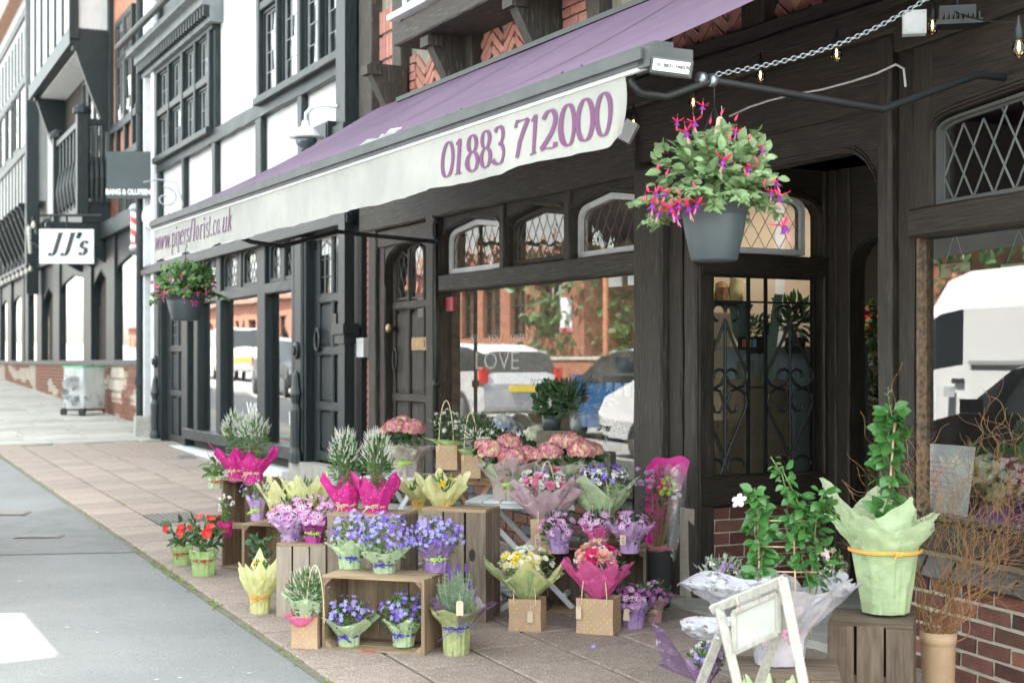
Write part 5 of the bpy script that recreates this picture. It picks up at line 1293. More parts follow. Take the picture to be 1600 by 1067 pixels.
TOLV=tissue('olive_green_paper',(.47,.52,.24),.3); TPNK=film('pink_print_film',(.82,.16,.42),.85,60); TPKT=tissue('pink_tissue',(.82,.2,.42),.45); TGYL=film('yellow_green_film',(.66,.72,.34),.95,4); TMINT=tissue('mint_mesh_paper',(.66,.77,.52),.5); TLG=tissue('soft_green_paper',(.55,.66,.42),.4)
FHYD=film('pink_green_print_film',(.62,.5,.5),.6,22); FHYD2=film('green_print_film',(.55,.68,.45),.6,26); FSIL=film('silver_rose_film',(.50,.50,.55),.55,30,rough=.2); FLIL=film('lilac_film',(.66,.45,.7),.8,14,rough=.15); FPUR=film('purple_clear_film',(.20,.09,.26),.40,8,uni=.5); FCLR=film('clear_film',(.8,.85,.85),.15,10,uni=.14); FBLS=film('blush_film',(.78,.57,.64),.8,5,uni=.8)
TWHP=film('pinkish_white_film',(.74,.67,.72),.8,6,uni=.8)
KRAFT=mat('kraft_paper',(.44,.29,.175),.8,(.50,.34,.21),12,bump=.15,bscale=60); TAGM=mat('tag_card',(.62,.50,.36),.8)
INK=mat('black_ink',(.03,.03,.03),.5)
def card_tag(par,loc,w_=.028,h=.055,ang=0,txt=None,rot=0,yaw=0):
    W=WM[par.name]@T(Vector(loc))@RZ(yaw)@RY(ang)
    b=mb(); b.prism([(-w_/2,-h/2),(w_/2,-h/2),(w_/2,h*.38),(w_*.28,h/2),(-w_*.28,h/2),(-w_/2,h*.38)],-.0006,.0006); t=b.obj('price_tag',TAGM,par,W)
    b=mb(); b.lathe([(0,0),(.0035,0),(.0035,.001),(0,.001)],8); b.xf(T(0,-.0008,h*.36)@RX(R_(90))); b.obj('eyelet',mat('tag_eyelet',(.6,.15,.12),.6),t,W)
    b=mb(); b.tube([(0,-.001,h*.36),(.003,-.003,h*.7),(-.002,.0,h*1.05)],.0009,4); b.obj('string',WPAINT,t,W)
    if txt: text_mesh(txt,w_*.75,INK,t,W@T(0,-.0015,-h*.06)@RY(rot),'price',shear=.3)
    return t
def potplant(label,px,py,Y=None,W_=None,group=None,name='potted_plant',cat='potted plant',rz=0):
    loc=G(px,py) if Y is None else P(px,py,Y)
    if Y is None: loc.z+=.018
    t=thing(name,label,cat,T(loc)@RZ(rz),group); return t,FPX/loc.y
def soil(par,r,z):
    b=mb(); b.lathe([(0,z),(r,z),(r*.7,z+.012),(0,z+.016)],14); b.obj('compost',SOIL,par)
# ================= crates, tables, bags
CR=mat('crate_wood',(.22,.148,.088),.8,(.36,.265,.17),5,(.8,7,7),.5,9,bdist=.01,objr=.18)
CRV=mat('crate_wood_upright',(.17,.115,.07),.8,(.30,.215,.14),5,(7,7,.8),.5,9,bdist=.01,objr=.2)
CRD=mat('crate_wood_dark',(.085,.06,.042),.8,(.17,.125,.09),5,(7,7,.8),.5,9,bdist=.01,objr=.2)
CRDH=mat('crate_wood_dark_along',(.085,.06,.042),.8,(.17,.125,.09),5,(.8,7,7),.5,9,bdist=.01,objr=.2)
TW=mat('table_wood',(.34,.20,.10),.5,(.46,.29,.16),5,(1,8,8),.3,10); TWH=mat('table_white',(.66,.69,.72),.5,(.56,.59,.62),7,bump=.1)
def board(par,x0,x1,y0,y1,z0,z1,m,name='slat',W=None):
    j=lambda:rnd.uniform(-.0012,.0012); b=mb(); b.box(x0+j(),x1+j(),y0+j(),y1+j(),z0+j(),z1+j()); 
    b.v=[(x+j(),y+j(),z+j()) for x,y,z in b.v]; return b.obj(name,m,par,W)
def crate_side(t,w_,d,h,m=None,mv=None,back=True):
    "apple crate lying on its side, open front, origin at front left bottom"
    m=m or CR; mv=mv or CRV; th=.012
    n=3; g=.008; bw=(d-g*(n-1))/n
    for i in range(n):
        y0=i*(bw+g)
        board(t,0,w_,y0,y0+bw,h-th,h,m); board(t,0,w_,y0,y0+bw,0,th,m)
    board(t,0,.016,0,d,th+.001,h-th-.001,mv,'end_board'); board(t,w_-.016,w_,0,d,th+.001,h-th-.001,mv,'end_board')
    if back:
        k=3; bh=(w_-.034)/k
        for i in range(k): board(t,.017+i*bh+.004,.017+(i+1)*bh-.004,d-.012,d-.002,th+.002,h-th-.002,mv)
    for x0,sx in ((.0165,1),(w_-.0165,-1)):
        for z0,sz in ((th+.001,1),(h-th-.001,-1)):
            b=mb(); b.prism([(x0,z0),(x0+sx*.04,z0),(x0,z0+sz*.04)],.004,d-.02); b.obj('corner_block',mv,t)
def crate_end(t,w_,d,h,m=None,mv=None,front='slats',top=True):
    "crate stood on end: upright slats and solid ends top and bottom"
    m=m or CR; mv=mv or CRV; th=.014
    n=3; g=.012; bw=(w_-g*(n-1))/n
    for i in range(n):
        x0=i*(bw+g)
        if front=='slats': board(t,x0,x0+bw,0,.011,.0,h-.0155,mv)
        board(t,x0,x0+bw,d-.011,d,.0,h-.0155,mv)
    for x0 in (0,w_-.011):
        k=2; bd=(d-.03)/k
        for i in range(k): board(t,x0,x0+.011,.013+i*bd,.013+(i+1)*bd-.008,.0,h-.0155,mv,'side_slat')
    k=2; bd=d/k
    for z0 in (h-.015,.005):
        for i in range(k): board(t,0.0,w_,i*bd,(i+1)*bd-.004,z0,z0+.015,m,'end_board')
    b=mb(); b.box(.02,w_-.02,.0115,.0145,h*.45,h*.52); b.obj('batten',m,t)
def crate(label,px,py,w_,d,h,kind,rz=0,Y=None,m=None,mv=None,z=None,front='slats',group='wooden fruit crates used as display stands'):
    loc=G(px,py) if Y is None else P(px,py,Y)
    if Y is None: loc.z+=.016
    if z is not None: loc.z=z
    t=thing('wooden_crate',label,'crate',T(loc)@RZ(R_(rz)),group)
    (crate_side if kind=='side' else crate_end)(t,w_,d,h,m,mv,**({'front':front} if kind=='end' else {}))
    return t,loc
C1,_=crate('open fronted crate lying on its side at the front holding two purple bellflower pots',503,1019,.565,.30,.385,'side',-17)
b=mb(); b.box(.22,.30,-.0015,0,.001,.011); b.obj('red_mark',mat('crate_red_ink',(.4,.06,.03),.8),C1)
C2,_=crate('crate on end behind the bellflowers with two magenta wrapped pots on top',512,975,.44,.28,.615,'end',-17,mv=mat('crate_wood_weathered',(.13,.10,.075),.85,(.25,.20,.15),5,(7,7,.8),.6,9,objr=.25))
C3,_=crate('upright crate with oval hand hole under the yellow tissue pots',660,972,.38,.27,.635,'end',-17,m=CR,mv=MC['crate_wood_weathered'])
b=mb(); W=WM[C3.name]@T(.30,-.003,.38); b.lathe([(0,0),(.035,0),(.035,.002),(0,.002)],14,sx=.5); b.xf(RX(R_(90))); b.obj('hand_hole',DARK,C3,W)
C4,_=crate('greyish crate on end under the purple daisies beside the yellow wrap',432,968,.30,.28,.425,'end',-14,mv=mat('crate_wood_grey',(.24,.2,.155),.85,(.34,.29,.23),5,(7,7,.8),.5,9,objr=.2))
C5,_=crate('crate on its side behind the purple daisies with a leafy plant inside',378,918,.46,.28,.40,'side',-20)
C6,_=crate('tall crate on end at the left carrying two magenta wrapped pots',345,892,.30,.30,.625,'end',-24,front='open')
C7,_=crate('dark open crate under the daisies and dotted bags by the window',842,962,.62,.30,.385,'side',-8,m=CRDH if 0 else CR,mv=CRD)
C7b,_=crate('plain crate behind the yellow bouquet bag next to the white table',700+92,955,.20,.27,.33,'end',-8,mv=CRD)
C8,_=crate('dark weathered crate with three broad slats under the mint wrapped climber',1293,1148,.34,.34,.455,'end',-18,m=CRDH,mv=CRD)
C9,_=crate('low rough crate behind the white easel under the trellis plant',1142,1183,.42,.34,.315,'end',-10,m=CRDH,mv=CRD)
S1,_=crate('small brown crate end standing behind the red flowers at the left',322,838,.12,.2,.16,'end',-20)
text_mesh('30%',.05,INK,C8,WM[C8.name]@T(.2,-.004,.06),'stencil',sx=.8)
def folding_table(label,px,py,Y,w_,d,rz,m,slats=5,lean=.0):
    top=P(px,py,Y); gz=ground(Y)+.018; h=top.z-gz
    t=thing('folding_table',label,'table',T(top.x,top.y,gz)@RZ(R_(rz)),'small folding slatted tables')
    bw=w_/slats
    for i in range(slats):
        b=mb(); b.timber((-w_/2+(i+.5)*bw,-d/2,h-.008),(-w_/2+(i+.5)*bw,d/2,h-.008),bw-.008,.014,.003,.0005,2,side=(0,0,1)); b.obj('slat',m,t)
    for y in (-d/2+.03,d/2-.03): b=mb(); b.box(-w_/2,w_/2,y-.01,y+.01,h-.045,h-.016); b.obj('rail',m,t)
    for y in (-d/2+.045,d/2-.045):
        for sx in (-1,1): b=mb(); b.timber((sx*w_*.48,y+sx*.006,0.0),(-sx*w_*.42,y+sx*.006,h-.03),.032,.011,.003,.0005,2); b.obj('leg',m,t)
    for x,z in ((-w_*.40,.06),(w_*.40,.06)): b=mb(); b.box(x-.012,x+.012,-d/2+.05,d/2-.05,z,z+.028); b.obj('stretcher',m,t)
    return t,h,gz
TB1,_,_=folding_table('brown wooden folding table with crossed legs in front of the shop window',735,742,9.15,.50,.40,-22,TW)
TB2,_,_=folding_table('white painted folding table holding the large pink hydrangeas',822,778,8.62,.66,.44,-12,TWH,6)
TB3,_,_=folding_table('white folding table behind the yellow tissue pots and the left hydrangea',628,742,9.6,.44,.40,-22,TWH)
TB4,_,_=folding_table('low white painted stool behind the yellow bouquet bag',800,905,8.45,.26,.30,18,TWH,3)
DOTM=[mat('dot_'+n,c,.7) for n,c in (('yellow',(.8,.7,.1)),('pink',(.75,.25,.45)),('blue',(.2,.5,.7)),('green',(.45,.65,.25)))]
def bag(par,w_,d,h,handle=True,hh=.12,name='paper_bag',hx=0):
    b=mb(); t=.001
    x,y=w_/2,d/2; mid=h*.42
    b.add([(-x,-y,0),(x,-y,0),(x,y,0),(-x,y,0),(-x+.003,-y+.003,mid),(x-.003,-y+.002,mid),(x+.001,y,mid),(-x-.001,y,mid),(-x,-y-.002,h),(x,-y,h),(x,y,h+.001),(-x,y,h)],[(3,2,1,0),(0,1,5,4),(1,2,6,5),(2,3,7,6),(3,0,4,7),(4,5,9,8),(5,6,10,9),(6,7,11,10),(7,4,8,11)])
    o=b.obj(name,KRAFT,par); b=mb(); k=0
    st=.0185
    for f_ in range(2):
        W_=w_ if f_==0 else d
        for i in range(int(W_/st)):
            for j in range(int(h/st)):
                a=-W_/2+(i+.6)*st+(.0 if j%2 else 0); z=(j+.6)*st; r=.0034; pts=[]
                for q in range(6):
                    dx,dz=r*math.cos(q*1.047),r*math.sin(q*1.047); pts.append((a+dx,-y-.0014,z+dz) if f_==0 else (x+.0016,a+dx,z+dz))
                if (i+j)%2==0: b.add(pts,[tuple(range(6))],rnd.randrange(4))
    b.obj('dots',DOTM,o)
    if handle:
        for yy in (-y,):
            b=mb(); r=w_*.34; b.tube([(hx+r*math.cos(a),yy-.004,h-.03+ (hh+.03)*math.sin(a)) for a in [i*math.pi/14 for i in range(15)]],.0028,6); b.obj('handle',RAFF,o)
    return o
# ================= the plants, each placed from its foot
def white_spiky(label,px,py,Y,wrapm,pw,wy,fy,fw,lean=0,seed=1,dots=True,rib=RAFF,group='magenta wrapped pots of white flowers'):
    t,s=potplant(label,px,py,Y,group=group); r=pw/2/s; H=(py-wy)/s; hp=.30*H
    f=wrapf(r*.95,r,hp,H,fw/2/s,5,seed,.5,lean=(lean,0)); wrap(t,wrapm,f)
    if dots: wdots(t,f,PW_,90)
    ribbon(t,rib,r,hp*1.02,w=.006,tails=4,tl=.05)
    Ht=(py-fy)/s; cz=(H*.8+Ht)/2+.01; rz=(Ht-H*.6)/2; rx=fw/2/s*.62; lx=lean*.5*rx
    b=mb(); leaves(b,420,(lx,0,cz-.02),(rx,rx,rz*1.05),.034,.28,.2,.1,.6,0); b.obj('foliage',LEAFM,t)
    b=mb(); sticks(b,12,(0,0,hp),(lx,0,cz),(rx,rx,rz)); b.obj('stems',STEM,t,None)
    scatter(t,'spikew',90,(lx,0,cz),(rx*1.0,rx*1.0,rz*.98),.019,-.2,1.3,.22,.6,.4)
white_spiky('magenta wrapped pot of white flowers at the left end of the tall crate',371,752,9.82,TMAG,28,694,652,62,-.35,3)
white_spiky('magenta wrapped pot of white flowers on the right of the tall crate top',396,756,9.68,TMAG,30,697,655,68,.2,4)
white_spiky('magenta dotted wrap with white flower spikes left of its twin on the middle crate',541,810,8.22,TMAG,32,738,682,66,-.3,5)
white_spiky('magenta dotted wrap with white flower spikes right of its twin on the middle crate',588,814,8.12,TMAG,35,736,686,74,.12,6)
b=mb(); t=MC and None
def yellow_wrap(label,px,py,Y,pw,wy,ww,seed,nb=5,group='yellow tissue wrapped pots'):
    t,s=potplant(label,px,py,Y,group=group); r=pw/2/s; H=(py-wy)/s
    f=wrapf(r*.95,r,.27*H,H,ww/2/s,5,seed,.55); wrap(t,TYEL,f,'tissue_wrap'); 
    f2=wrapf(r*.85,r*.9,.27*H,H*.93,ww/2/s*.8,4,seed+30,.5); wrap(t,TYEL,f2,'tissue_wrap')
    ribbon(t,RIBO,r,.28*H,w=.006,tails=4,tl=.07)
    b=mb(); leaves(b,70,(0,0,H*.6),(r*1.3,r*1.3,H*.25),.05,.25,.1,.1,.8); b.obj('foliage',LEAFM,t)
    scatter(t,'narc',nb,(0,-.01,H*.62),(r*1.5,r*1.5,H*.27),.017,.1,.4,.5,.9,.4)
    return t,s
yellow_wrap('yellow tissue wrapped pot left of its twin on the hand hole crate',656,801,8.45,20,742,70,11)
yellow_wrap('yellow tissue wrapped pot right of its twin on the hand hole crate',692,812,8.25,27,735,84,12,6)
yellow_wrap('yellow tissue wrapped pot behind the purple daisies, left one',437,818,9.05,26,742,74,13)
yellow_wrap('yellow tissue wrapped pot behind the purple daisies next to magenta wrap',478,820,8.95,26,738,74,14,6)
yellow_wrap('tall yellow tissue wrapped pot standing on the paving at the pavement edge',406,962,None,31,872,76,15,6)
def bell(label,px,py,Y,wrapm,pw,wy,ww,fy,fw,n,seed,rib=RIBB,k=('star','star','stard'),lean=0,clear=None,fl=LEAFM,fx=0,rb=.0155,nl=300,group='purple bellflower pots in paper wraps',tails=4):
    t,s=potplant(label,px,py,Y,group=group); r=pw/2/s; H=(py-wy)/s; hp=.38*H
    f=wrapf(r*.92,r,hp,H,ww/2/s,4,seed,.45,lean=(lean,0)); wrap(t,wrapm,f)
    if clear: wrap(t,clear,wrapf(r*.95,r*1.03,hp,H*1.1,ww/2/s*1.1,5,seed+50,.4),'film_wrap')
    ribbon(t,rib,r,hp,w=.005,tails=tails,tl=.055)
    Ht=(py-fy)/s; z0=hp*1.1; rz=(Ht-z0)*.52; cz=z0+rz*.95; rx=fw/2/s*.9; c=(fx/s,0,cz)
    b=mb(); leaves(b,nl,(c[0],0,cz-.01),(rx*.95,rx*.8,rz*.9),.022,.55,.2,.15,.4); b.obj('foliage',fl,t)
    b=mb(); sticks(b,14,(0,0,z0*.8),c,(rx,rx*.8,rz),.001); b.obj('stems',STEM,t)
    scatter(t,list(k),int(n*1.5),c,(rx*1.04,rx*.85,rz*1.04),rb,-.3,.3,.45,.7,.6)
    return t,s
bell('purple bellflowers in pale green paper at the left of the front crate top',548,889,7.62,TPGR,37,836,72,800,84,46,21,lean=-.3,fx=6,group='purple bellflower pots in paper wraps')
bell('dense purple bellflowers in mottled green film in the middle of the front crate top',600,900,7.45,FHYD2,34,848,86,803,92,75,22,clear=None,fx=4)
bell('purple bellflowers in shiny purple foil at the right of the front crate top',681,895,7.5,TPUR,38,832,76,808,94,62,23,rib=RIBG)
bell('trailing bellflowers in pale green paper inside the front crate, left',545,1012,7.42,TPGR,34,958,84,930,84,30,24,lean=.1)
bell('bushy bellflowers in pale green paper inside the front crate, right',631,1008,7.36,TPGR,36,958,66,926,82,32,25,nl=380)
def daisies(label,px,py,Y,wrapm,pw,wy,ww,fy,fw,n,seed,rib=RIBL,k=('daisy',),rb=.0275,clear=None,lean=0,tagxt=None,group='pots of purple osteospermum daisies',fx=0):
    t,s=potplant(label,px,py,Y,group=group); r=pw/2/s; H=(py-wy)/s; hp=.4*H
    f=wrapf(r*.9,r,hp,H,ww/2/s,5,seed,.35,lean=(lean,0)); wrap(t,wrapm,f)
    if clear: wrap(t,clear,wrapf(r*.95,r*1.05,hp,H*1.15,ww/2/s*1.15,5,seed+50,.45),'film_wrap')
    ribbon(t,rib,r,hp*1.02,w=.005 if rib!=RAFF else .009,tails=4,tl=.05)
    Ht=(py-fy)/s; z0=H*.7; rz=(Ht-z0)*.75; cz=z0+rz*.2; rx=fw/2/s*.88
    b=mb(); leaves(b,180,(fx/s,0,cz),(rx*.9,rx*.8,rz*1.0),.036,.35,.1,.1,.7); b.obj('foliage',LEAFD,t)
    scatter(t,list(k),int(n*1.3),(fx/s,0,cz),(rx,rx*.8,rz),rb,-.1,.5,.42,.8,.4)
    return t,s
daisies('purple daisies in crinkled lilac paper on the grey crate, left pot',456,850,8.28,TLIL,31,806,66,772,78,26,31,fx=-2,clear=FLIL)
daisies('purple daisies in magenta paper on the grey crate, right pot',491,849,8.22,tissue('violet_paper',(.5,.06,.36),.25),29,805,50,772,78,24,32,rib=RIBG,fx=4)
daisies('purple daisies in pale lilac paper at the left of the dark crate shelf',873,863,8.16,TLIL,33,820,52,793,62,13,33)
daisies('purple daisies in pink printed film tied with raffia on the dark crate shelf',935,862,8.13,TPNK,30,812,62,796,66,15,34,rib=RAFF)
t,s=daisies('purple daisies in lilac film with hanging price tag at the right of the crate shelf',984,863,8.1,TLIL,30,818,64,792,66,16,35,clear=FLIL); card_tag(t,(-.045,-.08,.085),.032,.062,0,'4.50',R_(90))
t,s=daisies('purple daisies in lilac paper on the paving beside the pink bouquet bag',990,985,None,TLIL,34,935,66,912,74,19,36,k=('daisy','daisyd'),rb=.024); card_tag(t,(-.045,-.08,.085),.034,.065,.1)
daisies('purple daisies in dusky film on the paving below the black bucket',1022,976,None,film('dusky_film',(.6,.38,.42),.9,8),26,930,62,908,62,16,37,k=('daisyd','daisy'),rb=.022,rib=RAFF)
# little lilac wrap left of the yellow tissue
bell('small lilac wrapped pot of blue trailing flowers between crates at left',402,812,9.1,TLIL,20,770,34,742,54,16,27,rib=RIBG,nl=90,rb=.009,group='purple bellflower pots in paper wraps')
def broad(label,px,py,Y,wrapm,pw,wy,ww,fy,fw,nl,L,leafm,blooms,seed,w=.42,rib=RIBR,group=None,size=.03,nb=6):
    t,s=potplant(label,px,py,Y,group=group); r=pw/2/s; H=(py-wy)/s
    f=wrapf(r*.92,r*1.02,H*.55,H,ww/2/s,5,seed,.25); wrap(t,wrapm,f); ribbon(t,rib,r*1.0,H*.55,w=.004,tails=4,tl=.07)
    Ht=(py-fy)/s; cz=(H+Ht)/2; rz=(Ht-H)/2+.02; rx=fw/2/s
    for _ in range(nl):
        a=rnd.uniform(0,6.28); q=rnd.uniform(.1,.6); e_=rnd.uniform(-.3,1.1)
        p=Vector((rx*q*math.cos(a),rx*q*math.sin(a)*.8,cz+rz*rnd.uniform(-.9,.6))); plants_leaf(t,p,(math.cos(a),math.sin(a),e_),L*rnd.uniform(.7,1.15),leafm,w,.35)
    b=mb(); sticks(b,9,(0,0,H*.6),(0,0,cz),(rx*.6,rx*.6,rz),.003); b.obj('stems',STEM,t)
    if blooms: scatter(t,blooms,nb,(0,0,cz),(rx*.85,rx*.8,rz*.9),size,-.2,.3,.7,.7,.4)
    return t,s
broad('red flowered busy lizzie in lime tissue, rear one at the pavement edge',284,886,None,TGRN,27,853,38,812,72,52,.075,LEAFD,'red',41,group='red flowering busy lizzies',size=.028,nb=6)
broad('red flowered busy lizzie in lime tissue, front one beside the tall crate',318,902,None,TGRN,37,858,48,812,84,64,.08,LEAFD,'red',42,group='red flowering busy lizzies',size=.034,nb=6)
broad('dark leafy plant in pale paper inside the crate behind the yellow wrap',408,884,8.9,TPGR,22,872,30,836,56,50,.05,LEAFB,None,43,w=.5)
broad('broad green leaved plant in pale green paper beside the magenta pots',337,762,9.85,TPGR,24,742,32,712,40,26,.08,LEAFM,None,44,w=.35)
broad('white flowers in a small basket inside the tall crate',352,838,9.62,TMAG,20,812,24,772,30,24,.03,LEAFM,'cluster',45,size=.016,nb=10)
# lavender
t,s=potplant('grey green lavender in olive paper with blue ribbon and price tag on the paving',712,1027,None); r=21/s
f=wrapf(r*.92,r*.98,.15,.26,.14,4,51,.35); wrap(t,TOLV,f); ribbon(t,RIBB,r,.142,w=.004,tails=6,tl=.09); wrap(t,FPUR,wrapf(r*.8,r*.9,.15,.32,.17,3,52,.6,lean=(.35,0)),'film_wrap')
b=mb(); 
for i in range(120):
    a=rnd.uniform(0,6.28); q=math.sqrt(rnd.random()); x,y=.05*q*math.cos(a),.05*q*math.sin(a); h=rnd.uniform(.27,.455)*(1-.12*q); ex,ey=x*2.2+rnd.gauss(0,.008),y*2.2+rnd.gauss(0,.008)
    p0=Vector((x*.6,y*.6,.13)); p1=Vector(((x+ex)/2,(y+ey)/2,.13+(h-.13)*.5)); p2=Vector((ex,ey,h)); b.tube([p0,p1,p2],.0013,3)
    for k in range(11):
        tt=.15+.85*k/11; p=p0.lerp(p2,tt)+(p1-p0.lerp(p2,.5))*(1-abs(2*tt-1)); th=k*2.4+i
        for sg in (0,math.pi):
            d=Vector((math.cos(th+sg),math.sin(th+sg),1.2)).normalized(); zv=Vector((-math.sin(th),math.cos(th),.1)); xv=d.cross(zv).normalized(); zv=xv.cross(d)
            leafgeo(b,T(p)@Matrix((xv,d,zv)).transposed().to_4x4()@SC(.026*(1-.35*tt)),1,.16,.05,.05)
b.obj('foliage',LEAFL,t)
for x,y,z in ((.012,-.01,.445),(.055,.0,.44),(-.035,.01,.43),(-.03,-.03,.405),(.07,-.03,.36),(.0,.03,.42)): me=bloom('lav'); link('flower_spike',me,t,WM[t.name]@T(x,y,z-.025)@SC(.024)); 
card_tag(t,(.025,-.125,.255),.036,.075,0)
# hydrangeas
def hydr(label,px,py,Y,pw,wy,ww,heads,film_,seed,rib=RIBG,nl=60,ms=(HPNK,HYEL),group='pink hydrangeas in printed film'):
    t,s=potplant(label,px,py,Y,group=group); r=pw/2/s; H=(py-wy)/s
    wrap(t,film_,wrapf(r*.95,r,H*.42,H,ww/2/s,5,seed,.3),'film_wrap'); wrap(t,FHYD2,wrapf(r*.85,r*.92,H*.42,H*.96,ww/2/s*.85,4,seed+3,.3),'film_wrap')
    ribbon(t,rib,r,H*.42,w=.006,tails=5,tl=.07)
    for i,(hx,hy,hr,dy) in enumerate(heads):
        c=((hx-px)/s,dy,(py-hy)/s); hyd_head(t,c,hr/s,ms[i%2] if len(ms)>2 else ms[0],ms[1],150,seed)
        b=mb(); b.tube([(0,0,H*.3),(c[0]*.5,c[1]*.5,(H*.3+c[2])/2),(c[0],c[1],c[2]-.02)],.004,5); b.obj('stem',STEM,t)
    for _ in range(nl):
        hx,hy,hr,dy=rnd.choice(heads); a=rnd.uniform(0,6.28); plants_leaf(t,((hx-px)/s+.3*hr/s*math.cos(a),dy+.3*hr/s*math.sin(a),(py-hy)/s-hr/s*rnd.uniform(.4,1.0)),(math.cos(a),math.sin(a)-.2,rnd.uniform(-.3,.4)),rnd.uniform(.05,.085),LEAFD,.62,.3)
    return t,s
hydr('pink hydrangea in printed film by the old brown door',636,744,9.55,46,690,86,[(618,668,17,.0),(646,670,18,-.04),(628,661,14,.06),(600,674,9,.02)],FHYD,61)
hydr('large pink hydrangea in printed film on the left half of the white table',794,786,8.55,48,712,104,[(768,705,21,-.03),(795,695,20,.05),(800,716,22,-.07),(822,712,19,-.02),(755,698,14,.08)],FHYD,62)
hydr('large pink hydrangea in printed film on the right half of the white table',880,786,8.5,50,715,116,[(858,707,20,-.03),(893,694,21,.05),(908,704,22,-.05),(872,694,18,.06),(925,705,17,.0),(841,712,14,-.02)],FHYD,63)
# dotted bags with tissue by the window
def bagplant(label,px,py,Y,bw,bh,hh,tm,fn,group='dotted kraft gift bags with flowers',rz=0,bd=.09,hx=0,nb=True):
    loc=P(px,py,Y) if Y else G(px,py)
    if not Y: loc.z+=.018
    t=thing('gift_bag_arrangement',label,'flower arrangement',T(loc)@RZ(R_(rz)),group); s=FPX/loc.y
    w_=bw/s; h=bh/s; bag(t,w_,bd,h,True,hh/s,hx=hx)
    if tm: 
        f=wrapf(w_*.35,w_*.45,.02,.075,w_*.95,6,int(px),.3,squash=(1,.75)); b=mb(); b.grid(lambda a,q:f(a,q)+Vector((0,0,h-.025)),60,10,wrap=True); b.obj('tissue',tm,t,None,True)
    fn(t,w_,h,s); return t
def f_white(t,w_,h,s):
    c=(0,0,h+.11); b=mb(); leaves(b,300,c,(.10,.09,.10),.03,.35,.2,.1,.5); b.obj('foliage',LEAFD,t); scatter(t,['cluster','cluster','pomw','spikep'],30,c,(.115,.1,.11),.014,-.2,.5,.6,.5,.4)
def f_dark(t,w_,h,s):
    c=(.02,.02,h+.13); b=mb(); leaves(b,420,c,(.13,.1,.12),.04,.22,.2,.1,.6); b.obj('foliage',LEAFD,t); scatter(t,['spikep','spikew'],26,c,(.13,.1,.11),.010,-.3,.8,.5,.5,.4)
bagplant('dotted kraft bag with lime tissue and white flowers on the brown table, left bag',701,733,9.05,35,38,70,TGRN,f_white,bd=.10,rz=-14)
bagplant('dotted kraft bag with lime tissue and dark foliage on the brown table, right bag',739,746,8.9,32,36,66,TGRN,f_dark,bd=.10,rz=-14)
def bouquet(t,cx,z0,Hc,Rc,films,blooms,nfol,leafm,bz,br,seed,sz=(.014,.02),nbl=30,squash=(1,.7),lean=0,extra=None,point=.5):
    for i,fm in enumerate(films):
        f=wrapf(.02,.028,.03,Hc*(1-.04*i),Rc*(1-.1*i),4,seed+i*7,point,squash=squash,lean=(lean,0)); b=mb(); b.grid(lambda a,q:f(a,q)+Vector((cx,0,z0)),64,14,wrap=True); b.obj('bouquet_wrap',fm,t,None,True)
    b=mb(); leaves(b,nfol,(cx,0,z0+bz),(br*1.05,br*.75,br*.6),.035,.3,.2,.1,.6); b.obj('foliage',leafm,t)
    for k,n,s_ in blooms: scatter(t,k,int(n*1.35),(cx,-.01,z0+bz),(br,br*.75,br*.6),s_*1.35,-.1,.5,.4,.75,.4)
def f_yel(t,w_,h,s):
    bouquet(t,0,h-.05,.28,.24,[TGYL,film('green_net_film',(.45,.58,.3),.9,5),TYEL],[('daisyw',30,.014),('narc',7,.024),('pomy',9,.016),('pomw',5,.016)],150,LEAFM,.235,.15,71)
t=bagplant('dotted kraft bag with yellow and white bouquet standing on the paving',824,988,None,52,50,58,None,f_yel,rz=-14,bd=.13,hx=.0); card_tag(t,(.035,-.085,.085),.03,.062,.05); 
t_b=t
def f_pnk(t,w_,h,s):
    bouquet(t,0,h-.05,.27,.19,[TPNK,TPNK],[('rose',2,.036),('roseb',3,.032),('rosem',8,.02),('cluster',16,.016),('pomp',5,.018)],150,LEAFD,.235,.13,72)
t=bagplant('dotted kraft bag with cerise and pink rose bouquet standing on the paving',935,992,None,60,55,62,None,f_pnk,rz=-20,bd=.15,hx=.0); card_tag(t,(-.085,-.09,.115),.03,.07,-.03)
def f_lil(t,w_,h,s):
    bouquet(t,.0,h-.06,.30,.23,[FBLS,FBLS],[('cluster',16,.018),('rosem',5,.02),('pomp',3,.018),('poml',16,.014),('pomw',6,.016)],180,LEAFM,.24,.17,73)
t=bagplant('dotted kraft bag marked 20 pounds with lilac bouquet on the crate shelf',851,863,8.3,42,54,90,None,f_lil,rz=-6,bd=.12,hx=.02); card_tag(t,(-.035,-.065,.075),.034,.08,0,'£20',R_(90))
def f_grn(t,w_,h,s):
    bouquet(t,0,h-.06,.30,.20,[TLG,FHYD2],[('star',12,.016),('stard',8,.017),('daisyw',12,.012),('cluster',10,.016)],120,LEAFM,.27,.16,74)
bagplant('soft green wrapped bouquet of blue and white flowers behind the daisies',940,846,8.35,40,40,70,None,f_grn,rz=-6,bd=.12)
# white heather in a bag with pink tissue
def f_hea(t,w_,h,s):
    c=(0,0,h+.11); b=mb(); leaves(b,700,c,(.105,.09,.115),.03,.25,.2,.05,.6); b.obj('foliage',LEAFM,t); scatter(t,'spikew',60,c,(.105,.095,.12),.0145,-.2,1.0,.4,.4,.4)
    f=wrapf(.03,.05,.02,.07,.09,5,77,.4); b=mb(); b.grid(lambda a,q:f(a,q)+Vector((-.02,-.05,h-.05)),50,10,wrap=True); b.obj('tissue',TPKT,t,None,True)
    wrap(t,FHYD2,wrapf(.05,.06,h,h+.13,.12,4,78,.4),'film_wrap')
bagplant('white flowering plant in a dotted kraft bag with bright pink tissue at the front left',481,1015,None,43,50,80,None,f_hea,bd=.12,rz=-10,hx=.06)
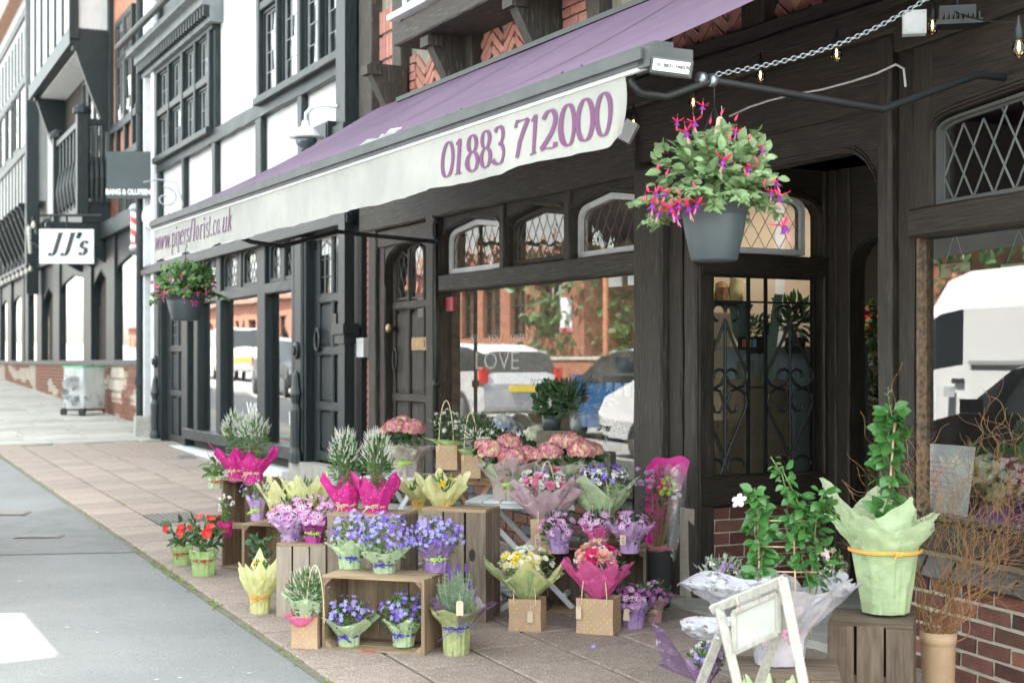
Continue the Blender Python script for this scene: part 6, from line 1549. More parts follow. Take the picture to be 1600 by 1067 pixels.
# ================= black bucket with the long magenta bouquet
BLKPL=mat('black_plastic',(.035,.038,.04),.4,bump=.05,bscale=30); SLATE=mat('slate_grey_plastic',(.055,.070,.082),.45,(.044,.058,.068),3,bump=.05,bscale=60)
loc=G(1027,952); loc.z+=.018; s=FPX/loc.y
BK=thing('flower_bucket','dark grey plastic flower bucket holding a tall magenta wrapped bouquet','bucket',T(loc))
h=(952-862)/s; r=25/s
b=mb(); b.lathe([(0,0),(r*.78,0),(r*.8,.01),(r*.98,h-.01),(r*1.04,h),(r*1.0,h),(r*.94,h-.02),(r*.76,.02),(0,.02)],28); b.obj('pail',BLKPL,BK,None,True)
loc2=loc+Vector((0,0,h-.12)); BQ=thing('long_bouquet','tall magenta wrapped bouquet with green pompons and pink carnations in the bucket','bouquet',T(loc2))
def sheetfn(cx0,cx1,z0,zt,y0,y1,seed,curve=.05):
    def f(a,q):
        wq=.25+.75*q**.7; x=(cx0+cx1)/2*(.3+.7*q)+(a-.5)*(cx1-cx0)*wq; n=mnoise.noise(Vector((a*4,q*4,seed)))
        return Vector((x,y0+(y1-y0)*q+curve*math.sin(a*math.pi)+.02*n,z0+(zt-z0)*q*(1-.12*abs(a-.5)*2)+.012*n))
    return f
b=mb(); b.grid(lambda a,q:Vector((-.03+.09*q+(a-.45)*(.07+.19*q**.7),.03+.05*q+.05*math.sin(a*math.pi)+.03*mnoise.noise(Vector((a*5,q*5,3))),.08+(.72-.17*a-.10*(1-a)*(1-a)*2)*q+.015*math.sin(a*9))),22,22); b.obj('paper_sheet',TMAG,BQ,None,True)
b=mb(); b.grid(lambda a,q:Vector((.075+.035*math.sin(q*2)+(.03+.04*q)*math.cos(math.pi*2*a),-.02+(.04+.05*q)*math.sin(math.pi*2*a)+.012*mnoise.noise(Vector((a*6,q*6,1))),.08+.52*q+.03*math.sin(a*12.56))),30,12,wrap=True); b.obj('film_wrap',FCLR,BQ,None,True)
b=mb()
for i in range(16):
    x=rnd.uniform(-.10,.13); z=rnd.uniform(.35,.62); b.tube([(rnd.uniform(-.02,.02),rnd.uniform(-.02,.02),.0),(x*.5,rnd.uniform(-.03,.03),z*.5),(x,rnd.uniform(-.05,.03),z)],.0025,4)
b.obj('stems',STEM,BQ)
b=mb(); leaves(b,170,(.0,0,.42),(.11,.06,.2),.035,.35,.2,.1,.6); b.obj('foliage',LEAFD,BQ)
def put(par,k,x,y,z,sz,d=(0,-.5,.8)): me=bloom(k); link(me.name.split('.')[0],me,par,WM[par.name]@T(x,y,z)@AL(d,rnd.uniform(0,6))@SC(sz*rnd.uniform(.9,1.1)))
for i in range(12): put(BQ,'poml',rnd.uniform(-.14,-.02),rnd.uniform(-.05,.0),rnd.uniform(.49,.62),.017)
for i in range(7): put(BQ,'rosem',rnd.uniform(-.05,.04),rnd.uniform(-.06,-.02),rnd.uniform(.47,.55),.018)
for x,z in ((.03,.52),(.055,.545),(.085,.52),(.04,.485),(.075,.48),(.10,.50),(.06,.455),(.02,.46)): put(BQ,'pom',x,-.06,z,.017)
for x,z in ((.12,.445),(.095,.43)): put(BQ,'pomw',x,-.07,z,.018)
b=mb()
for i in range(110):
    a=rnd.uniform(0,6.28); q=rnd.uniform(.03,.085); b.tube([(q*math.cos(a),q*math.sin(a),.10+rnd.uniform(-.01,.03)),(q*1.2*math.cos(a+.5),q*1.2*math.sin(a+.5),.12+rnd.uniform(0,.03)),(q*.9*math.cos(a+1),q*.9*math.sin(a+1),.105+rnd.uniform(0,.03))],.002,3)
b.obj('shredded_paper',mat('pink_shred',(.72,.28,.34),.7),BQ)
# ================= mint wrapped climber on the dark crate
def climber(par,path,n,L,leafm,rad=.05,w=.62,dens=None,lo=.0):
    "pairs of glossy leaves along a stem path"
    P_=[Vector(p) for p in path]; b=mb(); b.tube(P_,.003,5); b.obj('stem',STEM,par)
    for i in range(n):
        t=lo+(1-lo)*(i+rnd.random()*.5)/n; k=t*(len(P_)-1); j=min(int(k),len(P_)-2); p=P_[j].lerp(P_[j+1],k-j)
        a=i*2.4+rnd.uniform(-.4,.4); r=rad*rnd.uniform(.2,1)
        d=Vector((math.cos(a),math.sin(a)*.6-.25,rnd.uniform(-.7,.7))); plants_leaf(par,p+d.normalized()*r*.5+Vector((0,0,rnd.uniform(-.01,.01))),d,1.06*L*rnd.uniform(.65,1.2)*(1-.35*max(0,t-.75)*2),leafm,w,.18)
CANE=mat('bamboo_cane',(.62,.46,.28),.55)
Y8=6.02
t,s=potplant('tall glossy climber on a cane in mint paper with orange ribbon on dark crate',1383,955,Y8)
r=45/s; H=(955-800)/s
f=wrapf(r*.74,r*1.10,.27,.44,.235,5,81,.5,fold=.06); wrap(t,TMINT,f); 
f=wrapf(r*.75,r*1.0,.27,.56,.20,3,83,.55,lean=(-.3,0),fold=.06); wrap(t,TMINT,f)
ribbon(t,RIBO,r*1.19,.262,w=.009,tails=1,tl=.03)
b=mb(); b.tube([(-.005,0,.2),(.035,-.02,.80)],.005,6); b.obj('cane',CANE,t,None,True)
climber(t,[(0,0,.25),(-.02,-.02,.4),(.04,-.01,.55),(.0,0,.68),(.03,.0,.82),(.02,0,.87)],84,.066,LEAFG,.055,.62,lo=.12)
climber(t,[(0,0,.25),(.03,.02,.42),(-.02,.01,.6),(.04,.0,.75),(.05,0,.80)],44,.062,LEAFG,.06,.6,lo=.1)
for z in (.86,.89,.92): put(t,'bud',.02,0,z,.0001)
b=mb(); b.tube([(.02,0,.86),(.012,0,.92),(.014,0,.95)],.002,5); b.obj('shoot',LEAFM,t)
for i in range(7): plants_leaf(t,(.014,0,.86+.013*i),(math.cos(i*2.4),math.sin(i*2.4),.8),.022,LEAFM,.35,.1)
# ================= trellis climber on the low crate
Y9=5.72
t,s=potplant('twin climber on bamboo trellis in pinkish white and silver paper behind the white easel',1218,1036,Y9)
r=38/s; wrap(t,TWHP,wrapf(r*.9,r,.12,.36,.23,6,91,.3,squash=(1.05,.8),lean=(.2,0),fold=.13)); wrap(t,FSIL,wrapf(r*.85,r*.95,.12,.42,.27,5,95,.4,squash=(1.1,.75),lean=(.25,0),fold=.14),'film_wrap')
b=mb(); b.grid(lambda a,q:Vector((-.05-.36*q+.0*a,-.05+.05*math.sin(q*3+a*5)+.02*mnoise.noise(Vector((a*6,q*8,1))),.27+.10*q*(1-.5*q)+(a-.5)*(.19*(1-q)**.8+.003)+.02*math.sin(q*7+a*3))),20,30); b.obj('film_flap',FSIL,t,None,True)
b=mb(); b.grid(lambda a,q:Vector((-.05-.36*q,-.09+.05*math.sin(q*3+a*4)+.02*mnoise.noise(Vector((a*6,q*8,5))),.17-.01*q+(a-.5)*(.21*(1-q)**.75+.003)+.02*math.sin(q*6+a*2))),20,30); b.obj('film_flap',FSIL,t,None,True)
ribbon(t,RIBP,r,.145,w=.006)
b=mb()
for a,c in (((-.075,0,.1),(-.09,.0,.66)),((.07,0,.1),(.055,.0,.60)),((.13,.03,.1),(.14,.03,.45))): b.tube([a,c],.004,6)
for z in (.37,.47,.575): b.tube([(-.105,0,z),(.15,.0,z-.004)],.0035,6)
b.obj('trellis',CANE,t,None,True)
climber(t,[(-.07,0,.15),(-.10,-.02,.3),(-.07,0,.42),(-.10,0,.52),(-.08,0,.62),(-.10,0,.70)],100,.058,LEAFG,.03,.66,lo=.1)
climber(t,[(.09,0,.15),(.12,-.02,.3),(.09,0,.42),(.10,0,.55),(.07,0,.66),(.01,0,.78)],52,.056,LEAFG,.055,.6,lo=.3)
climber(t,[(.13,0,.2),(.16,0,.35),(.14,0,.5),(.15,.0,.6),(.18,0,.7)],64,.058,LEAFG,.05,.6,lo=.15)
climber(t,[(.06,0,.45),(.02,0,.56),(.09,0,.62),(.17,0,.62)],46,.055,LEAFG,.08,.55)
climber(t,[(.12,0,.6),(.18,0,.64),(.235,0,.60)],16,.04,LEAFM,.03,.5)
climber(t,[(.03,0,.68),(.01,0,.76),(-.035,0,.83)],12,.034,LEAFM,.02,.4)
put(t,'trumpet',-.165,-.02,.655,.034,(-.5,-.6,.5)); put(t,'trumpet',.185,-.01,.44,.026,(.6,-.5,.2))
# stocks behind, in silver film
t,s=potplant('pale pink and white stock flowers in silver film behind the easel',1128,965,6.15)
wrap(t,FSIL,wrapf(.03,.035,.04,.20,.12,4,97,.5),'film_wrap'); b=mb(); leaves(b,120,(0,0,.19),(.1,.07,.07),.035,.3,.2,.1,.8); b.obj('foliage',LEAFL,t)
scatter(t,['spikep','spikew','poml','cluster'],26,(0,0,.19),(.11,.07,.06),.013,-.1,1,.5,.5,.3)
t,s=potplant('white and green posy in clear film right of the trellis climber',1292,962,6.25)
wrap(t,FCLR,wrapf(.03,.035,.05,.25,.10,4,98,.4),'film_wrap'); b=mb(); leaves(b,160,(0,0,.2),(.08,.06,.10),.03,.35,.2,.1,.8); b.obj('foliage',LEAFM,t); scatter(t,['cluster','pomw','pomy'],20,(0,0,.2),(.08,.06,.09),.013,-.1,1,.5,.5,.3)
# bottom posies
t,s=potplant('bluish purple posy in dark purple film low in front at the easel foot',1098,1075,5.9)
wrap(t,FPUR,wrapf(.03,.03,.03,.24,.15,4,99,.7,lean=(-.5,0)),'film_wrap'); wrap(t,FLIL,wrapf(.03,.03,.03,.16,.09,4,100,.5),'film_wrap'); b=mb(); leaves(b,120,(.02,0,.12),(.07,.06,.06),.03,.35,.2,.1,.8); b.obj('foliage',LEAFM,t); scatter(t,['daisyb','star','daisyb','stard'],24,(.02,0,.13),(.075,.06,.06),.014,-.1,.7,.5,.5,.3)
t,s=potplant('pale green paper posy peeping up behind the easel legs',1200,1130,5.45)
wrap(t,TPGR,wrapf(.05,.06,.05,.20,.10,6,101,.6)); 
# ================= small whitewashed easel board
EW=mat('whitewashed_wood',(.46,.45,.41),.75,(.32,.30,.26),9,(8,8,2),.3,20,bdist=.006)
YE=4.95; 
def pe(px,py,dy=0): return P(px,py,YE+dy)
EA=thing('easel_sign','small whitewashed wooden easel with a blank hanging board','easel',T(pe(1150,1230)))
def bar(a,c,w_,d=.014,name='leg',m=EW,par=EA,side=None):
    W=WM[EA.name].inverted(); b=mb(); b.timber(W@a,W@c,w_,d,.002,.0012,3,side=side or (0,1,0)); return b.obj(name,m,par)
bar(pe(1112,952,.12),pe(1225,905,-.05),.030,.024,'top_rail')
bar(pe(1124,950,.10),pe(1168,1130,.0),.034,.014); bar(pe(1240-18,902,-.05),pe(1268,1130,-.12),.034,.014)
bar(pe(1127,988,.13),pe(1070,1130,.3),.034,.014); bar(pe(1232,940,-.02),pe(1165,1130,.22),.034,.014)
# board frame (a thing hanging from the rail by cords)
q=[pe(1146,957,.06),pe(1215,925,-.02),pe(1216,988,-.02),pe(1148,1018,.06)]
Wi=WM[EA.name].inverted()
bar(q[0],q[1],.018,.016,'board_frame'); bar(q[3],q[2],.018,.016,'board_frame'); bar(q[0]-Vector((0,0,.0)),q[3],.018,.016,'board_frame'); bar(q[1],q[2],.018,.016,'board_frame')
b=mb(); vs=[Wi@p for p in q]; o=Vector((0,.006,0)); b.add([v for v in vs]+[v+o for v in vs],[(3,2,1,0),(4,5,6,7)]); b.obj('board_face',mat('white_board',(.46,.46,.44),.6,(.40,.40,.37),5),EA)
for px,py,py2 in ((1151,930,955),(1203,910,930)): b=mb(); b.tube([Wi@pe(px,py,.0),Wi@pe(px+2,(py+py2)/2,-.01),Wi@pe(px,py2,.02)],.0015,5); b.obj('cord',RAFF,EA)
for px,py in ((1121,997),(1225,946)): b=mb(); b.lathe([(0,0),(.007,0),(.005,.005),(0,.006)],10); b.xf(T(Wi@pe(px,py,-.03))@RX(R_(90))); b.obj('screw',GALV,EA)
# ================= curly willow in a kraft wrapped vase
g=G(1466,1100); g=P(1466,1100,6.1); g.z=ground(6.1)+.018
V=thing('willow_vase','kraft paper wrapped vase full of twisted orange willow stems beside the brick wall','vase',T(g)); s=FPX/6.1
vh=P(0,985,6.1).z-g.z; b=mb(); b.lathe([(0,0),(.062,0),(.066,.05),(.073,vh-.06),(.074,vh-.055),(.077,vh-.05),(.078,vh),(.07,vh-.01),(0,vh-.03)],24); b.obj('paper_sleeve',KRAFT,V,None,True)
WIL=mat('willow_bark',(.20,.09,.035),.55,(.32,.16,.065),5,isl=.3,hue=.015); WIL2=mat('willow_bark_olive',(.17,.12,.04),.55,(.25,.18,.07),5,isl=.3)
r=random.Random(5)
def twig(p,d,L,r0,depth,b,m):
    pts=[p.copy()]; rr=[r0]; n=max(6,int(L/.03)); a1=r.uniform(0,6.28); fq=r.uniform(.6,1.1); amp=r.uniform(.35,.75)
    d=d.normalized(); sx=d.cross(Vector((0,1,.2))).normalized(); sy=d.cross(sx)
    kids=[]
    for i in range(n):
        w_=sx*math.cos(a1+i*fq)+sy*math.sin(a1+i*fq*.83); dd=(d+w_*amp+Vector((r.uniform(-.1,.1),r.uniform(-.1,.1),r.uniform(-.1,.1)))).normalized()
        p=p+dd*(L/n); pts.append(p.copy()); rr.append(max(.0009,r0*(1-.8*i/n)))
        if depth and i>n*.25 and r.random()<.24: kids.append((p.copy(),(d+w_*r.uniform(.5,1.1)),L*r.uniform(.25,.5),rr[-1]*.75))
    b.tube(pts,rr,5,m,cap=False)
    for k in kids: twig(*k,depth-1,b,m)
nb=0
for i in range(40):
    b=mb(); tgt=Vector((r.uniform(-.42,.52),r.uniform(-.12,.10),r.uniform(.55,.86))) if i<34 else Vector((r.uniform(-.5,-.3),-.02,r.uniform(.5,.75)))
    if r.random()<.45: tgt.x=r.uniform(.05,.5)
    p=Vector((r.uniform(-.045,.045),r.uniform(-.045,.045),vh-.05)); twig(p,tgt,r.uniform(.55,1.0)*(.85 if tgt.x<-.2 else 1),r.uniform(.0018,.0032),2,b,0); b.obj('willow_stem',WIL if i%4 else WIL2,V)
# ================= hanging baskets of fuchsia
def basket(label,c,s,rim_r,ph,spread,ht,nl,nf,seed,leafL,tagm=True,hookz=.5,dark=LEAFF,lobj=True):
    global rnd
    rnd=random.Random(seed)
    t=thing('hanging_basket',label,'hanging basket',T(c),'hanging pots of fuchsia'); R=rim_r
    b=mb(); b.lathe([(0,-ph),(R*.66,-ph),(R*.70,-ph+.006),(R*.90,-ph*.45),(R*.955,-.055),(R*.955,-.046),(R*.985,-.044),(R*1.0,-.008),(R*1.03,-.006),(R*1.03,.003),(R*.98,.003),(R*.95,-.03),(0,-.035)],40); b.obj('pot',SLATE,t,None,True)
    soil(t,R*.95,-.025)
    b=mb()
    for k in range(3):
        a=k*2.094+.6; b.tube([(R*.98*math.cos(a),R*.98*math.sin(a),.0),(R*.4*math.cos(a),R*.4*math.sin(a),hookz*.55),(0,0,hookz-.1)],.0022,5)
    b.tube([(0,0,hookz-.11),(0,0,hookz-.03)]+[(.012*math.sin(a),0,hookz-.012+.014*(1-math.cos(a))) for a in [i*.5 for i in range(8)]],.003,6); b.obj('hanger',BLKMET,t,None,True)
    S_=[]; bs=mb(); bf=mb()
    ns=34
    for i in range(ns):
        a=i*2.4; e=rnd.random()
        if i<9: d=Vector((.35*math.cos(a),.35*math.sin(a),1)); L=ht*rnd.uniform(.75,1.05); dr=.02
        else: d=Vector((math.cos(a)*rnd.uniform(.8,1.1),math.sin(a)*.8,rnd.uniform(.25,1.0))); L=spread*rnd.uniform(.75,1.1); dr=rnd.uniform(.15,.6)*spread
        pts=[]; p0=Vector((.5*R*math.cos(a)*rnd.random(),.5*R*math.sin(a)*rnd.random(),-.02)); d.normalize()
        for k in range(9):
            q=k/8; pts.append(p0+d*(L*q)+Vector((0,0,-dr*q*q*1.1))+Vector((rnd.gauss(0,.004),rnd.gauss(0,.004),0)))
        bs.tube(pts,[.0028*(1-.6*k/8) for k in range(9)],4); S_.append(pts)
        for k in range(1,9):
            for j in range(nl):
                p=pts[k-1].lerp(pts[k],rnd.random()); a2=rnd.uniform(0,6.28); dd=(pts[k]-pts[k-1]).normalized()*.4+Vector((math.cos(a2),math.sin(a2)-.15,rnd.uniform(-.35,.45))); Lf=leafL*rnd.uniform(.6,1.15)*(1-.4*(k/8)**3)
                if lobj and dd.y<.25 and rnd.random()<.55: plants_leaf(t,p,dd,Lf,dark,.52,.3)
                else:
                    dd.normalize(); zv=Vector((rnd.uniform(-.3,.3)+dd.x*.5,rnd.uniform(-.8,.0)+dd.y*.5,rnd.uniform(.3,.9))); xv=dd.cross(zv).normalized(); zv=xv.cross(dd); leafgeo(bf,T(p)@Matrix((xv,dd,zv)).transposed().to_4x4()@SC(Lf),1,.58,.14,.3)
    leaves(bf,int(ns*7),(0,0,ht*.32),(spread*.85,spread*.7,ht*.42),leafL*.9,.6,.3,.3,.3,lo=-.4)
    bs.obj('stems',STEMR,t); bf.obj('foliage',dark,t)
    return t,S_
pb=ARM[3]; cb=M.W@pb; Yb=cb.y; sb=FPX/Yb
cpx=P(1116,318,Yb); 
t,S_=basket('dark grey hanging pot of pink and purple fuchsia in front of the entrance',Vector((cpx.x,Yb,cpx.z)),Yb,52/sb,90/sb,.30,.37,10,18,11,.062,True,cb.z-cpx.z)
fl=[(1072,205,.020),(1058,190,.014),(1132,250,.021),(1020,318,.022),(1048,325,.024),(1075,322,.024),(1090,318,.018),(1040,300,.016),(1218,305,.020),(1224,352,.026),(1062,318,.020),(1025,300,.018),(1055,335,.02),(1085,190,.018),(1170,262,.017),(1212,285,.017),(1150,205,.014),(1205,300,.014),(1190,232,.016),(1098,165,.014),(1030,330,.018)]
for px,py,sz in fl:
    p=P(px,py,Yb-.24+abs(px-1116)*.0008)-WM[t.name].translation; me=bloom('fuch'); link('bloom',me,t,WM[t.name]@T(p)@RX(rnd.uniform(-.3,.3))@RY(rnd.uniform(-.4,.4))@RZ(rnd.uniform(0,6))@SC(sz*1.7))
for px,py in ((1042,270),(1007,310),(1028,262),(1150,185),(1172,215),(1110,190),(1182,250),(1165,270),(1060,300),(1140,215),(1085,290),(1195,285),(1012,296),(1128,176)):
    p=P(px,py,Yb-.23)-WM[t.name].translation; me=bloom('bud'); link('bud',me,t,WM[t.name]@T(p)@RX(rnd.uniform(-.5,.5))@RY(rnd.uniform(-.5,.5))@SC(.022))
card_tag(t,(.010,-.06,.29),.026,.075,.15,'£20',R_(0))
# the far one
YL=10.6; sl_=FPX/YL; c=P(290,459,YL)
t,S_=basket('dark grey hanging pot of fuchsia under the far end of the awning',c,YL,.145,.20,.25,.30,9,10,12,.055,True,.35,LEAFM,False)
for i in range(26):
    a=rnd.uniform(0,6.28); q=rnd.uniform(.16,.26); me=bloom('fuch'); link('bloom',me,t,WM[t.name]@T(q*math.cos(a),-abs(q*math.sin(a)),rnd.uniform(-.08,.13))@RX(rnd.uniform(-.4,.4))@RZ(rnd.uniform(0,6))@SC(.021))
rnd=random.Random(99)
# ================= wheeled cart wrapped in clear plastic on the stone pavement
g=G(132,650); TRL=thing('plastic_covered_cart','small wheeled cart with green rimmed clear plastic cover standing on the stone pavement','cart',T(g)@RZ(R_(-30))); s=FPX/g.y
w_=40/s; h=76/s
b=mb()
for x in (-w_/2,w_/2):
    for y in (-.25,.25): b.tube([(x,y,.05),(x,y,h)],.015,6)
for z in (.12,.35): b.tube([(-w_/2,-.25,z),(w_/2,-.25,z),(w_/2,.25,z),(-w_/2,.25,z)],.013,6,closed=True)
b.obj('frame',BLKMET,TRL)
for x in (-w_/2,w_/2): b=mb(); b.lathe([(0,0),(.08,0),(.08,.03),(0,.03)],14); b.xf(T(x,-.27,.08)@RX(R_(90))); b.obj('wheel',BLKMET,TRL)
b=mb(); b.grid(lambda a,q:Vector(((w_/2+.03)*max(-1,min(1,1.35*math.cos(6.283*a)))*(1+.03*math.sin(a*40+q*7)),(.28)*max(-1,min(1,1.35*math.sin(6.283*a)))*(1+.04*math.sin(a*31-q*9)),.16+(h-.16)*q)),60,10,wrap=True); b.obj('plastic_cover',film('milky_plastic',(.72,.74,.74),.7,4),TRL,None,True)
b=mb(); b.box(-w_/2-.03,w_/2+.03,-.29,.29,h,h+.03); b.obj('green_lid',mat('green_rim',(.1,.5,.25),.5),TRL)
b=mb(); 
for i in range(6): b.grid(lambda a,q,i=i:Vector((-.2+.42*a,-.3+.1*math.sin(i*2+a*3),.15+.09*i+.05*math.sin(a*4+i)+.1*q)),8,4)
b.obj('folded_sheets',mat('dark_folds',(.06,.065,.07),.3,(.35,.36,.38),9),TRL)
g=G(84,592); b=mb(); b.lathe([(0,0),(.12,0),(.16,.2),(.1,.3),(0,.33)],10); o=b.obj('rubbish_bag',BLKPL,None,T(g),True); tag(o,'small dark rubbish bag against the far stone wall','bag')
# small things along the frontage
g=LF.w(UL(240),-.16,ground(LF.Y(240))+.0); b=mb(); b.box(-.12,.12,-.1,.1,0,.32); o=b.obj('stone_block',YORK,None,T(g)@RZ(.4)); tag(o,'pale stone block at the foot of the white corner board','stone block')
g=G(897,900); 
p=G(748,1000); b=mb(); bb=mb(); me=bloom('star'); o=link('fallen_flower',me,None,T(G(927,1018)+Vector((0,0,.03)))@RX(1.3)@SC(.014)); tag(o,'single fallen purple flower lying on the paving slabs','flower')
# ================= things inside the shop
GREENB=mat('sage_board',(.22,.33,.24),.7); BLUEC=mat('pale_blue_counter',(.33,.42,.48),.6,(.3,.38,.44),3); BURL=mat('burlap',(.27,.21,.14),.95,(.36,.29,.2),60,bump=.5,bscale=200); JUG=mat('cream_enamel',(.62,.55,.28),.4)
LAMPM=mat('ceiling_strip_glow',(1,.90,.76),.5,emit=13)
def win(px,py,Y): return P(px,py,Y)
# ceiling strip lights (seen lit through the entrance light)
for k,(px,py,Y) in enumerate(((1215,335,12.2),(1235,318,10.9))):
    c=P(px,py,Y); t=thing('ceiling_light','lit warm strip light on the shop ceiling, '+('far one' if k==0 else 'near one'),'ceiling light',T(c.x,c.y,min(c.z,2.66))@RZ(M.th-math.pi/2+1.2)); b=mb(); b.box(-.5,.5,-.04,.04,0,.03); b.obj('tube',LAMPM,t); b=mb(); b.box(-.52,.52,-.06,.06,.03,.05); b.obj('housing',WPAINT,t)
for k,(u,v) in enumerate(((-.15,1.3),)):
    t=thing('fill_lamp','added round fill lamp inside the shop '+('brightening the pale inner wall','over the middle display','over the right display')[k],'ceiling light',M.W@T(u,v,2.70)); b=mb(); b.lathe([(0,-.01),(.09,-.01),(.10,.02),(0,.02)],16); b.obj('fill_disc',LAMPM,t)  # added lamp, put in to brighten the pale inner wall
# partition behind the display seen through the entrance window: cream wall, shelf with jugs, counter
Yb=10.6; a=P(1060,520,Yb); 
t=thing('inner_partition','pale pinkish wall of the shop seen through the entrance window','wall',T(P(1190,565,Yb).x,Yb,0)); b=mb(); b.box(-.85,.42,0,.05,-.1,2.7); b.obj('panel',mat('pinkish_plaster',(.62,.50,.38),.9),t); b=mb(); b.box(.10,.17,-.012,0,-.1,2.7); b.obj('trim',WPAINT,t)
z=P(0,472,10.3).z; x0=P(1085,0,10.3).x; x1=P(1170,0,10.3).x
t=thing('jug_shelf','thin shelf on the pale wall carrying cream jugs','shelf',T(x0,10.3,z)); b=mb(); b.box(-.3,x1-x0,-.1,.25,-.02,0); b.obj('shelf_board',DARK,t)
for k,(px,lab) in enumerate(((1107,'left cream enamel jug on the shelf'),(1150,'right cream enamel jug with handle on the shelf'))):
    t=thing('jug',lab,'jug',T(P(px,0,10.2).x,10.2,z)); b=mb(); b.lathe([(0,0),(.05,0),(.055,.08),(.04,.15),(.05,.17)],14); b.obj('body',JUG,t,None,True); b=mb(); b.tube([(.05,0,.14),(.09,0,.13),(.09,0,.06),(.05,0,.03)],.007,5); b.obj('handle',JUG,t)
t=thing('pot_of_bulbs','brown basket between the cream jugs','basket',T(P(1127,0,10.2).x,10.2,z)); b=mb(); b.lathe([(0,0),(.045,0),(.055,.10),(.03,.14),(0,.15)],9); b.obj('weave',mat('wicker',(.2,.1,.05),.9,(.35,.2,.1),40),t)
def at(px0,px1,py0,py1,Y): a=P(px0,py0,Y);c=P(px1,py1,Y); return a.x,c.x,c.z,a.z
x0,x1,z0,z1=at(1130,1290,548,800,9.9); t=thing('shop_counter','pale blue boarded counter inside the shop','counter',T(x0,9.9,.0)); b=mb()
for i in range(8): w_=(x1-x0+.3)/8; b.box(i*w_+.004,(i+1)*w_-.004,0,.04,0,z1)
b.obj('front_boards',BLUEC,t); b=mb(); b.box(0,x1-x0+.3,-.03,.4,z1,z1+.03); b.obj('worktop',mat('pink_top',(.4,.3,.3),.6),t)
x0,x1,z0,z1=at(1195,1222,460,600,9.4); t=thing('green_board','pale green painted board leaning inside the shop','board',T(x0,9.4,0)); b=mb(); b.add([(-.02,0,z0),(.05,0,z0),(.12,0,z1),(.07,0,z1),(-.02,.04,z0),(.05,.04,z0),(.12,.04,z1),(.07,.04,z1)],[(0,1,2,3),(1,5,6,2),(0,3,7,4)]); b.obj('panel',GREENB,t)
x0,x1,z0,z1=at(1138,1175,478,520,9.6); t=thing('hanging_planter','grey green hanging shape near the jug shelf','ornament',T((x0+x1)/2,9.6,z0)); b=mb(); b.lathe([(0,-.1),(.05,.0),(.07,.15),(.09,.19),(0,.19)],10); b.obj('cone',mat('grey_green',(.12,.16,.14),.7),t)
x0,x1,z0,z1=at(1156,1196,526,546,9.5); t=thing('card_rack','small dark rack with coloured cards on the counter','rack',T(x0,9.5,z0)); b=mb(); b.box(0,x1-x0,0,.08,0,z1-z0); b.obj('rack_box',DARK,t)
for i,c in enumerate(((.6,.15,.05),(.6,.5,.1),(.15,.3,.5))): b=mb(); b.box(.015+i*.035,.04+i*.035,-.004,0,.015,.07); b.obj('card',mat('card_%s'%('red','yellow','blue')[i],c,.6),t)
t=thing('notice','small grey printed notice on the counter front','notice',T(P(1165,573,9.85).x,9.85,P(0,600,9.85).z)); b=mb(); b.box(-.06,.06,0,.01,0,.16); b.obj('card',mat('grey_card',(.2,.22,.2),.8),t)
text_mesh('- - -\n- - -\n- - -',.03,WPAINT,t,WM[t.name]@T(0,-.004,.085),'print')
def drape(label,px0,px1,py0,Y,seed):
    x0,x1,z0,z1=at(px0,px1,py0,860,Y); t=thing('burlap_cloth',label,'cloth',T((x0+x1)/2,Y,.3)); w_=(x1-x0)/2
    b=mb(); b.grid(lambda a,q:Vector((-w_*(1.2-.35*q)+2*w_*(1.2-.35*q)*a+.02*math.sin(q*5+seed),-.06*math.sin(a*9+seed+2*q)*(1.2-q)-.05*math.sin(a*3.14)+.03*mnoise.noise(Vector((a*5,q*5,seed))),(z1-.3)*q+.012*math.sin(a*7+seed)*q)),40,14); b.obj('folds',BURL,t,None,True)
    b=mb(); b.box(-w_*.8,w_*.8,.06,.3,0,z1-.32); b.obj('box_under',BURL,t)
drape('burlap cloth draped over a box, left of the grille',1085,1150,655,9.35,1); drape('burlap cloth draped over a tall box behind the grille',1128,1235,590,9.55,4)
# foliage on the counter
def shrub(label,px,py,Y,rx,rz,L,m,blooms=None,nb=10,sz=.015,n=160,pot=True,w=.4,z=None,group=None,potm=None):
    c=P(px,py,Y); 
    if z is not None: c.z=z
    t=thing('display_plant',label,'potted plant',T(c),group)
    if 'inside the window' in label or 'inside the main window' in label:
        r_=thing('display_riser','sacking covered block carrying the '+' '.join(label.split()[:4])+' in the main window','display block',T(c.x,c.y,.64)); bb=mb(); bb.box(-.11,.11,-.08,.12,0,c.z-.64); bb.obj('block',MC.get('sack_cloth',DARK),r_)
    if pot: b=mb(); b.lathe([(0,-.0),(.06,0),(.075,.11),(.065,.11),(0,.09)],14); b.obj('pot',potm or SLATE,t,None,True)
    b=mb(); leaves(b,n,(0,0,.1+rz),(rx,rx*.7,rz),L,w,.3,.1,.5); b.obj('foliage',m,t)
    if blooms: scatter(t,blooms,nb,(0,0,.1+rz),(rx,rx*.7,rz),sz,-.1,.5,.6,.5,.4)
    return t
shrub('leafy plant on the counter left of the green board',1180,552,9.75,.09,.07,.06,LEAFD,None,w=.3)
shrub('tall leafy plant on the counter right of the green board',1243,552,9.75,.13,.13,.10,LEAFD,None,w=.3)
shrub('pale green plant at the left of the entrance window inside',1098,575,9.3,.06,.06,.04,LEAFM,['cluster'],6)
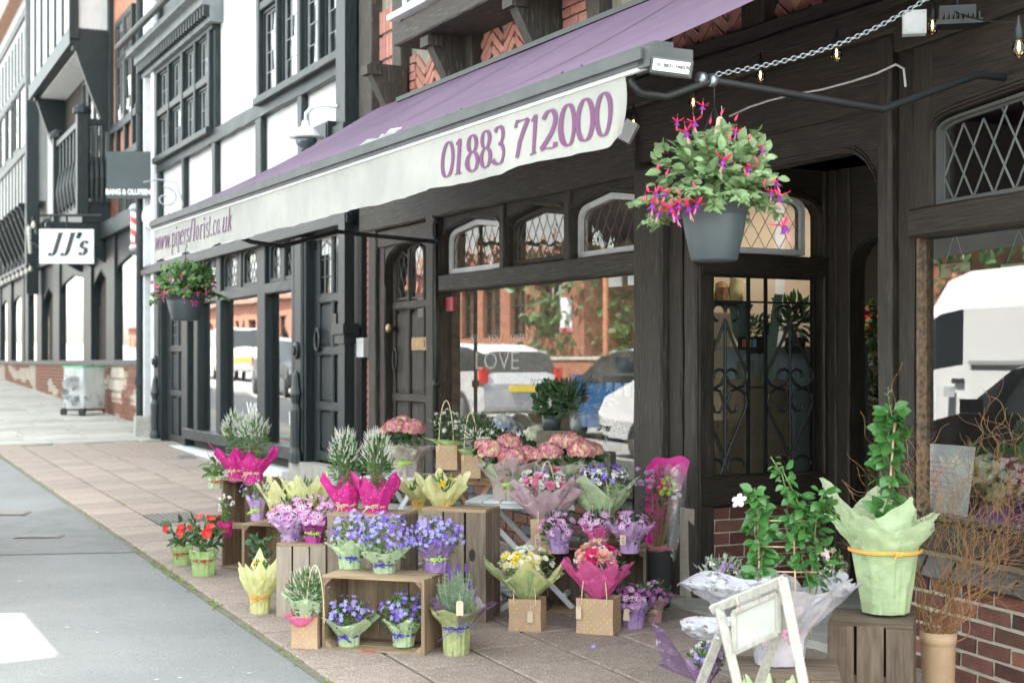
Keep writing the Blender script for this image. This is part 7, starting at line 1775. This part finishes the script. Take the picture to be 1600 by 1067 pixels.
# flowers and chair seen through the dark doorway
for k,(px,py,lab,bl) in enumerate(((1350,600,'orange and white cut flowers in the dark doorway, upper row',['pomy','cluster','red']),(1360,655,'cream cut flowers in the dark doorway, lower row',['pomw','cluster']),(1345,540,'dark foliage in the doorway above the cut flowers',['red']),(1368,560,'orange flowers beside the foliage in the doorway',['red','pomy']))):
    shrub(lab,px,py,10.3-.1*k,.17,.10,.08,LEAFD,bl,18,.026,150,False)
ch=P(1352,720,9.95); t=thing('spindle_chair','pale wooden spindle back chair inside the doorway','chair',T(ch.x,ch.y,.05)@RZ(.5)); zt=P(0,625,9.95).z-.05; WD=mat('pale_chair_wood',(.36,.27,.15),.5)
b=mb(); b.tube([(-.17,0,.45)]+[(-.17*math.cos(a),0,.75+(zt-.75)*math.sin(a)) for a in [i*math.pi/12 for i in range(13)]]+[(.17,0,.45)],.013,7); b.obj('back_frame',WD,t,None,True)
for i in range(5): x=-.11+i*.055; b=mb(); b.tube([(x,0,.45),(x*1.05,0,zt-.02-abs(x)*.5)],.007,5); b.obj('spindle',WD,t)
b=mb(); b.lathe([(0,.42),(.2,.42),(.21,.445),(0,.45)],18,c=(0,-.2,0)); b.obj('seat',WD,t)
for x in (-.14,.14):
    for y in (-.34,-.05): b=mb(); b.tube([(x,y,.43),(x*1.2,y*1.1,0)],.013,6); b.obj('leg',WD,t)
# main window display: shelf, sacks, plants
DSP=thing('window_display_shelf','low shelf inside the main shop window','shelf',M.W); b=mb(); b.box(ul+.05,ur-.03,.13,.75,.60,.64); b.obj('shelf_board',DARK,DSP)
SACK=mat('sack_cloth',(.19,.165,.125),.95,(.27,.23,.18),30,bump=.5,bscale=120)
for k,(px,v,rr,hh) in enumerate(((735,.4,.2,.22),(790,.5,.2,.2),(850,.45,.22,.24),(955,.35,.2,.24),(985,.5,.18,.3),(915,.55,.2,.22))):
    t=thing('sack','rumpled grey brown sack %s in the main window'%('at the far left','left of the blue hydrangea','under the white hydrangea','behind the small white daisies','at the right edge','in the middle right')[k],'sack',M.W@T(M.u(px,v),v,.64))
    b=mb(); b.lathe([(0,0),(rr,0),(rr*1.08,hh*.4),(rr*.9,hh*.8),(rr*.5,hh*.95),(0,hh)],18); b.v=[(x*(1+.12*mnoise.noise(Vector((x*9,y*9,z*9+k)))),y*(1+.12*mnoise.noise(Vector((x*7,y*9+5,z*9)))),z*(1+.1*mnoise.noise(Vector((x*8,y*8,k))))) for x,y,z in b.v]; b.obj('cloth',SACK,t,None,True)
def hplant(label,px,Y,z,r,m,m2):
    c=P(px,600,Y); t=thing('display_hydrangea',label,'potted plant',T(c.x,Y,z)); b=mb(); b.lathe([(0,0),(.07,0),(.09,.13),(0,.12)],14); b.obj('pot',SLATE,t)
    hyd_head(t,(0,0,.24),r,m,m2,130,3); hyd_head(t,(.09,.03,.20),r*.8,m,m2,110,5); b=mb(); leaves(b,60,(0,0,.15),(.13,.1,.06),.08,.6,.3,.1,.3); b.obj('foliage',LEAFD,t)
hplant('blue hydrangea inside the main window',786,10.9,.78,.09,HBLU,HWHT); hplant('white hydrangea behind the pink hydrangea in the main window',838,10.35,.72,.09,HWHT,HWHT)
shrub('white daisies with dark centres in a grey pot inside the window',960,705,9.75,.10,.05,.03,LEAFD,['daisyb'],12,.022,90)
shrub('dark fern in a white trough inside the main window',905,672,10.2,.22,.12,.09,LEAFD,None,w=.2,n=260,potm=WPAINT); shrub('dark round leaved plant inside the main window',862,672,10.3,.12,.12,.07,LEAFD,None,w=.6)
# vertical shelf with candle boxes at the right of the main window
t=thing('display_cabinet','black display cabinet with small white cards behind the main window','cabinet',M.W@T(M.u(968,.7),.7,.64)); b=mb(); b.box(-.25,.3,0,.3,.0,.75); b.obj('cabinet_body',DARK,t)
for i in range(3): b=mb(); b.box(-.18+i*.13,-.10+i*.13,-.01,0,.6,.7); b.obj('card',WPAINT,t)
shrub('golden twig arrangement on the black cabinet',978,582,10.3,.07,.12,.06,mat('golden_leaf',(.5,.35,.05),.6,isl=.2),None,w=.2,n=90)
# faint white lettering on the main window
WL=mat('window_vinyl',(.62,.62,.58),.7,alpha=.3)
def vinyl(txt,px,py,size,sx=1.3): return text_mesh(txt,size,WL,SH,M.W@T(M.u(px),.042,zM(px,py)),'window_lettering',sx=sx,ext=.0002)
[vinyl(w_,px_,528,.075,1.5) for w_,px_ in (('ALL',735),('YOU',765),('NEED',803))]; vinyl('LOVE',768,565,.20,1.6); vinyl('YOU',835,600,.10,1.5)
b=mb(); b.box(M.u(691),M.u(702),.03,.042,zM(697,486),zM(697,464)); b.obj('red_sticker',mat('red_vinyl',(.55,.09,.13),.5),SH,M.W)
for px,py in ((955,440),(985,437)): b=mb(); b.box(M.u(px-10),M.u(px+10),.03,.042,zM(px,py+8),zM(px,py-7)); b.obj('paper_note',WPAINT,SH,M.W)
# right window: cloth, notice, plants, little hanging signs
PCL=mat('purple_cloth',(.10,.03,.28),.8,(.14,.05,.36),6); 
t=thing('purple_cloth','rich purple cloth spread on the right window ledge','cloth',RF.W); b=mb(); x0_,x1_=RF.u(1450,.1),RF.u(1640,.1)
b.grid(lambda a,q:Vector((x0_+(x1_-x0_)*a,.09+.5*q,zs0-.01+.09*math.sin(q*2.5)+.02*math.sin(a*17+q*5)+.03*mnoise.noise(Vector((a*9,q*4,2))))),40,12); b.obj('folds',PCL,t,None,True)
def rpt(px,py,v): return RF.w(RF.u(px,v),v,RF.z(px,py,v))
PAP=mat('paper_sheet',(.85,.85,.88),.8,transl=.1)
t=thing('paper_notice','white paper notice with small violet print leaning in the right window','notice',RF.W); 
ua_,ub_=RF.u(1449,.10),RF.u(1517,.10); za_,zb_=RF.z(1485,808,.1),RF.z(1485,696,.1)
b=mb(); b.grid(lambda a,q:Vector((ua_+(ub_-ua_)*a,.09+.03*math.sin(a*2.5)+.05*q-.03,za_+(zb_-za_)*q+.03*a*(0))),12,10); b.obj('sheet',PAP,t,None,True)
text_mesh('~~ ~~~~~ ~~~~\n~~~~ ~~ ~~~\n~~~~~~ ~~~~\n\n~~~ ~~~~ ~~~~\n~~~~ ~~~~~ ~~\n~~ ~~~~ ~~~~~\n~~~~ ~~~ ~~~~',.026,mat('violet_ink',(.3,.1,.4),.7),t,RF.W@T((ua_+ub_)/2,.062,(za_+zb_)/2+.01)@RX(-.1),'print',sx=1.15)
for px,w_,txt,lab in ((1492,.15,'GOOD       \n   GOOD\n        GOOD','small cream sign reading GOOD three times hanging in the right window'),(1592,.17,'Life   \n   is','small cream sign with black script hanging at the right edge')):
    c=rpt(px,422,.10); t=thing('hanging_sign',lab,'sign',RF.W@T(RF.u(px,.1),.1,RF.z(px,422,.1))); b=mb(); b.box(-w_*.72,w_*.72,0,.006,-.032,.032); b.obj('plaque',mat('cream_plaque',(.50,.49,.38),.7,(.42,.41,.32),20),t)
    text_mesh(txt,.019,INK,t,WM[t.name]@T(0,-.002,0),'lettering',sx=1.5); b=mb(); b.tube([(-w_*.5,0,.03),(0,0,.18),(w_*.5,0,.03)],.001,4); b.obj('string',WPAINT,t)
c=rpt(1560,735,.35); t=thing('display_plant','broad leaved plant in white wrap behind the willow twigs in the right window','potted plant',T(c.x,c.y,zs0+.06)); b=mb(); b.lathe([(0,0),(.07,0),(.09,.16),(0,.14)],14); b.obj('pot',WPAINT,t)
for i in range(16): a=i*2.4; plants_leaf(t,(.03*math.cos(a),.03*math.sin(a),.15),(math.cos(a),math.sin(a),1.0),rnd.uniform(.14,.2),LEAFM,.32,.3)
for k,(px,lab) in enumerate(((1540,'white orchid like flowers in the right window'),(1580,'cascade of small white flowers at the right window edge'))):
    c=rpt(px,790,.22); t=thing('display_flowers',lab,'flowers',T(c.x,c.y,zs0+.05)); b=mb(); leaves(b,60,(0,0,.1),(.08,.05,.07),.05,.45,.3,.1,.3); b.obj('foliage',LEAFM,t); scatter(t,'wax',34,(0,0,.13),(.09,.06,.12),.02,-.6,.1,.4,.5,.4)
# ================= the sunlit side of the street, seen in the shop windows
def across(px,Yv,fr=M): return fr.mirror(P(px,565,Yv))
OPD=15.5; VO=OPD
OP=thing('opposite_brick_building','sunlit red brick building with tall windows across the street','building',M.W@T(0,-OPD,0))
OW=WM[OP.name]
def ou(px): return M.u(px,VO)
def oz(px,py): return M.z(px,py,VO)
BRO=mat('sunlit_brick_wall',(.19,.070,.043),.9,(.28,.12,.08),28,bump=.3); BROM=mat('pale_brick_band',(.34,.20,.13),.9)
zw0,zw1,ztop=oz(800,527),oz(800,447),oz(800,402)
wins_=[(ou(a),ou(c)) for a,c in ((690,704),(717,741),(750,777),(792,816),(839,871))]
wins_=[(min(p),max(p)) for p in wins_]
u_r=max(ou(906),ou(600)); uE_=ou(908)
x=min(p[0] for p in wins_)-1.6
while x>-140: wins_.append((x-1.1,x)); x-=2.5
wins_.sort(); b=mb(); xl=-141
for a,c in wins_: b.box(xl,a,-.4,0,zw0,zw1); xl=c
b.box(xl,uE_,-.4,0,zw0,zw1); b.box(-141,uE_,-.4,0,-1.5,zw0); b.box(-141,uE_,-.4,0,zw1,ztop); b.box(uE_-.3,uE_,-8,-.4,-1.5,ztop); b.obj('wall',BRO,OP)
b=mb(); b.box(-141,uE_-.3,-.6,-.5,-1,ztop); b.obj('dark_rooms',DARK,OP)
b=mb(); b.box(-141,uE_+.3,-.4,.35,ztop,ztop+.25); b.obj('cornice',mat('brown_cornice',(.22,.11,.08),.8),OP)
b=mb()
for i in range(10): b.box(-141,uE_,-.001-.0,.004,zw0-.35-i*.28,zw0-.33-i*.28)
b.obj('brick_band',BROM,OP)
for a,c in wins_:
    b=mb()
    for xx in (a+.04,(a+c)/2,c-.04): b.box(xx-.035,xx+.035,-.2,-.14,zw0,zw1)
    for zz in (zw0+.04,(zw0+zw1)/2+.2,zw1-.04): b.box(a,c,-.2,-.14,zz-.035,zz+.035)
    b.obj('window_frame',WPAINT if 0 else BLACKV,OP)
    b=mb(); b.add([(a,-.22,zw0),(c,-.22,zw0),(c,-.22,zw1),(a,-.22,zw1)],[(0,1,2,3)]); b.obj('pane',GLASSB,OP)
b=mb(); b.add([(-141,.3,ztop+.25),(uE_+.3,.3,ztop+.25),(uE_+.3,-5,ztop+4),(-141,-5,ztop+4)],[(0,1,2,3)]); b.obj('roof',mat('slate_roof',(.09,.095,.10),.8,(.14,.145,.15),9),OP)
V2=12.5; t=thing('low_garden_wall','low sunlit brick garden wall across the street','wall',M.W@T(0,-V2,0)); ga,gb_=sorted((M.u(795,V2),M.u(1010,V2))); gt=M.z(900,562,V2)
b=mb(); b.box(ga,gb_,-.25,0,-1,gt); b.obj('wall',BRO,t); b=mb(); b.box(ga,gb_,-.29,.04,gt,gt+.08); b.obj('coping',YORK,t)
t=thing('white_notice_board','white notice board on the brick building across the street','sign',M.W@T(ou(881),-OPD+.04,oz(881,492))); b=mb(); b.box(-.33,.33,-.03,0,-.5,.5); b.obj('board',SGW,t); b=mb(); b.box(-.33,.33,.001,.004,-.5,-.38); b.obj('red_band',mat('red_vinyl',(.55,.09,.13),.5),t)
t=thing('street_sign_post','thin orange brown post by the garden wall across the street','post',M.W@T(M.u(941,13.2),-13.2,0)); b=mb(); b.tube([(0,0,0),(0,0,M.z(941,432,13.2))],.07,8); b.obj('pole',mat('rust_post',(.4,.16,.08),.7),t)
t=thing('opposite_kerb','pale kerb edge of the far pavement across the street','kerb',M.W@T(0,-10.6,0)); t['category']='kerb'
b=mb(); n_=40
for i in range(n_):
    u0_,u1_=-70+i*2.0,-70+i*2.0+1.98; y0_=M.o.y+u0_*M.e.y+10.6*(-M.m.y); g0=ground(y0_); 
    b=mb(); b.box(u0_,u1_,-.15,0,g0-.1,g0+.13); b.obj('kerb_stone',YORK,t)
# trees across the street
def tree(label,p,h,r,seed):
    t=thing('tree',label,'tree',T(p),'trees across the street'); b=mb(); b.tube([(0,0,0),(.1,0,h*.3),(0,.1,h*.6)],[.25,.18,.1],8); b.obj('trunk',STEMR,t)
    rr=random.Random(seed); b=mb()
    for k in range(9):
        c=Vector((rr.uniform(-.6,.6)*r,rr.uniform(-.6,.6)*r,h*.65+rr.uniform(-.4,.5)*r)); leaves(b,190,c,(r*.55,r*.55,r*.45),.38,.5,.3,.2,.3,r=rr)
    b.obj('crown',LEAFD,t)
tree('broad dark tree beside the brick building across the street',M.w(M.u(935,17),-17,-.8),6.5,2.6,1); tree('tree behind the garden wall across the street',M.w(M.u(1000,18),-18,-.9),6,2.8,2); tree('tree above the garden wall further right across the street',M.w(-14,-18,-1),8,3.4,3); tree('tall tree opposite the entrance across the street',M.w(-6,-19,-1),9,3.6,4); tree('tree opposite the right window across the street',M.w(3,-20,-1),8,3.6,5)
# cars
def car(label,p,ang,prof,col,L=4.1,W_=1.72,kind='car',gl0=None):
    "prof: stations (x, z_bottom, z_belt, z_roof or None)"
    t=thing('parked_'+kind,label,kind,T(p)@RZ(ang)); P_=mat('paint_'+label.split()[0]+'_'+kind,col,.25,coat=.6,metal=.2); GLM=mat('car_glass',(.02,.025,.03),.06,coat=1)
    b=mb(); hw=W_/2; vs=[]; n=len(prof)
    for x,zb_,zl,zr in prof:
        tz=zr if zr else zl+.02; ti=(.93 if kind=='van' else .80) if zr else .93
        e=1-.10*((abs(x)/(L/2))**6); vn=kind=='van'; tm=min(tz-.05,zl+.68) if vn else tz-.05; ti=.96 if (vn and zr) else ti
        vs+=[(x,-hw*e*.96,zb_),(x,-hw*e,zb_+.25),(x,-hw*e*.97,zl),(x,-hw*ti*e,tm),(x,-hw*ti*(.88 if vn else .7)*e,tz),(x,hw*ti*(.88 if vn else .7)*e,tz),(x,hw*ti*e,tm),(x,hw*e*.97,zl),(x,hw*e,zb_+.25),(x,hw*e*.96,zb_)]
    fs=[];mi=[]
    for i in range(n-1):
        for j in range(9):
            fs.append((i*10+j,i*10+j+1,(i+1)*10+j+1,(i+1)*10+j)); a,c=prof[i][3],prof[i+1][3]
            g=(j in (2,6) and a and c and (kind!='van' or prof[i][0]>.5)) or (j in (3,4,5,2,6) and (bool(a)!=bool(c)))
            mi.append(1 if g else 0)
        fs.append((i*10+9,i*10,(i+1)*10,(i+1)*10+9)); mi.append(0)
    fs+=[tuple(range(10)),tuple(range(n*10-1,n*10-11,-1))]; mi+=[0,0]
    b.v=vs;b.f=fs;b.mi=mi; b.obj('body',[P_,GLM],t,None,False)
    for x in (-L*.31,L*.31):
        for sy in (-1,1):
            b=mb(); b.lathe([(0,-.1),(.2,-.1),(.31,-.09),(.32,0),(.31,.09),(.2,.1),(0,.08)],20); b.xf(T(x,sy*(hw-.10),.32)@RX(R_(90))); wz=b.obj('wheel',BLKPL,t); b=mb(); b.lathe([(0,.11*1),(.19,.11),(.19,-.11),(0,-.11)],10); b.xf(T(x,sy*(hw-.10),.32)@RX(R_(90))); b.obj('rim',GALV,wz)
    xr=-L/2
    for sy in (-1,1): b=mb(); b.box(xr-.02,xr+.12,sy*hw*.80,sy*hw*.95,.78,1.05); b.obj('tail_light',mat('tail_red',(.5,.02,.02),.2),t); b=mb(); b.box(L/2-.15,L/2+.02,sy*hw*.55,sy*hw*.9,.6,.75); b.obj('headlight',GALV,t); b=mb(); b.box(.7,.85,sy*(hw+.02),sy*(hw+.18),.95,1.08); b.obj('mirror',P_,t)
    b=mb(); b.box(xr-.035,xr-.015,-.26,.26,.62,.74); b.obj('number_plate',mat('plate_yellow',(.75,.55,.05),.5),t)
    return t
HATCH=[(-2.05,.35,.75,None),(-2.0,.28,.95,None),(-1.85,.22,1.0,1.35),(-1.2,.22,.98,1.48),(-.3,.22,.95,1.52),(.5,.22,.93,1.42),(1.15,.22,.92,None),(1.8,.24,.8,None),(2.05,.35,.6,None)]
SUV=[(-2.2,.4,.8,None),(-2.15,.32,1.1,None),(-2.05,.3,1.15,1.7),(-1.0,.3,1.12,1.78),(.4,.3,1.1,1.74),(1.15,.3,1.08,None),(2.0,.32,.98,None),(2.2,.4,.7,None)]
VANP=[(-2.7,.4,1.0,None),(-2.68,.35,1.3,2.45),(-1.5,.32,1.35,2.52),(.6,.32,1.35,2.5),(1.05,.32,1.3,2.4),(1.6,.32,1.22,1.85),(1.85,.32,1.15,None),(2.55,.34,.9,None),(2.7,.42,.6,None)]
th=M.th
def gp(p): p=p.copy(); p.z=ground(p.y); return p
dirA=math.atan2(M.e.y,M.e.x)
car('silver hatchback parked facing away across the street',gp(across(730,27.5)),dirA+math.pi,HATCH,(.5,.52,.55),4.1,1.75,'car')
car('white off-roader parked across from the black shopfront',gp(LF.mirror(P(352,565,50))),dirA+math.pi,SUV,(.75,.76,.78),4.4,1.85,'car')
car('dark hatchback parked across from the black door',gp(LF.mirror(P(462,565,38))),dirA,HATCH,(.03,.035,.045),4.1,1.75,'car')
car('blue small car parked near the garden wall across the street',gp(across(1010,23)),dirA+math.pi,HATCH,(.03,.1,.25),3.9,1.65,'car')
VN=car('white panel van parked at the kerb behind the photographer',gp(RF.mirror(P(1650,565,17.2))),math.atan2(RF.e.y,RF.e.x)+math.pi,VANP,(.78,.80,.83),5.4,2.0,'van')
for sy in (-1,1):
    b=mb(); b.box(-2.5,.45,sy*1.0-.012,sy*1.0+.012,1.35,1.40); b.box(-.9,-.86,sy*1.0-.014,sy*1.0+.014,.5,2.2); b.obj('side_moulding',mat('van_moulding',(.3,.31,.33),.5),VN)
    b=mb(); b.box(.55,.75,sy*1.01-.02,sy*1.01+.02,1.12,1.18); b.obj('door_handle',BLKPL,VN)
car('dark red car parked close behind the van',gp(RF.mirror(P(1720,565,13.4))),math.atan2(RF.e.y,RF.e.x)+math.pi,HATCH,(.30,.02,.05),4.1,1.7,'car')
# pavement sign across the street
p=gp(across(970,30)); t=thing('pavement_sign','white A-shaped pavement sign across the street','sign',T(p)@RZ(dirA+1.2)); b=mb()
for sg in (-1,1): b.add([(-.3,sg*.25,0),(.3,sg*.25,0),(.3,sg*.03,1.1),(-.3,sg*.03,1.1)],[(0,1,2,3)])
b.obj('panel',SGW,t)

# a few petals and leaf scraps on the slabs
b=mb()
for i in range(46):
    p=G(rnd.uniform(520,1080),rnd.uniform(985,1066)) if i%3 else G(rnd.uniform(300,760),rnd.uniform(900,1060)); q=onpave(p)
    if q.y<.05: continue
    a=rnd.uniform(0,6.28); s_=rnd.uniform(.003,.008); z=p.z+.024
    b.add([(p.x+s_*math.cos(a),p.y+s_*math.sin(a),z),(p.x+s_*.6*math.cos(a+1.6),p.y+s_*.6*math.sin(a+1.6),z+.002),(p.x-s_*math.cos(a),p.y-s_*math.sin(a),z),(p.x-s_*.6*math.cos(a+1.6),p.y-s_*.6*math.sin(a+1.6),z+.001)],[(0,1,2,3)],rnd.randrange(3))
o=b.obj('fallen_petals',[PPUR,LEAFM,PDSY]); tag(o,'scattered tiny petals and leaf scraps fallen on the paving slabs','petals'); o['kind']='stuff'
